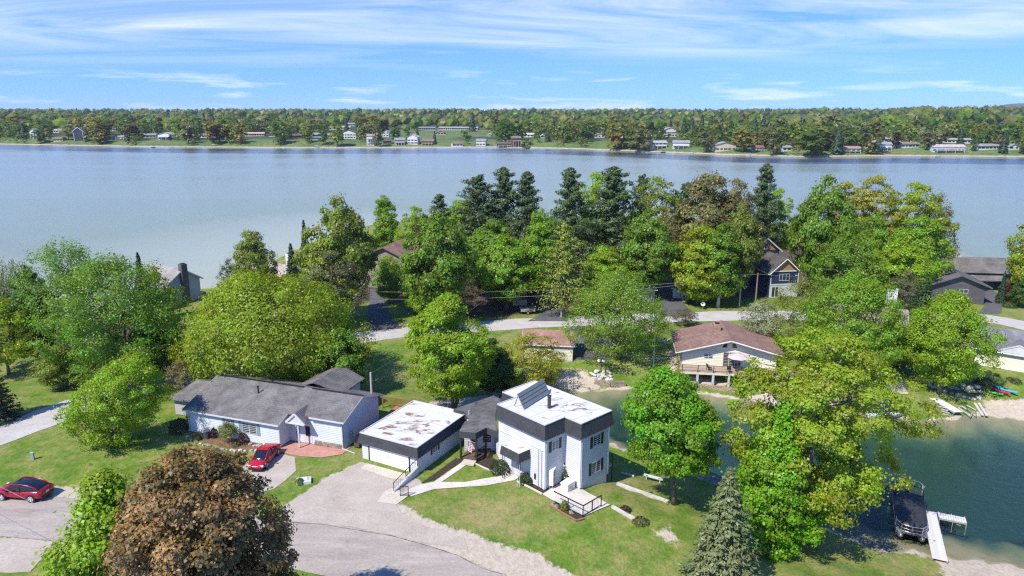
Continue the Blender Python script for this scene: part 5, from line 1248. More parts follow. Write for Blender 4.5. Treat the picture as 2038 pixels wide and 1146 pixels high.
def navy_house():
    o = at(1552, 592); o = o + Vector((0, 3.0, 0)); o.z = 2.0
    root, pt = gable('navy_house', o, R(8), 5.7, 6.5, 5.2, 2.5, 'navy blue house with cedar shingled gable and white trim', (.014, .030, .075), (.10, .09, .085), .5, ridge_x=False, wins=(('f', 2.8, 3.3, 2.1, 1.35, 3),), gable_col=(.34, .20, .09), trim=(.82, .82, .82))
    MB().box(pt(0, -3.30, .75 + .55), (5.76, .12, 2.6), R(8)).build('white_lower_wall', WHITE, root)
    MB().bar(pt(-2.9, -3.36, 2.6), pt(2.9, -3.36, 2.6), .14, .22).build('belt_board', WHITE, root); MB().bar(pt(-2.9, -3.33, 5.2), pt(2.9, -3.33, 5.2), .10, .2).build('belt_board', WHITE, root)
    for x in (-2.8, 2.8): MB().bar(pt(x, -3.30, 2.6), pt(x, -3.30, 5.2), .2, .12).build('corner_board', WHITE, root)
    for x in (-2.4, -1.7): MB().add([pt(x, -3.37, .2), pt(x + .55, -3.37, .2), pt(x + .55, -3.37, 2.1), pt(x, -3.37, 2.1)], [(0, 1, 2, 3)]).build('glass_door', GLASS, root)
    MB().add([pt(2.1, -3.34, 4.2), pt(2.6, -3.34, 4.2), pt(2.6, -3.34, 4.4), pt(2.1, -3.34, 4.4)], [(0, 1, 2, 3)]).build('name_plate', WHITE, root)
    # taller block behind
    c = pt(-.6, 7.2, 0); q = [c + rot(R(8)) * x + rot(R(98)) * y for x, y in ((-2.9, -3.4), (2.9, -3.4), (2.9, 3.4), (-2.9, 3.4))]
    mb = MB()
    for i in range(4): siding(mb, q[i], q[(i + 1) % 4], c.z, c.z + 8.0, outward(q[i], q[(i + 1) % 4]), .22)
    mb.build('rear_wall', PAINT, root, (.014, .030, .075))
    t = [p + Vector((0, 0, 8.0)) for p in q]; ap = [(t[0] + t[1]) / 2 + Vector((0, 0, 2.4)), (t[3] + t[2]) / 2 + Vector((0, 0, 2.4))]
    MB().add([t[0], t[1], ap[0]], [(0, 1, 2)]).build('rear_gable', PAINT, root, (.34, .20, .09))
    dx = rot(R(8)); fy = rot(R(98))
    for s, (a, b) in ((-1, (t[0], t[3])), (1, (t[1], t[2]))):
        e = dx * s * .5 - Vector((0, 0, .33)); r4 = [a + e - fy * .5, b + e + fy * .3, ap[1] + fy * .3, ap[0] - fy * .5]; up = Vector((0, 0, .1))
        MB().add(r4 + [p + up for p in r4], [(0, 1, 2, 3), (4, 5, 6, 7), (0, 1, 5, 4), (1, 2, 6, 5), (2, 3, 7, 6), (3, 0, 4, 7)]).build('rear_roof', SHINGLE, root, (.10, .09, .085))
        MB().bar(r4[0], r4[3], .08, .24).build('roof_trim', WHITE, root)
    window(root, q[0], q[1], 2.9, c.z + 8.3, .8, 1.0); window(root, q[0], q[1], 4.7, c.z + 6.4, 1.5, .8, panes=1)
navy_house()
def grey_house():
    o = at(1902, 604); o.z = 1.6
    root, pt = gable('dark_grey_house', o + Vector((1.2, 4.2, 0)), R(-14), 9.0, 8.5, 4.0, 1.8, 'dark grey house with curved black driveway beside the lake', (.085, .082, .085), (.135, .13, .135), .8, ridge_x=False, wins=(('f', 5.4, 2.3, 1.5, .8, 2),), trim=(.12, .12, .12), gable_col=(.11, .105, .105))
    a = R(-8); c = Vector((o.x + 9.5, o.y + 15.5, o.z - .4)); L, W = 17.0, 8.0; ux = rot(a); uy = rot(a + math.pi / 2)
    q = [c + ux * x + uy * y for x, y in ((-L/2, -W/2), (L/2, -W/2), (L/2, W/2), (-L/2, W/2))]; mb = MB()
    for i in range(4): siding(mb, q[i], q[(i + 1) % 4], c.z, c.z + 4.4, outward(q[i], q[(i + 1) % 4]), .22)
    mb.build('long_wall', PAINT, root, (.075, .073, .075))
    f = lambda x, y, z: c + ux * x + uy * y + Vector((0, 0, z))
    for s in (-1, 1):
        r4 = [f(-L/2 - .6, s * (W/2 + .7), 4.1), f(L/2 + .6, s * (W/2 + .7), 4.1), f(L/2 + .6, 0, 6.4), f(-L/2 - .6, 0, 6.4)]; up = Vector((0, 0, .12))
        MB().add(r4 + [p + up for p in r4], [(0, 1, 2, 3), (4, 5, 6, 7), (0, 1, 5, 4), (1, 2, 6, 5), (2, 3, 7, 6), (3, 0, 4, 7)]).build('long_roof', SHINGLE, root, (.16, .145, .135))
    for s in (-1, 1): MB().add([f(s * L/2, -W/2, 4.4), f(s * L/2, W/2, 4.4), f(s * L/2, 0, 6.4)], [(0, 1, 2)]).build('long_gable', PAINT, root, (.085, .082, .085))
    MB().box(f(-1.5, .3, 6.7), (3.2, 1.0, 1.5), a).build('chimney', STONE, root, (.52, .46, .40))
    for k in range(3): MB().box(f(-2.4 + k * .9, .3, 7.5), (.5, .6, .22), a).build('chimney_cap', STONE, root, (.62, .60, .56))
    # porch canopy
    r4 = [f(-.5, -W/2 - 2.2, 2.9), f(6.5, -W/2 - 2.2, 2.9), f(6.5, -W/2, 3.7), f(-.5, -W/2, 3.7)]; up = Vector((0, 0, .1))
    MB().add(r4 + [p + up for p in r4], [(0, 1, 2, 3), (4, 5, 6, 7), (0, 1, 5, 4), (1, 2, 6, 5), (2, 3, 7, 6), (3, 0, 4, 7)]).build('porch_roof', SHINGLE, root, (.17, .16, .16))
    for x in (0, 3, 6): MB().bar(f(x, -W/2 - 2.0, 0), f(x, -W/2 - 2.0, 2.9), .15).build('porch_post', BLACK, root)
    window(root, q[0], q[1], 11, c.z + 1.2, 2.0, 1.4, DARKWOOD); window(root, q[0], q[1], 14.5, c.z + 1.2, 1.2, 1.4, DARKWOOD)
grey_house()
def cream_house():
    o = at(2010, 745); o.z = 2.0
    o = o + Vector((7.0, 2.6, 0))
    root, pt = gable('cream_house', o, R(-36), 17.0, 9.0, 2.7, 1.9, 'cream sided house with grey shingle roof at the right picture edge', (.72, .69, .55), (.20, .20, .215), .5, wins=(('f', 12.6, 1.0, .9, 1.2, 1), ('r', 3.0, 1.0, 1.0, 1.2)), trim=(.8, .8, .8))
    # cross gable
    x0, hw = -3.6, 2.6; y0 = -4.5 - .55; k = 1.9 / 4.5
    ze, zp = 2.55, 2.55 + 1.3; back = -(4.6 - zp) / k
    for s in (-1, 1):
        q = [pt(x0 + s * (hw + .3), y0, ze - .1), pt(x0, y0, zp), pt(x0, back, zp), pt(x0 + s * (hw + .3), -4.5, ze - .1)]; up = Vector((0, 0, .12))
        MB().add(q + [p + up for p in q], [(0, 1, 2, 3), (4, 5, 6, 7), (0, 1, 5, 4), (1, 2, 6, 5), (2, 3, 7, 6), (3, 0, 4, 7)]).build('cross_roof', SHINGLE, root, (.20, .20, .215)); MB().bar(q[0], q[1], .07, .18).build('roof_trim', WHITE, root)
    MB().add([pt(x0 - hw, y0 + .04, ze), pt(x0 + hw, y0 + .04, ze), pt(x0, y0 + .04, zp)], [(0, 1, 2)]).build('cross_gable', WHITE, root)
cream_house()
def tan_house():
    o = at(780, 578); o.z = 2.0
    gable('tan_house', o + Vector((-.5, 6, 0)), R(-14), 8.6, 9.0, 6.6, 1.9, 'tan two storey house with reddish roof among the trees by the lake', (.27, .235, .19), (.26, .15, .12), .6, ridge_x=False, wins=(('f', 2.2, 4.3, .8, 1.1, 1), ('f', 6.2, 4.6, .8, 1.2, 1)), trim=(.16, .12, .09))
    o = at(800, 590); gable('red_roofed_cottage', o + Vector((2.0, 3.5, 0)), R(-70), 9.0, 5.0, 2.6, 1.3, 'low cottage with dark red roof beside the tan house', (.24, .17, .12), (.23, .10, .08), .5, doors=(('f', 3, .1, 1.0, 2.0),))
tan_house()
def chimney_house():
    o = at(372, 612); o.z = 2.0
    root, pt = gable('lake_house', o + Vector((-6.0, 6, 0)), R(-30), 9.5, 7.0, 4.2, 2.2, 'grey blue house with tall dark chimney on the lake shore', (.42, .46, .50), (.30, .27, .25), .5, wins=(('f', 7.5, 2.6, 1.6, 1.1), ('f', 3.5, 2.6, 1.6, 1.1), ('r', 3.5, 2.6, 1.2, 1.1)), chimney=(5.1, 0, 0, 7.4, (1.0, 1.2), (.11, .105, .10)))
    MB().prism([tuple(pt(x, y, 0)[:2]) for x, y in ((0, -9.0), (6.5, -9.0), (6.5, -4.1), (0, -4.1))], o.z, o.z + 2.6).build('front_wing', PAINT, root, (.62, .60, .56))
    q = [pt(-.4, -9.4, 2.5), pt(6.9, -9.4, 2.5), pt(6.9, -4.1, 4.0), pt(-.4, -4.1, 4.0)]; up = Vector((0, 0, .1)); MB().add(q + [p + up for p in q], [(0, 1, 2, 3), (4, 5, 6, 7), (0, 1, 5, 4), (1, 2, 6, 5), (2, 3, 7, 6), (3, 0, 4, 7)]).build('wing_roof', SHINGLE, root, (.32, .27, .24))
    o = at(535, 580); o.z = 2.0
    r, pt = gable('shore_house', o + Vector((0, 3, 0)), R(-35), 13, 8, 3.0, 2.3, 'house with pale pink grey roof and white chimney behind the broad maple', (.55, .5, .45), (.42, .35, .32), .5, wins=(('f', 4, 1, 1.5, 1.2),), chimney=(5.0, .5, 3.5, 7.6, (.9, .9), (.75, .75, .74)))
chimney_house()
def hidden_house():
    o = at(1728, 715); o.z = 1.9
    root, pt = gable('shingled_house', o + Vector((0, 4.5, 0)), R(-20), 12, 9, 3.4, 3.4, 'brown shingled house with big white chimney half hidden by the bright green tree', (.5, .46, .40), (.27, .215, .185), .5, wins=(('f', 8.5, 1.2, 1.8, 1.3, 2), ('f', 4.5, 1.2, 1.4, 1.3, 2)), chimney=(4.4, 1.5, 1.0, 9.5, (1.3, 1.1), (.74, .73, .72)))
    for i in range(7): MB().box(pt(3.2, -4.7 - i * .3, .35), (5.4, .28, .06), R(-20)).build('deck_board', WOOD, root)
    for i in range(5): MB().bar(pt(.6 + i * 1.3, -6.7, -.3), pt(.6 + i * 1.3, -6.7, 1.3), .1).build('rail_post', WOOD, root)
    for z in (1.25, .8): MB().bar(pt(.6, -6.7, z), pt(5.8, -6.7, z), .07).build('rail', WOOD, root)
hidden_house()
def shed():
    o = at(1372, 596); root, pt = gable('shed', o + Vector((0, 2.2, 0)), R(-12), 5.4, 4.4, 2.3, .9, 'small white and teal shed at the end of the dark driveway', (.60, .62, .60), (.14, .11, .09), .35, wins=(('f', 3.6, .9, 1.4, .7, 2),), cat='shed', doors=(('l', 2.2, .1, 1.6, 1.9, (.05, .20, .21)),), trim=(.5, .5, .48))
    MB().box(pt(.9, -2.25, .55), (3.4, .06, .5), R(-12)).build('teal_panel', PAINT, root, (.07, .26, .27))
    for px, py, lab, c, r in ((1258, 600, 'low grey roofed garage hidden behind the feathery willow', (.4, .4, .38), (.33, .32, .3)), (1690, 560, 'grey roofed lake house seen through the golden oaks', (.3, .28, .26), (.15, .14, .14))):
        o = at(px, py); gable('cottage', o + Vector((0, 3, 0)), R(-6), 9, 6, 2.6, 1.5, lab, c, r, .4, wins=(('f', 3, 1, 1.2, 1.0), ('f', 6.5, 1, 1.2, 1.0)))
    o = at(60, 690); gable('cottage', o + Vector((0, 12, 0)), R(20), 9, 6, 2.7, 1.6, 'pale cottage half hidden behind the willow by the lake', (.66, .64, .6), (.35, .33, .31), .4, wins=(('f', 3, 1, 1.2, 1.0),))
shed()

# ------------------------------------------------------------------ cars
I4 = Matrix.Identity(4)
def car(p, heading, label, paint, L=4.75, Wd=1.92, Hh=1.62, glass_roof=True, hatch=True, hub=(.75, .75, .76)):
    root = empty('parked_car', p, label, 'car', None, heading)
    mp = mat('car_paint_%d' % len(_cache), paint, .22, .03, spec=.6); hw = Wd / 2; k = L / 4.75; h = Hh / 1.62
    def sec(x, w, zb, z0=.27):
        pts = [(-w * .82, z0), (-w * .97, z0 + .12), (-w, .5 * h), (-w * .985, zb - .2), (-w * .9, zb - .03), (-w * .45, zb + .03)]
        return [(x * k, y, z) for y, z in pts] + [(x * k, -y, z) for y, z in pts[::-1]]
    st = [(-2.37, .74, .86), (-2.30, .86, 1.0), (-2.05, .93, 1.06), (-1.4, .96, 1.03), (-.4, .955, .99), (.6, .955, .97), (1.2, .95, .95), (1.7, .925, .90), (2.1, .86, .80), (2.30, .74, .70), (2.37, .62, .62)]
    MB().loft([sec(x, w * hw / .96, z * h, .27 if abs(x) < 2.2 else .36) for x, w, z in st]).build('body', mp, root, None, True, I4)
    def gsec(x, zt, wb, wt): 
        zb = .90 * h
        pts = [(-wb, zb), (-(wb * .35 + wt * .65), zb + (zt - zb) * .68), (-wt, zt - .05), (-wt * .6, zt)]
        return [(x * k, y, z) for y, z in pts] + [(x * k, -y, z) for y, z in pts[::-1]]
    gs = [(-2.2, 1.02, .78, .62), (-1.75, 1.33, .84, .66), (-1.1, 1.53, .88, .68), (-.4, 1.61, .89, .69), (.2, 1.60, .89, .69), (.55, 1.52, .88, .68), (1.0, 1.24, .86, .68), (1.42, .95, .82, .70)]
    if not hatch: gs = [(-1.75, 1.0, .78, .66), (-1.35, 1.26, .82, .62), (-.85, 1.52, .86, .62), (-.2, 1.61, .87, .63), (.25, 1.58, .87, .63), (.9, 1.22, .85, .66), (1.4, .95, .80, .70)]
    GLs = mat('car_glass', (.012, .015, .018), .05, .1, spec=.8)
    MB().loft([gsec(x, z * h, wb * hw / .96, wt * hw / .96) for x, z, wb, wt in gs]).build('windows', GLs, root, None, True, I4)
    for s in (-1, 1):
        MB().tube([(x * k, s * (wt * hw / .96 + .012), z * h - .035) for x, z, wb, wt in gs], .05, 6).build('roof_rail', mp, root, None, True, I4)
        xb = -.35 * k; MB().bar((xb, s * hw * .93, .92 * h), (xb - .05, s * hw * .74, 1.54 * h), .07, .05).build('pillar', mp if not glass_roof else BLACK, root, None, False, I4)
        MB().box((.85 * k, s * (hw + .06), 1.0 * h), (.16, .2, .13)).build('mirror', mp, root, None, False, I4)
        MB().box((2.17 * k, s * hw * .70, .70 * h), (.16, .36, .12), s * -.25).build('headlight', mat('lamp_lens', (.75, .78, .8), .1), root, None, False, I4)
        MB().box((-2.31 * k, s * hw * .66, .90 * h), (.10, .46, .11), s * .2).build('tail_light', mat('red_lens', (.30, .01, .015), .15), root, None, False, I4)
        for x in (.35, -.75): MB().box((x * k, s * (hw + .005), .80 * h), (.2, .03, .035)).build('door_handle', mp if glass_roof else BLACK, root, None, False, I4)
        for x in (.92, -.42, -1.3): MB().bar((x * k, s * (hw * .995), .36), (x * k + .02, s * (hw * .985), .9 * h), .012, .012).build('door_gap', BLACK, root, None, False, I4)
        for x in (1.44, -1.45):
            xx = x * k; rw = .345
            MB().tube([(xx, s * (hw - .30), .37), (xx, s * (hw + .012), .37)], rw + .06, 20).build('wheel_arch', BLACK, root, None, False, I4)
            t = MB().tube([(xx, s * (hw - .22), rw), (xx, s * (hw + .02), rw)], rw, 20).build('wheel', RUBBER, root, None, False, I4)
            MB().tube([(xx, s * (hw - .1), rw), (xx, s * (hw + .026), rw)], rw * .72, 18).build('rim', mat('rim_%s' % glass_roof, hub, .35, .05, metal=.3), t, None, False, I4)
            for q in range(5):
                a = q * 2 * math.pi / 5 + .3
                MB().box((xx + math.cos(a) * rw * .45, s * (hw + .027), rw + math.sin(a) * rw * .45), (.11, .006, .11)).build('rim_opening', BLACK, t, None, False, I4)
    if not glass_roof: MB().add([(-.95 * k, -.5, 1.545 * h), (.3 * k, -.5, 1.595 * h), (.3 * k, .5, 1.595 * h), (-.95 * k, .5, 1.545 * h), (-.3 * k, -.5, 1.635 * h), (-.3 * k, .5, 1.635 * h)], [(0, 4, 5, 3), (4, 1, 2, 5)]).build('roof', mp, root, None, False, I4)
    MB().box((-2.38 * k, 0, .74 * h), (.03, .34, .16)).build('number_plate', WHITE, root, None, False, I4)
    MB().box((-2.36 * k, 0, .40 * h), (.10, 1.5, .18)).build('bumper', BLACK, root, None, False, I4)
    MB().box((2.34 * k, 0, .38 * h), (.10, 1.3, .14)).build('bumper', BLACK, root, None, False, I4)
    return root
a, b = T(4, 997), T(64, 1002); hd = math.atan2(a.y - b.y, a.x - b.x); nn = Vector((-math.sin(hd), math.cos(hd), 0))
c = (a + b) / 2 - nn * .86
if (Vector((0, 0, 0)) - (a + b) / 2).dot(nn) > 0: c = (a + b) / 2 - nn * .9
c.z = gz(c.x, c.y) + .05
car(c, hd, 'deep red glass roofed hatchback parked at the edge of the front road', (.30, .006, .018))
a, b = T(506, 950), T(545, 906); hd = math.atan2(a.y - b.y, a.x - b.x); c = T(527, 921); c.z = gz(c.x, c.y) + .05
car(c, hd, 'bright red sedan on the pad before the ranch house, partly behind the bronze maple', (.42, .010, .02), 4.55, 1.78, 1.42, False, False, (.45, .45, .46))

# ------------------------------------------------------------------ shrubs and small plants
_bush = {}
def bush(name, p, r, h, color, label, seed=0, cat='shrub', group=None, leaf=.11, n=1700, upright=False):
    rng = np.random.default_rng(200 + seed)
    D = rng.normal(size=(n, 3)); D /= np.linalg.norm(D, axis=1, keepdims=True); D[:, 2] = np.abs(D[:, 2]) * (1 if upright else 1) - .25
    lump = 1 + .13 * np.sin(D[:, 0] * 5 + seed) * np.cos(D[:, 1] * 6 + seed) + .07 * np.sin(D[:, 2] * 11 + D[:, 0] * 7)
    q = D * (rng.uniform(.62, 1.0, n) ** .5 * lump)[:, None]
    if upright: q *= np.array([1, 1, 1]) ; q[:, :2] *= (1 - .45 * np.clip(q[:, 2:3], 0, 1))
    q = q * np.array([r, r, h * .78]) + np.array([0, 0, h * .24]); q[:, 2] = np.maximum(q[:, 2], .02)
    me = quads_mesh('leaves', q, D + rng.normal(size=(n, 3)) * .45 + np.array([0, 0, .3]), leaf * rng.uniform(.7, 1.4, n), .7, .5 + .2 * rng.normal(size=n), rng, LEAF)
    root = empty(name, p, label, cat, group)
    o = bpy.data.objects.new('leaves', me); COL.objects.link(o); o.parent = root; o.color = (*color, 1)
    st = MB()
    for k in range(5):
        a = k * 1.26 + seed; st.tube([(0, 0, -.05), (math.cos(a) * r * .3, math.sin(a) * r * .3, h * .4), (math.cos(a) * r * .6, math.sin(a) * r * .6, h * .75)], [.035, .025, .01], 4)
    me = mb_mesh(st, 'stems', BARK); o = bpy.data.objects.new('stems', me); COL.objects.link(o); o.parent = root
    return root
def Z1(x, y): return T(*z1(x, y))
bush('box_shrub', Z1(1098, 760), 1.12, 1.45, (.045, .085, .018), 'larger clipped round shrub left of the side door awning', 1)
bush('box_shrub', Z1(1277, 838), .80, 1.25, (.045, .088, .018), 'smaller clipped round shrub right of the side door awning', 2)
bush('holly_shrub', Z1(1558, 838) + Vector((0, .15, 0)), .80, 3.1, (.055, .10, .022), 'tall loose shrub in the white house corner by the heat pump', 3, upright=True, leaf=.16, n=1500)
bush('porch_shrub', Z1(1008, 664), .38, .8, (.14, .10, .045), 'small faded shrub beside the porch rail', 4, n=450)
bush('yellow_shrub', T(1123, 1016), .42, 1.1, (.20, .24, .02), 'yellow green young shrub inside the patio fence bed', 5, upright=True, n=500)
for k, (x, y, lab) in enumerate(((1099, 1006, 'small white flowering plant at the upper end of the fenced bed'), (1107, 1010, 'white flowering plant just left of the yellow shrub'), (1137, 1024, 'white flowering plant right of the yellow shrub'))):
    bush('flower_plant', T(x, y), .24, .32, (.45, .48, .36), lab, 6 + k, 'plant', n=160)
bush('burgundy_shrub', T(427, 872), .50, 1.35, (.07, .010, .016), 'dark red leaved shrub beside the bin in the ranch bed', 10, upright=True, n=700)
bush('burgundy_shrub', T(484, 884), .72, 1.5, (.06, .012, .018), 'second dark red shrub near the stone pile of the ranch bed', 11, upright=True, n=800)
bush('yew_shrub', T(357, 860), 1.15, 1.9, (.018, .034, .012), 'dark rounded shrub at the left corner of the ranch house', 12)
bush('fern_plant', T(392, 876), .55, .75, (.12, .17, .03), 'low green plants at the left end of the ranch bed', 13, 'plant', n=400)
bush('fern_plant', T(470, 888), .45, .5, (.12, .15, .03), 'low green plant before the second dark red shrub', 14, 'plant', n=300)
bush('hosta_plant', T(597, 966), .42, .75, (.11, .20, .02), 'green plant next to the white well cover', 15, 'plant', n=450)
bush('wall_shrub', T(1957, 770), 1.4, 1.6, (.03, .06, .015), 'dark green shrub behind the boulder wall', 16)
bush('ball_shrub', T(2008, 612), 1.2, 1.3, (.07, .14, .015), 'round clipped shrub on the lawn by the curved driveway', 17)
for k, (x, y, lab) in enumerate(((1966, 742, 'first low shrub along the cream house wall'), (1983, 749, 'second low shrub along the cream house wall'), (2010, 757, 'third low shrub along the cream house wall'))): bush('low_shrub', T(x, y), .5, .5, (.10, .15, .03), lab, 18 + k, n=300)
bush('grass_clump', T(2022, 764), .7, .9, (.13, .07, .06), 'brownish ornamental grass at the end of the cream house bed', 22, 'plant', n=400)
bush('weed_clump', T(1275, 1040), .8, .45, (.10, .13, .03), 'weedy clump at the end of the old planting strip', 23, 'plant', n=500)
bush('weed_clump', T(1245, 1018), .55, .45, (.09, .05, .04), 'reddish low plant in the old planting strip', 24, 'plant', n=400)
tp = Proto(deciduous('p', 71, 2.4, 1.0, base=1.0, prof='dome', clumps=40, per=45, leaf=.13, cr=.32, trunk_r=.06, droop=.6), 2.4, 1.0)
place_tree(tp, 'ornamental_tree', T(453, 884), 2.4, 1.05, (.20, .24, .06), 'small pale weeping tree in the ranch house bed')
b = T(1945, 590)

# ------------------------------------------------------------------ things round the white house
def boxed(mb, c, size, rz): return mb.box(c, size, rz)
def heat_pump():
    p = Z1(1456, 868); p.z = gz(p.x, p.y) + .05; rz = R(43 + 90); f = rot(R(-47)); s = rot(R(43))
    f = rot(R(-20)); s = rot(R(70))
    root = empty('heat_pump', p, 'tall white heat pump unit with two round fans beside the house corner', 'heat pump')
    up = Vector((0, 0, 1)); rz = math.atan2(s.y, s.x)
    MB().box(p + up * 1.12, (.95, .40, 1.5), rz).build('casing', mat('appliance_white', (.74, .74, .73), .4, .04), root)
    for z in (.78, 1.46):
        c = p + up * z + f * .205
        ring = MB().tube([c, c + f * .03], .31, 20).build('fan_grille', mat('fan_grey', (.30, .31, .32), .5), root)
        MB().tube([c + f * .03, c + f * .05], .10, 12).build('fan_hub', mat('fan_hub_grey', (.55, .55, .55), .5), ring)
        for k in range(6):
            a = k * math.pi / 3; d = s * math.cos(a) + up * math.sin(a); MB().bar(c + f * .036 + d * .1, c + f * .036 + d * .3, .02, .012).build('spoke', WHITE, ring)
    for x in (-.38, .38): MB().bar(p + s * x - f * .2, p + s * x + f * .35 + up * .0, .05, .05).build('foot', STEEL, root); 
    for x in (-.38, .38):
        for y in (-.15, .15): MB().bar(p + s * x + f * y, p + s * x + f * y + up * .4, .05).build('leg', STEEL, root)
    q = Z1(1562, 895); q.z = gz(q.x, q.y) + .1; r2 = empty('generator', q, 'white standby generator box on the concrete patio', 'generator'); a = R(-40)
    d = rot(a); n2 = rot(a + math.pi / 2)
    MB().box(q + up * .36, (.78, 1.15, .68), R(40) + math.pi / 2 * 0 - R(80)).build('cabinet', mat('generator_white', (.72, .71, .69), .5, .05), r2)
    MB().box(q + up * .74, (.86, 1.23, .1), R(-40)).build('lid', mat('generator_lid', (.76, .75, .73), .5, .05), r2)
    MB().box(q + up * .32 + rot(R(-40)) * .395, (.02, .5, .16), R(-40)).build('vent_slot', STEEL, r2)
    MB().box(q + up * .0, (1.0, 1.35, .06), R(-40)).build('plinth', BEIGE, r2)
heat_pump()
def patio_fence():
    pts = [T(1102, 1002), T(1160, 1033), T(1196, 1012)]
    root = empty('patio_fence', pts[0], 'black railing with thin bars round the corner of the concrete patio', 'railing')
    for a, b in ((pts[0], pts[1]), (pts[1], pts[2])):
        a = a.copy(); b = b.copy(); a.z = b.z = 3.0
        n = 2
        for k in range(0 if a is pts[0] else 1, n + 1):
            q = a.lerp(b, k / n); MB().bar((*q[:2], gz(*q[:2]) - .05), (*q[:2], 4.12), .085).build('post', BLACK, root)
        q = a.lerp(b, 0)
        MB().bar((*a[:2], 4.1), (*b[:2], 4.1), .07, .08).build('top_rail', BLACK, root); MB().bar((*a[:2], 3.16), (*b[:2], 3.16), .045).build('bottom_rail', BLACK, root)
        L = (b - a).length
        for k in range(1, int(L / .19)):
            q = a.lerp(b, k * .19 / L); MB().bar((*q[:2], 3.16), (*q[:2], 4.08), .016).build('baluster', STEEL, root)
    q0, q1 = T(797, 990), T(813, 988); r = empty('gate_rail', q0, 'short black rail panel at the foot of the ramp', 'railing')
    for q in (q0, q1): MB().bar((*q[:2], q.z - .05), (*q[:2], q.z + 1.05), .06).build('post', BLACK, r)
    MB().bar((*q0[:2], q0.z + 1.02), (*q1[:2], q1.z + 1.02), .05).build('top_rail', BLACK, r)
    for k in range(1, 7):
        q = q0.lerp(q1, k / 7); MB().bar((*q[:2], q.z + .15), (*q[:2], q.z + 1.0), .02).build('baluster', BLACK, r)
    MB().bar((*q0[:2], q0.z + .15), (*q1[:2], q1.z + .15), .03).build('bottom_rail', BLACK, r)
patio_fence()
def timber(pts, label, w=.3, col=None, name='timber_edging'):
    mb = MB(); q = [T(*p) for p in pts]
    root = empty(name, q[0], label, 'edging')
    for a, b in zip(q[:-1], q[1:]):
        MB().bar(a + Vector((0, 0, .12)), b + Vector((0, 0, .12)), w, w * .9).build('timber', col or GREYWOOD, root)
wht = mat('old_white_timber', (.52, .49, .46), .9, .25, 1.5)
timber([(1228, 966), (1262, 978), (1295, 991), (1330, 1004)], 'long whitish timber edging running down from the house to the leaning maple', .34, wht)
timber([(1218, 1012), (1240, 1024), (1264, 1037)], 'short whitish timber edging below the patio corner', .26, wht)
timber([(1236, 945), (1262, 950)], 'thin pale timber on the grass behind the house deck', .15, wht)
timber([z1(1212, 833), z1(1290, 880), z1(1384, 930)], 'pale kerb along the mulch bed beside the heat pump', .14, SLAB, 'bed_kerb')
timber([z1(900, 700), z1(1000, 750), z1(1084, 786)], 'pale kerb along the mulch bed below the porch', .12, SLAB, 'bed_kerb')
timber([(1092, 1006), (1118, 1024), (1147, 1040), (1162, 1036)], 'red brick edging of the fenced patio bed', .12, mat('brick_edging', (.36, .15, .10), .9, .2, 3), 'brick_edging')
def lawn_board():
    a, b = T(1281, 951), T(1319, 961); root = empty('bench', a, 'white narrow bench lying low on the shaded grass by the lagoon', 'bench')
    up = Vector((0, 0, .38)); MB().bar(a + up, b + up, .42, .07).build('seat', WHITE, root)
    for t in (.15, .85):
        q = a.lerp(b, t); MB().box(q + Vector((0, 0, .17)), (.08, .36, .36), math.atan2(b.y - a.y, b.x - a.x)).build('leg', WHITE, root)
lawn_board()
RED = mat('flag_red', (.50, .03, .05), .9, .05); BLUE = mat('flag_blue', (.02, .04, .20), .9, .05); FW = mat('flag_white', (.75, .75, .75), .9, .05)
def flag(parent, p, d, w, h, hang=0.0, wave=.06):
    """stripes and canton; d is the direction the cloth flies"""
    n = Vector((-d.y, d.x, 0)); N_ = 10
    def pt(u, v): return p + d * (u * w * (1 - .45 * hang)) + Vector((0, 0, -v * h - hang * u * h * .55)) + n * (wave * math.sin(u * 8 + v * 2) * (.3 + u))
    fl = MB(); fl.add([pt(0, 0), pt(.02, 0), pt(.02, 1), pt(0, 1)], [(0, 1, 2, 3)]); fo = fl.build('flag', FW, parent)
    def patch(u0, u1, v0, v1, m, name, off):
        mb = MB()
        for i in range(N_):
            a, b = u0 + (u1 - u0) * i / N_, u0 + (u1 - u0) * (i + 1) / N_
            mb.add([pt(a, v0) + n * off, pt(b, v0) + n * off, pt(b, v1) + n * off, pt(a, v1) + n * off], [(0, 1, 2, 3)])
        mb.build(name, m, fo)
    for k in range(13): patch(.4 if k < 7 else 0.0, 1, k / 13, (k + 1) / 13, RED if k % 2 == 0 else FW, 'stripe', 0)
    patch(0, .4, 0, 7 / 13, BLUE, 'canton', 0)
    for s in (-.006, .006):
        mb = MB()
        for i in range(5):
            for j in range(4): c = pt(.05 + i * .075, .06 + j * .13); mb.add([c + n * s + d * .02, c + n * s + Vector((0, 0, .02)), c + n * s - d * .02, c + n * s - Vector((0, 0, .02))], [(0, 1, 2, 3)])
        mb.build('stars', FW, fo)['kind'] = 'stuff'
def flags():
    b = T(1300, 738); top = 6.9
    root = empty('flagpole', b, 'white flagpole with a waving flag in front of the brown roofed house', 'flagpole')
    MB().tube([b, b + Vector((0, 0, top))], [.06, .035], 8).build('pole', WHITE, root); MB().lathe(b + Vector((0, 0, top)), [(.01, 0), (.07, .05), (.07, .1), (.01, .14)], 8).build('finial', ALU, root)
    flag(root, b + Vector((-.05, 0, top - .25)), Vector((-1, .25, 0)).normalized(), 1.5, .95)
    p = P(*z1(868, 560), 4.9); root = empty('porch_flag', p, 'striped flag hanging from the porch post of the white house', 'flag')
    e = p + Vector((.55, -.25, .2)); MB().tube([e + Vector((.5, .25, -.25)), p + Vector((.05, 0, .25))], .018, 6).build('staff', WHITE, root)
    flag(root, p + Vector((.05, 0, .25)), Vector((.9, -.4, 0)).normalized(), .5, 1.15, .3, .05)
flags()

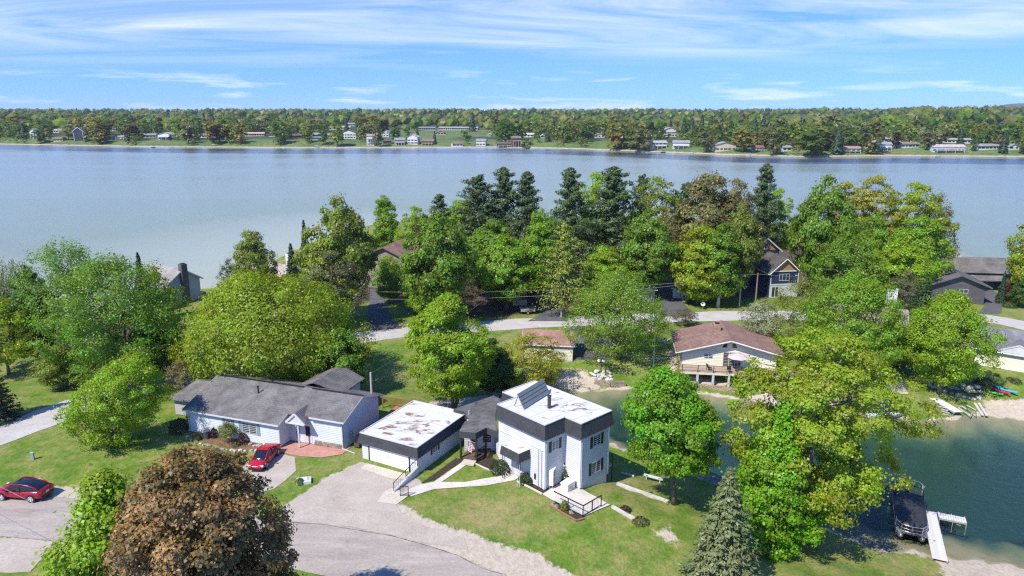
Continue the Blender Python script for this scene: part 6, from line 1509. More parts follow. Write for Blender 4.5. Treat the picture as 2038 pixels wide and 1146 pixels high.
# ------------------------------------------------------------------ things round the ranch house
def grill():
    p = T(688, 882); p = RP(RL2 + 1.1, 2.9, 3.05); root = empty('gas_grill', p, 'black gas grill against the shaded gable wall of the ranch house', 'grill'); rz = R(-19) + math.pi / 2; up = Vector((0, 0, 1))
    MB().box(p + up * .45, (1.1, .55, .7), rz).build('cart', mat('grill_cart', (.10, .08, .06), .6), root); MB().box(p + up * .87, (1.5, .6, .12), rz).build('shelf', BLACK, root)
    MB().tube([p + up * 1.02 + rot(rz) * -.4, p + up * 1.02 + rot(rz) * .4], .27, 12).build('hood', BLACK, root); MB().bar(p + up * 1.05 + rot(rz) * -.3 + rot(rz - math.pi / 2) * .3, p + up * 1.05 + rot(rz) * .3 + rot(rz - math.pi / 2) * .3, .03).build('handle', STEEL, root)
    for a in (-.5, .5):
        for b in (-.22, .22): MB().tube([p + rot(rz) * a + rot(rz + math.pi / 2) * b, p + rot(rz) * a + rot(rz + math.pi / 2) * b + up * .12], .06, 6).build('caster', RUBBER, root)
    q = RP(RL2 + .12, 3.0, 4.35); m = empty('wall_meter', q, 'grey electric meter on the ranch gable wall', 'meter'); MB().tube([q, q + rot(R(-19)) * .18], .17, 12).build('dial', STEEL, m); MB().box(q + Vector((0, 0, -.35)) + rot(R(-19)) * .05, (.1, .3, .4), R(-19)).build('box', STEEL, m)
    p = T(413, 875); b = empty('rubbish_bin', p, 'dark round bin beside the first dark red shrub', 'bin'); MB().lathe(p, [(.24, 0), (.33, .85), (.35, .86), (.35, .9)], 14).build('barrel', mat('bin_grey', (.06, .075, .085), .6), b); MB().lathe(p + Vector((0, 0, .9)), [(.36, 0), (.33, .07), (.1, .12)], 14).build('lid', mat('bin_lid', (.09, .10, .11), .5), b)
    p = T(605, 962); c = empty('well_cover', p, 'white square well cover on the grass by the driveway', 'well cover'); MB().box(p + Vector((0, 0, .12)), (1.35, 1.0, .3), R(15)).build('slab', WHITE, c); MB().box(p + Vector((-.1, .05, .31)), (.9, .6, .1), R(15)).build('lid', mat('cover_lid', (.62, .62, .62), .7), c)
    p = T(66, 917); c = empty('utility_pedestal', p, 'pale green utility pedestal on the left lawn', 'utility box'); MB().box(p + Vector((0, 0, .35)), (.28, .24, .75), R(10)).build('housing', mat('pedestal_green', (.32, .42, .36), .6), c); MB().box(p + Vector((0, 0, .76)), (.32, .28, .07), R(10)).build('cap', mat('pedestal_cap', (.38, .48, .42), .6), c)
grill()
def rock_mesh(seed):
    rng = np.random.default_rng(seed); bm = bmesh.new(); bmesh.ops.create_icosphere(bm, subdivisions=1, radius=1)
    for v in bm.verts: v.co = Vector((v.co.x, v.co.y, v.co.z * .7)) * float(rng.uniform(.75, 1.12))
    me = bpy.data.meshes.new('stone'); bm.to_mesh(me); bm.free(); me.materials.append(STONE); return me
ROCKS = [rock_mesh(i) for i in range(6)]
def rocks(root, spots, smin, smax, cols, seed):
    rg = random.Random(seed); o0 = world_loc(root)
    for p in spots:
        o = bpy.data.objects.new('stone', rg.choice(ROCKS)); COL.objects.link(o); o.parent = root; o.location = p - o0
        s = rg.uniform(smin, smax); o.scale = (s * rg.uniform(.8, 1.3), s, s); o.rotation_euler = (0, 0, rg.uniform(0, 6)); c = rg.choice(cols); v = rg.uniform(.8, 1.15); o.color = (c[0] * v, c[1] * v, c[2] * v, 1)
PALE = [(.50, .46, .40), (.58, .54, .48), (.42, .37, .32), (.36, .33, .31)]
def along(pts, step, jit, seed, lift=.05):
    rg = random.Random(seed); out = []; q = [T(*p) for p in pts]
    for a, b in zip(q[:-1], q[1:]):
        n = max(1, int((b - a).length / step))
        for k in range(n):
            p = a.lerp(b, k / n); p.x += rg.uniform(-jit, jit); p.y += rg.uniform(-jit, jit); p.z = gz(p.x, p.y) + lift; out.append(p)
    return out
r = empty('stone_border', T(372, 868), 'border of pale stones round the ranch house bed', 'stone border'); rocks(r, along([(374, 872), (392, 884), (430, 893), (470, 898), (510, 898), (545, 893)], .42, .12, 1), .16, .28, PALE, 1)
r = empty('stone_pile', T(535, 886), 'heap of pale stones at the corner of the ranch house', 'stone pile'); rocks(r, along([(500, 884), (550, 886)], .28, .3, 2, .1) + along([(508, 889), (552, 891)], .3, .25, 3) + along([(515, 881), (545, 883)], .3, .2, 4, .2), .16, .28, PALE, 2)
r = empty('boulder_wall', T(1880, 785), 'retaining wall of large pale boulders above the lagoon shore', 'boulder wall')
BO = [(.40, .36, .31), (.50, .47, .43), (.34, .29, .25), (.44, .40, .36)]
rocks(r, along([(1848, 768), (1880, 782), (1915, 790), (1962, 797)], .62, .1, 5, .15) + along([(1850, 764), (1880, 775), (1915, 783), (1962, 789)], .62, .1, 6, .45) + along([(1852, 758), (1882, 769), (1915, 777), (1960, 783)], .66, .1, 7, .75), .33, .50, BO, 3)
r = empty('rock_mound', T(1200, 742), 'mound of white stones round the globe lamp', 'rock mound'); rocks(r, along([(1180, 748), (1218, 752)], .25, .35, 8, .1) + along([(1186, 743), (1216, 745)], .25, .3, 9, .22) + along([(1180, 755), (1220, 758)], .25, .35, 10, .05) + along([(1184, 751), (1216, 755)], .25, .3, 11, .18), .22, .38, [(.62, .6, .57), (.55, .53, .5)], 4)
def block_wall(pts, rows, label, col, seed, bl=.42, bh=.17):
    q = [T(*p) for p in pts]; root = empty('block_wall', q[0], label, 'retaining wall'); rg = random.Random(seed); me = None
    zb = max(p.z for p in q) - rows * bh + .12; zb = max(zb, .05)
    for a, b in zip(q[:-1], q[1:]):
        d = (b - a); d.z = 0; L = d.length; d.normalize(); n = max(1, int(L / bl)); rz = math.atan2(d.y, d.x)
        for j in range(rows):
            for k in range(n):
                p = Vector((a.x, a.y, 0)) + d * ((k + .5 + .5 * (j % 2)) * L / n)
                if me is None:
                    o = MB().box((0, 0, 0), (bl - .025, .26, bh - .02)).build('block', STONE, root, None, False, I4); me = o.data
                else: o = bpy.data.objects.new('block', me); COL.objects.link(o); o.parent = root
                o.location = Vector((p.x + rg.uniform(-.01, .01), p.y + rg.uniform(-.02, .02), zb + (j + .5) * bh)) - q[0]; o.rotation_euler = (0, 0, rz); v = rg.uniform(.75, 1.15); o.color = (col[0] * v, col[1] * v, col[2] * v, 1)
block_wall([(1182, 764), (1212, 769), (1242, 770)], 5, 'low block sea wall at the lagoon edge below the globe lamp', (.36, .27, .21), 1)
block_wall([(1108, 737), (1140, 736), (1172, 739)], 3, 'curved block wall above the sandy beach', (.38, .30, .22), 2)
block_wall([(1385, 771), (1420, 775), (1460, 781)], 4, 'block wall below the lawn of the brown roofed house', (.40, .27, .22), 3)
r = empty('flower_border', T(1318, 680), 'open wooden raised bed frame on the lawn left of the brown roofed house', 'raised bed')
for a, b in (((1299, 677), (1326, 683)), ((1326, 683), (1334, 678)), ((1299, 677), (1306, 671))): MB().bar(T(*a) + Vector((0, 0, .15)), T(*b) + Vector((0, 0, .15)), .25, .35).build('side_board', mat('pale_board', (.52, .42, .28), .8), r)
def steps():
    p0, p1 = T(1790, 783), T(1777, 755); root = empty('stone_steps', p0, 'stone steps climbing from the lagoon beach', 'steps')
    for k in range(6):
        q = p0.lerp(p1, k / 6); MB().box((q.x, q.y, gz(q.x, q.y) + .08), (1.9, .45, .2), R(-15)).build('step', STONE, root, (.48, .43, .36))
    for k in range(5):
        q = T(1752 + k * 8, 738 + k * 3); MB().box((q.x, q.y, q.z + .03), (.75, .5, .08), R(-20)).build('stepping_stone', STONE, root, (.5, .48, .44))
steps()

# ------------------------------------------------------------------ poles, lamp, wires, mailbox, trailers
def pole(bx, by, topy, label, arm=True, xf=False, col=POLEWOOD, r=.15):
    b = T(bx, by); lo, hi = 1, 20
    for _ in range(30):
        m = (lo + hi) / 2
        if proj((b.x, b.y, b.z + m))[1] > topy: lo = m
        else: hi = m
    root = empty('utility_pole', b, label, 'utility pole')
    MB().tube([b - Vector((0, 0, .2)), b + Vector((0, 0, lo))], [r, r * .65], 9).build('pole', col, root)
    if arm: MB().bar(b + Vector((-.7, 0, lo - .4)), b + Vector((.7, 0, lo - .4)), .12, .12).build('crossarm', POLEWOOD, root)
    if arm:
        for x in (-.6, .6): MB().lathe(b + Vector((x, 0, lo - .34)), [(.05, 0), (.06, .08), (.03, .16)], 8).build('insulator', mat('porcelain', (.5, .5, .5), .3), root)
    if xf: MB().lathe(b + Vector((-.45, -.1, lo - 2.4)), [(.28, 0), (.3, .05), (.3, .95), (.2, 1.05)], 12).build('transformer', mat('transformer_grey', (.55, .56, .58), .5), root)
    return b + Vector((0, 0, lo - .1)), root
pA, _ = pole(743, 848, 741, 'pale wooden service pole between the ranch house and the garage', False, r=.16)
p1, _ = pole(1471, 612, 545, 'grey utility pole with a transformer by the lane', True, True)
p2, _ = pole(1503, 608, 543, 'brown utility pole just right of the transformer pole', False, col=mat('dark_pole', (.22, .17, .13), .9), r=.17)
p3, _ = pole(1842, 580, 553, 'short grey pole in front of the dark grey house', False)
p4, _ = pole(2013, 600, 558, 'leaning wooden pole on the lawn by the round shrub', False)
p5, _ = pole(1117, 632, 575, 'wooden pole beside the half bare grey pine', False)
def wire(pts, label, sag=.03, r=.022):
    root = None; mb = MB(); P0 = Vector(pts[0])
    for a, b in zip(pts[:-1], pts[1:]):
        a = Vector(a); b = Vector(b); L = (b - a).length; q = []
        for i in range(13):
            t = i / 12; p = a.lerp(b, t); p.z -= 4 * sag * L * t * (1 - t) * .5; q.append(p)
        mb.tube(q, r, 4, False)
    return solo(mb, 'overhead_wire', mat('cable', (.30, .30, .31), .6), tuple(P0), label, 'wire')
wire([p1 + Vector((-.6, 0, -.2)), p5 + Vector((0, 0, .1)), Vector((-38, 110, 9.5))], 'upper wire running along the lane from the transformer pole')
wire([p1 + Vector((.6, 0, -.2)), p5 + Vector((0, 0, -.9)), Vector((-38, 109, 8.4))], 'lower wire running along the lane from the transformer pole')
wire([p1 + Vector((0, 0, -.1)), p2 + Vector((0, 0, -.1)), p3], 'wire from the brown pole to the dark grey house')
wire([p3, p4], 'wire between the short grey pole and the leaning pole')
wire([pA, P(960, 600, 8.0)], 'service wire leaving the pale pole behind the garage', .02, .012)
wire([P(-260, 838, 9.0), P(0, 968, 8.6), P(360, 1146, 8.2), P(560, 1240, 8.2)], 'upper foreground wire crossing in front of the bronze maple', .004, .014)
wire([P(-260, 895, 9.0), P(0, 1032, 8.6), P(222, 1146, 8.3), P(420, 1240, 8.2)], 'lower foreground wire crossing the light green maple', .004, .014)
def lamp():
    b = T(1196, 744); root = empty('globe_lamp', b, 'garden lamp post with two white globes on the stone mound', 'lamp'); MB().tube([b, b + Vector((0, 0, 1.75))], .06, 8).build('post', DARKWOOD, root)
    MB().bar(b + Vector((-.32, 0, 1.7)), b + Vector((.32, 0, 1.7)), .05).build('arm', DARKWOOD, root)
    for s in (-1, 1): MB().lathe(b + Vector((s * .32, 0, 1.72)), [(.05, 0), (.2, .1), (.25, .25), (.2, .4), (.04, .5)], 12).build('globe', mat('opal_glass', (.8, .8, .8), .2), root, None, True)
lamp()
def box_trailer(px, py, label, load):
    b = T(px, py); root = empty('utility_trailer', b, label, 'trailer'); up = Vector((0, 0, 1))
    MB().box(b + up * .55, (2.6, 1.5, .08), .1).build('bed', GREYWOOD, root)
    for y in (-.74, .74): MB().box(b + up * .82 + Vector((-.07 * y, y, 0)), (2.6, .05, .5), .1).build('side_panel', STEEL, root)
    for x in (-1.28, 1.28): MB().box(b + up * .82 + rot(.1) * x, (.05, 1.45, .5), .1).build('end_panel', STEEL, root)
    for y in (-.82, .82):
        c = b + Vector((-.08 * y, y, .3)); w = MB().tube([c + Vector((0, -.09, 0)), c + Vector((0, .09, 0))], .3, 14).build('wheel', RUBBER, root); MB().tube([c + Vector((0, -.1, 0)), c + Vector((0, .1, 0))], .16, 12).build('rim', ALU, w)
    MB().bar(b + up * .45 + rot(.1) * 1.3, b + up * .4 + rot(.1) * 2.4, .08).build('tongue', BLACK, root)
    if load == 'cover': MB().prism([tuple((b + rot(.1) * x + rot(.1 + math.pi / 2) * y)[:2]) for x, y in ((-1.3, -.75), (1.3, -.75), (1.3, .75), (-1.3, .75))], b.z + 1.08, b.z + 1.5, [tuple((b + rot(.1) * x + rot(.1 + math.pi / 2) * y)[:2]) for x, y in ((-1.2, -.6), (1.2, -.6), (1.2, .6), (-1.2, .6))]).build('cover', mat('silver_tarp', (.5, .5, .5), .6), root)
    return b
box_trailer(1034, 611, 'grey covered trailer parked under the trees by the lane', 'cover')
b = box_trailer(1050, 624, 'open trailer heaped with brown brush at the lane edge', 'brush')
bush('brush_heap', b + Vector((0, 0, .6)), 1.1, .75, (.20, .14, .06), 'heap of brown brush on the open trailer', 40, 'brush', n=700)
q = T(1398, 616); r = empty('satellite_dish', q, 'small grey dish on a post beside the lane', 'dish'); MB().tube([q, q + Vector((0, 0, .9))], .04, 6).build('post', STEEL, r); MB().tube([q + Vector((0, -.05, 1.0)), q + Vector((0, -.12, 1.04))], [.2, .42], 14).build('dish', WHITE, r)
for k, x in enumerate((1332, 1345)):
    q = T(1304 + k * 9, 588); MB_ = MB().bar(q, q + Vector((0, 0, 1.9)), .22); solo(MB_, 'gate_post', POLEWOOD, tuple(q), 'wooden gate post %s of the driveway behind the willow' % ('on the left side' if k == 0 else 'on the right side'), 'post')
q = T(1232, 545); 
mb = MB(); b = T(1238, 566); mb.prism([(b.x - 2.2, b.y - 1.2), (b.x + 2.2, b.y - 1.2), (b.x + 2.2, b.y + 1.2), (b.x - 2.2, b.y + 1.2)], b.z, b.z + 1.2, [(b.x - 1.8, b.y - .3), (b.x + 1.9, b.y - .3), (b.x + 1.8, b.y + .3), (b.x - 1.9, b.y + .3)])
solo(mb, 'tarpaulin_heap', mat('blue_tarp', (.015, .06, .30), .5, .15), tuple(b), 'bright blue tarpaulin draped over a pile in the wood', 'tarpaulin')
mb = MB(); b = T(398, 592); mb.tube([b, b + Vector((0, 0, 1.4))], [.9, .35], 10); solo(mb, 'slide_tower', mat('yellow_plastic', (.55, .30, .02), .5), tuple(b), 'yellow play float on the beach beside the chimney house', 'beach toy')

# ------------------------------------------------------------------ docks, boats, kayaks
def plank_run(root, a, b, w, z, n, m):
    a = Vector((a.x, a.y, z)); b = Vector((b.x, b.y, z)); d = (b - a); L = d.length; d.normalize(); rz = math.atan2(d.y, d.x); me = None; o0 = world_loc(root)
    for k in range(n):
        c = a + d * ((k + .5) * L / n)
        if me is None: o = MB().box((0, 0, 0), (L / n - .025, w, .05)).build('plank', m, root, None, False, I4); me = o.data
        else: o = bpy.data.objects.new('plank', me); COL.objects.link(o); o.parent = root
        o.location = c - o0; o.rotation_euler = (rnd.uniform(-.006, .006), 0, rz)
    s = Vector((-d.y, d.x, 0))
    for e in (-1, 1): MB().bar(a + s * e * (w / 2 - .05) + Vector((0, 0, -.1)), b + s * e * (w / 2 - .05) + Vector((0, 0, -.1)), .06, .14).build('stringer', STEEL, root)
    for t in (.02, .5, .98):
        for e in (-1, 1):
            q = a.lerp(b, t) + s * e * (w / 2 + .03); MB().tube([(q.x, q.y, -.7), (q.x, q.y, z + .12)], .035, 6).build('pile', STEEL, root)
DOCKW = mat('dock_boards', (.60, .57, .53), .85, .14, 2.0, .2, 9)
def docks():
    z = .5; a, b = P(1849, 1017, z), P(1871, 1114, z)
    root = empty('boat_dock', b, 'L shaped grey plank dock beside the covered pontoon boat', 'dock'); plank_run(root, b, a, 1.15, z, 26, DOCKW)
    c, d = P(1852, 1022, z), P(1923, 1036, z); e = (d - c).normalized(); plank_run(root, c + e * .62, d, 1.0, z, 11, DOCKW)
    q = P(1905, 1042, .05); MB().tube([P(1885, 1034, .3), P(1893, 1040, .1), P(1912, 1046, .08)], .02, 4).build('mooring_rope', mat('rope', (.6, .5, .2), .8), root)
    z = .7; a, b = P(1848, 786, z), P(1908, 820, z); root = empty('boat_dock', a, 'white dock section run up on the far bank below the boulder wall', 'dock'); plank_run(root, a, b, 1.2, z, 12, mat('white_dock', (.66, .65, .63), .7, .1))
    r = empty('pipe_lift', P(1930, 822, .2), 'white pipe frame of a dismantled boat lift by the bank', 'boat lift')
    for s, e in (((1908, 812), (1930, 826)), ((1914, 808), (1936, 822)), ((1924, 806), (1942, 816)), ((1908, 812), (1914, 808)), ((1930, 826), (1936, 822))): MB().bar(P(*s, .55), P(*e, .35), .09).build('pipe', WHITE, r)
    for s in ((1924, 806), (1942, 816)): MB().bar(P(*s, .3), P(*s, 1.3), .08).build('pipe', WHITE, r)
    MB().bar(P(1924, 806, 1.3), P(1942, 816, 1.3), .08).build('pipe', WHITE, r)
    r = empty('boat_ladder', P(1880, 815, .3), 'white steps hanging from the far dock section', 'ladder')
    for k in range(4): MB().bar(P(1868 + k * 3, 808 + k * 5, .7 - k * .15), P(1884 + k * 3, 812 + k * 5, .7 - k * .15), .18, .04).build('tread', WHITE, r)
    for k, (s, e) in enumerate((((1940, 802), (1955, 826)), ((1948, 802), (1964, 827)))): solo(MB().bar(P(*s, .35), P(*e, .25), .28, .1), 'dock_beam', WHITE, tuple(P(*s, .3)), ('left' if k == 0 else 'right') + ' one of two white beams lying in the shallows', 'beam')
    a, b = P(1732, 757, .8), P(1772, 800, .5); root = empty('boat_dock', a, 'narrow pale dock behind the oak beside the dark covered boat', 'dock'); plank_run(root, a, b, 1.1, .6, 12, mat('pale_dock', (.62, .60, .56), .8, .1))
docks()
def hull(n, L, W, H, z0, point=1.0):
    secs = []
    for i in range(n + 1):
        t = i / n; x = -L / 2 + L * t; w = W / 2 * (1 - max(0, (t - .55) / .45) ** 2.2 * point) + .01; k = z0 + H * .35 * max(0, (t - .6) / .4) ** 2
        secs.append([(x, -w * .55, k), (x, -w, z0 + H * .6), (x, -w, z0 + H), (x, w, z0 + H), (x, w, z0 + H * .6), (x, w * .55, k)])
    return secs
def pontoon():
    s, b = P(1803, 990, .3), P(1814, 1072, .3); d = (b - s).normalized(); L = (b - s).length; c = (s + b) / 2; c.z = 0; W = 2.55
    root = empty('pontoon_boat', c, 'pontoon boat with black canvas cover moored at the L shaped dock', 'boat', None, math.atan2(d.y, d.x))
    for y in (-.85, .85): MB().tube([(-L/2 + .1, y, .12), (-L/2 + .3, y, .14), (L/2 - .9, y, .16), (L/2 - .3, y, .3), (L/2, y, .42)], [.2, .34, .34, .24, .05], 12).build('pontoon', ALU, root, None, True, I4)
    MB().box((-.1, 0, .55), (L - .35, W, .10)).build('deck', mat('deck_grey', (.16, .16, .17), .8), root, None, False, I4)
    wall = [(-L/2 + 1.0, -W/2 + .06), (L/2 - 1.1, -W/2 + .06), (L/2 - .45, -W/2 + .45), (L/2 - .3, 0), (L/2 - .45, W/2 - .45), (L/2 - 1.1, W/2 - .06), (-L/2 + 1.0, W/2 - .06)]
    for z, r in ((1.28, .045), (.95, .025), (.68, .03)): MB().tube([(x, y, z) for x, y in wall], r, 6).build('rail', ALU, root, None, True, I4)
    for x, y in wall: MB().tube([(x, y, .6), (x, y, 1.28)], .03, 6).build('rail_post', ALU, root, None, False, I4)
    pm = MB()
    for (x0, y0), (x1, y1) in zip(wall[:-1], wall[1:]): MB().add([(x0 * .995, y0 * .99, .66), (x1 * .995, y1 * .99, .66), (x1 * .995, y1 * .99, 1.22), (x0 * .995, y0 * .99, 1.22)], [(0, 1, 2, 3)]).build('side_panel', mat('panel_black', (.025, .025, .028), .4), root, None, False, I4)
    rng = np.random.default_rng(3); secs = []
    for i in range(14):
        t = i / 13; x = -L/2 + 1.2 + (L - 1.75) * t; w = (W/2 + .03) * (1 - .45 * max(0, (t - .75) / .25) ** 2); top = 1.62 - .35 * abs(t - .35) + .05 * rng.normal()
        secs.append([(x, -w, 1.05), (x, -w * .98, 1.32), (x, -w * .6, top - .08), (x, 0, top + .04 * rng.normal()), (x, w * .6, top - .1), (x, w * .98, 1.32), (x, w, 1.05)])
    MB().loft(secs).build('cover', mat('black_canvas', (.034, .034, .037), .7, .25, 2.5, .5, 5), root, None, True, I4)
    for x, z in ((-L/2 + .75, 2.55), (-L/2 + 1.5, 2.35)): MB().tube([(x + .35, -W/2 + .05, 1.25), (x, -W/2 + .1, z - .25), (x - .05, -W/2 + .45, z), (x - .05, W/2 - .45, z), (x, W/2 - .1, z - .25), (x + .35, W/2 - .05, 1.25)], .045, 7).build('canopy_frame', ALU if x < -L/2 + 1 else BLACK, root, None, True, I4)
    for s_ in (-1, 1): MB().bar((-L/2 + .9, s_ * (W/2 - .08), 1.3), (-L/2 + .75, s_ * (W/2 - .12), 2.25), .11, .05).build('frame_strap', WHITE, root, None, False, I4)
    MB().loft([[(-L/2 - .1, -.18, .2), (-L/2 + .25, -.18, .2), (-L/2 + .25, .18, .2), (-L/2 - .1, .18, .2)], [(-L/2 - .15, -.2, .8), (-L/2 + .3, -.2, .8), (-L/2 + .3, .2, .8), (-L/2 - .15, .2, .8)], [(-L/2 - .1, -.18, 1.2), (-L/2 + .28, -.18, 1.2), (-L/2 + .28, .18, 1.2), (-L/2 - .1, .18, 1.2)], [(-L/2, -.1, 1.3), (-L/2 + .15, -.1, 1.3), (-L/2 + .15, .1, 1.3), (-L/2, .1, 1.3)]]).build('outboard_motor', BLACK, root, None, False, I4)
pontoon()
def speedboat():
    c = P(1762, 824, .2); c.z = -.15; root = empty('motor_boat', c, 'white motor boat with dark cover under the oak branches', 'boat', None, R(8))
    MB().loft(hull(12, 6.2, 2.3, 1.1, 0)).build('hull', mat('gelcoat', (.66, .68, .72), .3, .05), root, None, True, I4)
    secs = []
    for i in range(9):
        t = i / 8; x = -2.9 + 5.2 * t; w = 1.1 * (1 - max(0, (t - .6) / .4) ** 2 * .7); h = 1.15 + .55 * math.sin(math.pi * min(1, t * 1.1)); secs.append([(x, -w, 1.1), (x, -w * .6, h), (x, w * .6, h), (x, w, 1.1)])
    MB().loft(secs).build('cover', mat('navy_canvas', (.02, .028, .05), .8, .25, 2), root, None, True, I4)
    MB().tube([(-1, -1.1, 1.1), (-1.1, -1, 2.3), (-1.1, 1, 2.3), (-1, 1.1, 1.1)], .05, 6).build('tower', ALU, root, None, False, I4)
    for y in (-.8, .8): MB().bar((-3.1, y, .2), (3.0, y * 1.5, -.2), .2).build('lift_bunk', ALU, root, None, False, I4)
speedboat()
def kayak(px, py, ang, L, col, label):
    p = T(px, py); p.z += .02; root = empty('kayak', p, label, 'kayak', 'kayaks on the bank', ang); pl = PLASTIC
    secs = []
    for i in range(13):
        t = i / 12; x = -L/2 + L * t; w = .38 * math.sin(math.pi * min(max(t, .02), .98)) ** .6; zr = .16 * abs(2 * t - 1) ** 2.5
        secs.append([(x, -w * .5, .02 + zr), (x, -w, .16 + zr), (x, -w * .6, .27 + zr * .9), (x, w * .6, .27 + zr * .9), (x, w, .16 + zr), (x, w * .5, .02 + zr)])
    MB().loft(secs).build('hull', pl, root, col, True, I4)
    MB().lathe((-.1, 0, .268), [(.30, 0), (.30, .03), (.22, .035)], 14, .62).build('cockpit', BLACK, root, None, False, I4)
kayak(1971, 785, R(118), 3.0, (.10, .48, .08), 'green kayak on the beach at the end of the boulder wall')
kayak(1985, 780, R(112), 3.3, (.52, .02, .05), 'red kayak lying between the green and blue ones')
kayak(1998, 779, R(118), 3.3, (.04, .42, .62), 'light blue kayak lying right of the red one')
def corner_roof():
    # hip roof of a small boat house cut by the lower picture edge
    a = P(1915, 1150, 2.4); root = empty('boat_house', a, 'grey shingled boat house roof at the lower right picture edge', 'boat house')
    c = P(1945, 1165, 2.3); q = [(c.x - 1.9, c.y - 2.6), (c.x + 2.6, c.y - 2.6), (c.x + 2.6, c.y + .9), (c.x - 1.7, c.y + 1.2)]; z = gz(c.x, c.y)
    MB().prism([(x * 1, y) for x, y in [(q[0][0] + .3, q[0][1]), (q[1][0] - .3, q[1][1]), (q[2][0] - .3, q[2][1] - .3), (q[3][0] + .3, q[3][1] - .3)]], z - .3, 2.0).build('wall', PAINT, root, (.5, .48, .45))
    MB().prism(q, 1.95, 2.75, [((x - c.x) * .25 + c.x + .2, (y - c.y) * .25 + c.y - .4) for x, y in q]).build('roof', SHINGLE, root, (.19, .185, .185))
corner_roof()

# ------------------------------------------------------------------ far shore: houses, trees, wood
def far_house(px, py, wpx, kind, wall, roof, label, hpx=None, deck=False, ang=None):
    p = TF(px, py); sc = FPX / proj(p)[2]; L = wpx / sc; storey = 2.8
    rg = random.Random(int(px * 7 + py)); a = rg.uniform(-.25, .25) if ang is None else ang
    n = 2 if kind in ('two', 'gable2', 'aframe', 'tower') else 1
    hgt = (hpx / sc) if hpx else (n * storey + 2.0)
    W = min(9.0, L * .75) if kind not in ('long',) else 8.0
    root = empty('shore_house', p, label, 'house', 'houses on the far shore')
    ux = rot(a); uy = rot(a + math.pi / 2); f = lambda x, y, z: p + ux * x + uy * y + Vector((0, 0, z))
    rh = {'long': 1.6, 'low': 1.7, 'two': 2.0, 'gable': 2.4, 'gable2': 3.0, 'aframe': 4.8, 'tower': 1.8}[kind]
    wh = max(2.2, hgt - rh)
    c = [f(-L/2, 0, 0), f(L/2, 0, 0), f(L/2, W, 0), f(-L/2, W, 0)]
    MB().prism([tuple(q[:2]) for q in c], p.z - 2.5, p.z + wh).build('wall', PAINT, root, wall)
    if kind in ('gable', 'gable2', 'aframe'):
        MB().add([f(-L/2, .0, wh), f(L/2, .0, wh), f(0, .0, wh + rh)], [(0, 1, 2)]).build('gable_end', PAINT, root, wall)
        for s in (-1, 1):
            q = [f(s * (L/2 + .6), -.7, wh - .5 * rh / L), f(s * (L/2 + .6), W + .5, wh - .5 * rh / L), f(0, W + .5, wh + rh), f(0, -.7, wh + rh)]; up = Vector((0, 0, .25))
            MB().add(q + [v + up for v in q], [(0,1,2,3),(4,5,6,7),(0,1,5,4),(1,2,6,5),(2,3,7,6),(3,0,4,7)]).build('roof', SHINGLE, root, roof)
    else:
        for s in (0, 1):
            y0 = -.7 if s == 0 else W + .7
            q = [f(-L/2 - .7, y0, wh - .1), f(L/2 + .7, y0, wh - .1), f(L/2 + .3, W/2, wh + rh), f(-L/2 - .3, W/2, wh + rh)]; up = Vector((0, 0, .25))
            MB().add(q + [v + up for v in q], [(0,1,2,3),(4,5,6,7),(0,1,5,4),(1,2,6,5),(2,3,7,6),(3,0,4,7)]).build('roof', SHINGLE, root, roof)
        for s in (-1, 1): MB().add([f(s * L/2, 0, wh), f(s * L/2, W, wh), f(s * L/2, W/2, wh + rh)], [(0, 1, 2)]).build('gable_end', PAINT, root, wall)
    nw = max(2, int(L / 3.2))
    for lv in range(n if wh > 4 else 1):
        z0 = 1.0 + lv * storey
        for k in range(nw):
            x = -L/2 + (k + .5) * L / nw; w = rg.uniform(.8, 1.3) * min(1.3, L / nw / 2.4)
            if z0 + 1.4 > wh: continue
            o = MB().add([f(x - w, -.06, z0), f(x + w, -.06, z0), f(x + w, -.06, z0 + 1.35), f(x - w, -.06, z0 + 1.35)], [(0, 1, 2, 3)]).build('window', GLASS, root)
    if kind == 'aframe':
        MB().add([f(-L*.36, -.05, .6), f(L*.36, -.05, .6), f(L*.36, -.05, wh), f(0, -.05, wh + rh * .72), f(-L*.36, -.05, wh)], [(0, 1, 2, 3, 4)]).build('glass_front', GLASS, root)
        for s in (-1, 1): MB().bar(f(s * (L/2 + .3), -.8, wh), f(0, -.8, wh + rh + .1), .3, .7).build('roof_trim', WHITE, root); MB().bar(f(s * L * .42, -.1, 0), f(s * L * .42, -.1, wh), .5).build('column', WHITE, root)
    if deck:
        MB().box(f(0, -1.8, max(.9, wh - storey)), (L * .9, 3.4, .25), a).build('deck', GREYWOOD, root)
        for k in range(4): MB().bar(f(-L*.42 + k * L * .28, -3.3, -2), f(-L*.42 + k * L * .28, -3.3, max(.9, wh - storey) + 1.0), .25).build('deck_post', WHITE, root)
        MB().bar(f(-L*.44, -3.35, max(.9, wh - storey) + 1.0), f(L*.44, -3.35, max(.9, wh - storey) + 1.0), .14).build('deck_rail', WHITE, root)
    if rg.random() < .4: MB().box(f(L * .2, W * .55, wh + rh * .9), (1.0, 1.0, 2.0), a).build('chimney', STONE, root, (.4, .3, .25))
    return root
WHT = (.60, .60, .59); TAN = (.55, .45, .33); GRY = (.40, .41, .42); BRN = (.16, .09, .06); RG = (.28, .28, .29); RB = (.24, .17, .13); RD = (.12, .115, .115); RR = (.27, .12, .09); BLU = (.38, .44, .50)
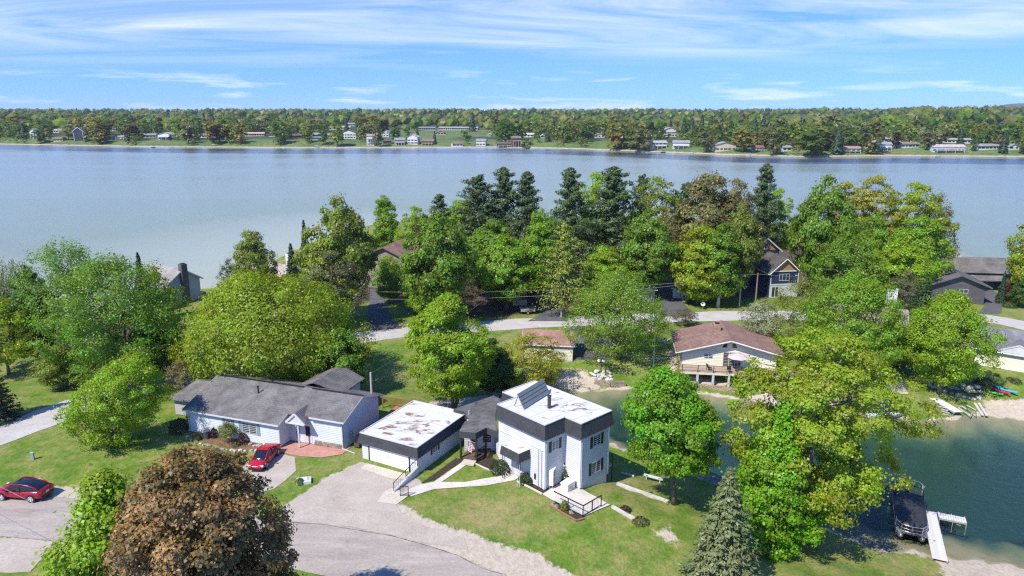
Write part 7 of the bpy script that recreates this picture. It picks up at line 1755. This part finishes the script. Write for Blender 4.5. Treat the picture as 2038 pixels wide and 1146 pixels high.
FH = [
 (67, 276, 14, 'gable2', WHT, RG, 'narrow white house left of the dark glass gabled one', 20), (116, 264, 20, 'low', WHT, (.42, .42, .42), 'white house with pale roof on the slope above the beach cottage', None), (116, 282, 18, 'low', TAN, RB, 'small tan beach cottage near the water', None),
 (158, 281, 20, 'aframe', (.045, .05, .06), (.08, .08, .085), 'dark glass gabled house with white frame', 26), (238, 278, 32, 'low', (.62, .58, .52), RG, 'tan and white low house with a deck on the far lawn', None, True), (224, 261, 13, 'low', (.5, .42, .36), RB, 'small brownish house high behind the tan decked one', None),
 (297, 274, 25, 'low', GRY, RG, 'grey rancher at the top of the bright green slope', None), (330, 279, 34, 'gable', WHT, (.36, .35, .34), 'white gabled house beside the grey rancher', 15, True), (404, 274, 18, 'low', WHT, RG, 'white house hidden between the shore willows', None), (503, 271, 46, 'long', TAN, (.45, .36, .29), 'long tan rancher on the far bluff', None),
 (541, 272, 11, 'gable', WHT, BLU, 'tiny white cabin on the bluff', None), (588, 275, 26, 'low', BRN, RD, 'dark brown house with wide roof on the bluff', None), (631, 278, 17, 'two', BLU, RG, 'blue grey house on the bluff', None), (658, 274, 12, 'low', WHT, RG, 'small white house between trees right of the blue grey one', None),
 (676, 258, 42, 'long', TAN, (.46, .36, .30), 'large low building with a long tan roof set back', None), (694, 276, 30, 'gable2', WHT, RD, 'white house of several gables with dark roof', 17), (640, 247, 18, 'low', GRY, (.36, .37, .38), 'grey roof far back in the wood', None), (700, 251, 14, 'low', WHT, RG, 'white roof far back beside the long tan roof', None),
 (738, 290, 15, 'tower', WHT, RG, 'narrow white house with steps at the water', 22, True), (768, 272, 12, 'gable2', WHT, RG, 'slim white house above the dark cabin', 13), (771, 287, 16, 'low', BRN, RD, 'dark cabin by the water', None), (796, 288, 19, 'two', GRY, RG, 'grey white house left of the tall white one', 13, True),
 (821, 288, 21, 'gable2', WHT, (.45, .44, .43), 'tall white gabled house below the far field', 20), (877, 268, 22, 'gable', (.55, .36, .30), RG, 'pinkish garage with two doors at the end of the far field', None), (850, 259, 32, 'long', (.34, .37, .40), (.22, .23, .25), 'grey low building at the top of the far field', None), (912, 259, 80, 'long', (.46, .46, .46), (.30, .30, .31), 'very long low grey building behind the far field', None),
 (851, 288, 24, 'low', (.28, .13, .09), RB, 'red brown house with deck near the water', 10, True), (911, 292, 21, 'low', (.66, .64, .6), RB, 'pale boat house at the water edge', None), (957, 290, 19, 'two', WHT, RG, 'white two storey house right of the pale boat house', 13), (977, 271, 11, 'gable2', WHT, RG, 'small white house on the slope behind the white two storey one', None), (1005, 292, 32, 'low', (.26, .18, .13), RD, 'brown low house with wide deck at the water', None, True),
 (1028, 292, 18, 'tower', (.13, .07, .045), RB, 'brown log boathouse of two storeys beside the islet', 20, True), (1052, 273, 20, 'low', WHT, (.50, .50, .50), 'white rancher above the islet', None), (1082, 275, 10, 'gable', WHT, (.6, .6, .62), 'small white round roofed house at the end of a track', None), (1193, 274, 20, 'gable', WHT, RG, 'white house above the shore lane', None),
 (1292, 270, 17, 'gable', (.7, .68, .6), (.34, .32, .31), 'cream gable half hidden left of the big cream house', None), (1334, 272, 27, 'gable2', (.7, .68, .6), (.34, .32, .31), 'big cream house on the green bank', 18), (1311, 296, 32, 'two', WHT, (.36, .35, .35), 'white two storey house with balconies', 15, True), (1355, 296, 32, 'two', WHT, RG, 'white two storey house with grey roof next to the balconied one', 15, True),
 (1444, 300, 42, 'gable', (.62, .52, .40), (.30, .32, .35), 'tan and white house with broad blue grey roof', 17), (1509, 301, 22, 'low', WHT, RR, 'white house with red roof by the shore', None, True), (1566, 301, 19, 'low', WHT, RG, 'white cottage behind the shore trees', None), (1694, 303, 36, 'low', (.45, .40, .38), (.34, .24, .22), 'low pinkish grey house near the water', None, True),
 (1760, 298, 26, 'two', (.6, .65, .7), RG, 'pale blue white house left of the dark purple tree', 14, True), (1764, 283, 25, 'low', GRY, RG, 'grey house up the slope behind the pale blue one', None), (1811, 294, 38, 'long', WHT, (.26, .18, .15), 'white house with brown hipped roof above the lawn', None), (1888, 303, 62, 'two', WHT, (.46, .40, .36), 'very long white two storey house with a row of columns', 14, True),
 (1968, 299, 50, 'long', WHT, RG, 'long white rancher on the right hand far lawn', None), (2018, 298, 21, 'gable', WHT, RG, 'white gabled house at the right end of the far shore', None), (1700, 250, 13, 'gable', WHT, (.5, .5, .5), 'white gable high in the far wood', None), (1722, 252, 15, 'low', GRY, (.36, .36, .36), 'grey roof right of the white gable in the far wood', None), (1834, 266, 10, 'gable', WHT, (.6, .6, .6), 'tiny white gable high above the white colonnade', None), (1905, 285, 50, 'long', (.6, .6, .58), RG, 'pale long house behind the white colonnade', None),
]
for h in FH: far_house(*h[:7], hpx=h[7], deck=h[8] if len(h) > 8 else False)

def far_proto(seed, kind, n):
    """small leafy shapes for trees seen across the lake, unit height"""
    rng = np.random.default_rng(seed)
    if kind == 'con':
        t = rng.uniform(.05, 1, n) ** 1.1; a = rng.uniform(0, 6.28, n); r = .24 * (1 - t) ** .8 * rng.uniform(.55, 1.1, n) + .015
        Q = np.stack([np.cos(a) * r, np.sin(a) * r, t], 1); NN = np.stack([np.cos(a), np.sin(a), np.full(n, .9)], 1); sz = .11
    else:
        k = 18; t = rng.uniform(.12, .95, k); prof = np.sqrt(np.clip(1 - ((t - .52) / .48) ** 2, 0, 1)) * (.36 if kind == 'round' else .24)
        a = np.arange(k) * 2.4 + rng.normal(0, .4, k); q = prof * rng.uniform(.4, .95, k); C = np.stack([np.cos(a) * q, np.sin(a) * q, t], 1)
        i = rng.integers(0, k, n); D = rng.normal(size=(n, 3)); D /= np.linalg.norm(D, axis=1, keepdims=True); D[:, 2] = np.where(D[:, 2] < -.2, -D[:, 2], D[:, 2])
        Q = C[i] + D * .15 * rng.uniform(.6, 1.1, n)[:, None]; O = C[i] - np.array([0, 0, .45]); NN = D + O * 1.2 + np.array([0, 0, .4]) + rng.normal(size=(n, 3)) * .3; sz = .105
    return Q, NN, sz * rng.uniform(.7, 1.4, n), .5 + .2 * rng.normal(size=n)
FP = {}
for i, (kd, n) in enumerate((('round', 420), ('round', 420), ('round', 420), ('oval', 360), ('oval', 360), ('con', 380), ('con', 380))):
    Q, NN, sz, tn = far_proto(300 + i, kd, n); me = quads_mesh('shore_tree', Q, NN, sz, .85, tn, np.random.default_rng(i), LEAF if kd != 'con' else NEEDLE)
    mb = MB(); mb.tube([(0, 0, -.03), (0, 0, .6)], [.02, .008], 5); bm = bmesh.new(); bm.from_mesh(me); FP[(kd, i)] = me
    bm.free(); FP[(kd, i)] = (me, mb_mesh(mb, 'trunk', BARK))
ROUND = [v for k, v in FP.items() if k[0] == 'round']; OVAL = [v for k, v in FP.items() if k[0] == 'oval']; CON = [v for k, v in FP.items() if k[0] == 'con']
FCOL = [('green', (.075, .165, .020)), ('green', (.10, .18, .022)), ('green', (.085, .15, .025)), ('light green', (.155, .235, .028)), ('light green', (.19, .25, .032)), ('olive tan', (.19, .175, .06)), ('olive tan', (.17, .17, .065)), ('golden', (.24, .21, .04)), ('dark purple', (.04, .018, .022)), ('pale', (.25, .27, .12))]
def far_tree(px, py, hpx, wpx, kind, cname, col):
    p = TF(px, py); sc = FPX / proj(p)[2]; h = hpx / sc; me, tr = rnd.choice({'round': ROUND, 'oval': OVAL, 'con': CON}[kind])
    nm = 'conifer' if kind == 'con' else 'shore_tree'
    hx = min(FH, key=lambda q: math.hypot(px - q[0], 2.2 * (py - q[1]))); dx = px - hx[0]; big = 'tall ' if hpx > 32 else 'small ' if hpx < 20 else ''
    where = ('right of' if dx > 0 else 'left of') if abs(dx) > hx[2] * .45 else ('behind' if py < hx[1] else 'in front of')
    what = 'dark conifer' if kind == 'con' else cname + ' tree'
    root = empty(nm, p, ' '.join((big + what + ' ' + where + ' the ' + hx[6]).split()[:16]), 'tree', 'trees along the far shore', rnd.uniform(0, 6.28))
    w = wpx / sc / (.72 if kind == 'round' else .5 if kind == 'oval' else .48); root.scale = (w, w, h)
    for n_, m_ in (('crown', me), ('trunk', tr)):
        o = bpy.data.objects.new(n_, m_); COL.objects.link(o); o.parent = root; o.color = (*col, 1)
rf = random.Random(21)
KEEP = [(h[0], h[1], h[2]) for h in FH]
def blocks(x, y, wpx, hpx):
    for hx, hy, hw in KEEP:
        if abs(x - hx) < hw * .5 + wpx * .32 and -3 < y - hy < hpx * .92: return True
    return False
FIELD = [(760, 266), (1000, 266)]
FIXED = [(375, 285, 45, 32, 'round', 'pale'), (425, 285, 40, 40, 'round', 'golden'), (455, 285, 36, 34, 'round', 'golden'), (480, 287, 36, 24, 'round', 'golden'), (200, 286, 26, 20, 'round', 'dark purple'), (262, 280, 30, 30, 'round', 'dark purple'), (255, 290, 22, 14, 'round', 'green'), (205, 276, 36, 30, 'round', 'green'),
 (558, 288, 42, 32, 'round', 'green'), (612, 284, 36, 26, 'round', 'light green'), (645, 288, 26, 20, 'round', 'green'), (672, 292, 46, 26, 'oval', 'light green'), (752, 292, 42, 20, 'oval', 'olive tan'), (788, 284, 30, 26, 'round', 'green'), (742, 262, 30, 36, 'round', 'golden'), (340, 282, 14, 12, 'round', 'dark purple'), (80, 286, 28, 26, 'round', 'green'),
 (1048, 302, 24, 22, 'round', 'green'), (1226, 298, 50, 40, 'round', 'golden'), (1275, 304, 44, 40, 'round', 'olive tan'), (1162, 282, 34, 26, 'round', 'green'), (1125, 284, 34, 26, 'round', 'light green'), (1223, 262, 34, 30, 'round', 'golden'), (1405, 304, 42, 34, 'round', 'olive tan'), (1433, 288, 28, 26, 'round', 'green'), (1478, 304, 46, 46, 'round', 'golden'),
 (1540, 310, 46, 34, 'round', 'olive tan'), (1548, 285, 48, 44, 'round', 'olive tan'), (1615, 312, 46, 66, 'round', 'green'), (1650, 282, 52, 62, 'round', 'pale'), (1732, 306, 60, 44, 'round', 'olive tan'), (1780, 295, 30, 22, 'round', 'dark purple'), (1845, 298, 36, 34, 'round', 'olive tan'), (1872, 290, 32, 36, 'round', 'olive tan'), (1952, 288, 38, 38, 'round', 'golden'), (1920, 272, 30, 34, 'round', 'light green'), (2030, 282, 40, 44, 'round', 'light green'), (1990, 288, 36, 30, 'round', 'green'), (1790, 268, 20, 24, 'round', 'light green'), (1837, 257, 20, 22, 'round', 'dark purple')]
cd = {n: c for n, c in FCOL}
for x, y, h, w, k, cn in FIXED: far_tree(x, y, h, w, k, cn, cd[cn])
for x, y, h in ((1995, 306, 42), (1665, 308, 58), (1500, 285, 50), (1375, 285, 48), (1395, 280, 48), (1360, 280, 44), (1516, 285, 52), (1413, 272, 40), (1590, 290, 40), (865, 284, 22), (718, 278, 32), (940, 262, 36), (1090, 282, 30), (690, 262, 26), (500, 262, 20), (1910, 292, 36)): far_tree(x, y, h, h * .42, 'con', '', (.036, .066, .032))
n = 0; tries = 0
while n < 250 and tries < 5000:
    tries += 1
    x = rf.uniform(-30, 2068); sy = float(np.interp(x, [q[0] for q in FAR_SHORE], [q[1] for q in FAR_SHORE]))
    band = rf.random(); y = sy - 3 - band ** .8 * 34
    h = rf.uniform(22, 42) * (1 - .35 * band); kind = rf.choice(['round'] * 6 + ['oval', 'oval', 'con', 'con']); w = h * (rf.uniform(.85, 1.3) if kind == 'round' else .5)
    if blocks(x, y, w, h): continue
    if 765 < x < 1000 and 258 < y < 280 and h > 8: continue
    if 255 < x < 340 and y > 270: continue
    cn, c = rf.choice(FCOL); 
    if cn == 'dark purple' and rf.random() < .7: cn, c = FCOL[0]
    if kind == 'con': far_tree(x, y, h * 1.1, w, 'con', '', (.036, .066, .032))
    else: far_tree(x, y, h, w, kind, cn, c)
    n += 1
TR = {}
for o in bpy.data.objects:
    if o.get('group') == 'trees along the far shore': TR.setdefault(o['label'], []).append(o)
for lab, L in TR.items():
    if len(L) > 1:
        hx = min(FH, key=lambda q: (q[6] not in lab, abs(q[0] - proj(L[0].location)[0])))
        L.sort(key=lambda o: abs(proj(o.location)[0] - hx[0]))
        for k, o in enumerate(L): o['label'] = ' '.join(((('nearest', 'second', 'third', 'fourth', 'fifth', 'sixth', 'seventh', 'eighth')[min(k, 7)]) + ' ' + lab).split()[:16])
def far_forest():
    rng = np.random.default_rng(5); V = []; NNs = []; S = []; TN = []; CI = []
    protos = [far_proto(400 + i, k, m) for i, (k, m) in enumerate((('round', 120), ('round', 120), ('round', 120), ('round', 120), ('con', 85)))]
    cols = np.array([(.085, .175, .016), (.12, .21, .018), (.175, .255, .022), (.19, .195, .045), (.23, .225, .045), (.07, .125, .022), (.20, .25, .06), (.038, .07, .028)])
    protos += [far_proto(420 + i, k, m) for i, (k, m) in enumerate((('round', 46), ('round', 46), ('round', 46), ('round', 46), ('con', 40)))]
    N_ = 5300
    az = rng.uniform(-.86, .86, N_); u = rng.uniform(0, 1, N_); faz = lk_f[:, 0] / lk_f[:, 1]; sh = np.interp(az, faz, lk_f[:, 1])
    d = 70 + 3600 * u ** 2.1; d[:1100] = rng.uniform(6, 75, 1100); Y = sh + d; X = az * Y; Z = far_height(X, Y)
    h = rng.uniform(10.5, 20, N_) * (1 + .12 * (d > 900))
    h[:1100] = rng.uniform(3.0, 9.0, 1100)
    # keep clearings where the houses and the field are
    keep = np.ones(N_, bool)
    for hx, hy, hw in KEEP + [(830, 268, 150), (900, 266, 150)]:
        p = TF(hx, hy); rr = math.hypot(p.x, p.y); sc = FPX / proj(p)[2]
        keep &= ~((np.abs(X * p.y / Y - p.x) < hw / sc * .55 + 3) & (Y < p.y + 14) & (Y > p.y - 190))
    bmI = bmesh.new(); bmesh.ops.create_icosphere(bmI, subdivisions=1, radius=1); iv = np.array([v.co[:] for v in bmI.verts]); it = np.array([[v.index for v in f.verts] for f in bmI.faces]); bmI.free()
    extra = []; exc = []; ext = []
    for i in np.nonzero(keep)[0]:
        far = d[i] > 230 and i >= 1100; con = rng.uniform() < (.13 if far else .10); q = 4 if con else int(rng.integers(0, 4)); Q, NN, sz, tn = protos[q + 5] if (far or i < 1100) else protos[q]; a = rng.uniform(0, 6.28); ca, sa = math.cos(a), math.sin(a); w = h[i] * (rng.uniform(1.25, 1.9) if not con else 1.0)
        g = Q[:, :2] @ np.array([[ca, sa], [-sa, ca]]); c = (cols[7] if con else cols[rng.integers(0, 7)]) * rng.uniform(.8, 1.2)
        if far and not con:
            jit = iv * rng.uniform(.72, 1.12, (len(iv), 1)); bl = np.stack([X[i] + jit[:, 0] * w * .36, Y[i] + jit[:, 1] * w * .36, Z[i] + h[i] * (.52 + .46 * jit[:, 2])], 1)
            t3 = bl[it]; extra.append(np.stack([t3[:, 0], t3[:, 1], (t3[:, 1] + t3[:, 2]) / 2, t3[:, 2]], 1)); exc.append(np.tile(c, (len(it), 1))); ext.append(.5 + .16 * rng.normal(size=len(it)))
            sel = np.arange(len(Q)) % 2 == 0; Q, NN, sz, tn, g = Q[sel], NN[sel], sz[sel] * .62, tn[sel], g[sel]
        V.append(np.stack([X[i] + g[:, 0] * w, Y[i] + g[:, 1] * w, Z[i] + Q[:, 2] * h[i]], 1)); m = NN[:, :2] @ np.array([[ca, sa], [-sa, ca]]); NNs.append(np.column_stack([m, NN[:, 2]])); S.append(sz * h[i] * (1.5 if not far and i >= 1100 else 2.0))
        TN.append(tn); CI.append(np.tile(c, (len(Q), 1)))
    V = np.concatenate(V); me = quads_mesh('far_forest', V, np.concatenate(NNs), np.concatenate(S), .9, np.concatenate(TN), rng, LEAF, extra=np.concatenate(extra), extra_tone=np.concatenate(ext))
    CI.append(np.concatenate(exc))
    col = me.color_attributes.new('leafcol', 'FLOAT_COLOR', 'CORNER'); c4 = np.repeat(np.column_stack([np.concatenate(CI), np.ones(len(me.polygons))]), 4, 0); col.data.foreach_set('color', c4.astype(np.float32).ravel())
    m = LEAF.copy(); m.name = 'mixed_wood_leaf'; nt = m.node_tree; at = N(nt, 'ShaderNodeAttribute', attribute_name='leafcol')
    for nd in nt.nodes:
        if nd.bl_idname == 'ShaderNodeHueSaturation': nt.links.new(at.outputs['Color'], nd.inputs['Color'])
    me.materials.clear(); me.materials.append(m)
    o = bpy.data.objects.new('far_forest', me); COL.objects.link(o); tag(o, 'mixed green wood covering the hills beyond the far shore', 'forest', None, 'stuff')
far_forest()
# moored boats and lifts along the far shore
def far_boat(px, py, wpx, col, label, canopy):
    p = P(px, py, 0); sc = FPX / proj(p)[2]; L = wpx / sc; root = empty('moored_boat', p, label, 'boat', 'boats along the far shore')
    MB().loft([[(x + p.x, y + p.y, z) for x, y, z in s] for s in hull(8, L, L * .34, 1.0, -.1)]).build('hull', PLASTIC, root, col)
    if canopy: 
        MB().box(p + Vector((0, 0, 2.3)), (L * .8, L * .32, .25)).build('canopy', PAINT, root, canopy)
        for s in (-1, 1): MB().bar(p + Vector((s * L * .3, 0, .5)), p + Vector((s * L * .3, 0, 2.3)), .12).build('canopy_post', STEEL, root)
for i, (x, y, w, c, lab, cn) in enumerate(((306, 293, 9, (.03, .04, .06), 'dark boat at the foot of the bright green slope', None), (375, 286, 8, (.6, .6, .6), 'white boat on a lift under the pale shore tree', (.5, .5, .5)), (426, 291, 9, (.7, .7, .7), 'white canopied boat under the golden shore trees', (.65, .65, .65)), (566, 294, 8, WHT, 'white boat below the tiny white cabin', None), (630, 293, 8, WHT, 'white boat below the blue grey house', (.6, .6, .6)), (976, 291, 9, (.03, .10, .25), 'blue covered boat beside the brown low house', (.04, .12, .3)), (1280, 301, 8, (.1, .25, .4), 'blue boat left of the balconied house', None), (1320, 303, 10, (.04, .05, .05), 'dark canopied boat before the balconied house', (.05, .06, .06)), (1377, 305, 9, WHT, 'white boat before the grey roofed two storey house', None), (1490, 309, 9, (.65, .67, .7), 'pale boat near the tan and white house', (.6, .62, .65)), (1737, 308, 10, (.7, .7, .7), 'white canopied lift left of the pale blue house', (.7, .7, .7)), (1866, 310, 12, (.65, .68, .7), 'white boat in front of the colonnade', (.06, .08, .1)))): far_boat(x, y + 1, w, c, lab, cn)

def haze():
    m = bpy.data.materials.new('summer_haze'); m.use_nodes = True; nt = m.node_tree; nt.nodes.clear()
    v = N(nt, 'ShaderNodeVolumePrincipled', inp={'Color': (.86, .92, 1.0, 1), 'Density': HAZE, 'Anisotropy': 0.0}); o = N(nt, 'ShaderNodeOutputMaterial'); nt.links.new(v.outputs[0], o.inputs['Volume'])
    mb = MB(); mb.box((0, 4400, 70), (26000, 11200, 156)); ob = mb.build('haze', m); tag(ob, 'thin bluish summer haze over the lake and hills', 'haze', None, 'stuff')
HAZE = 5e-5
haze()
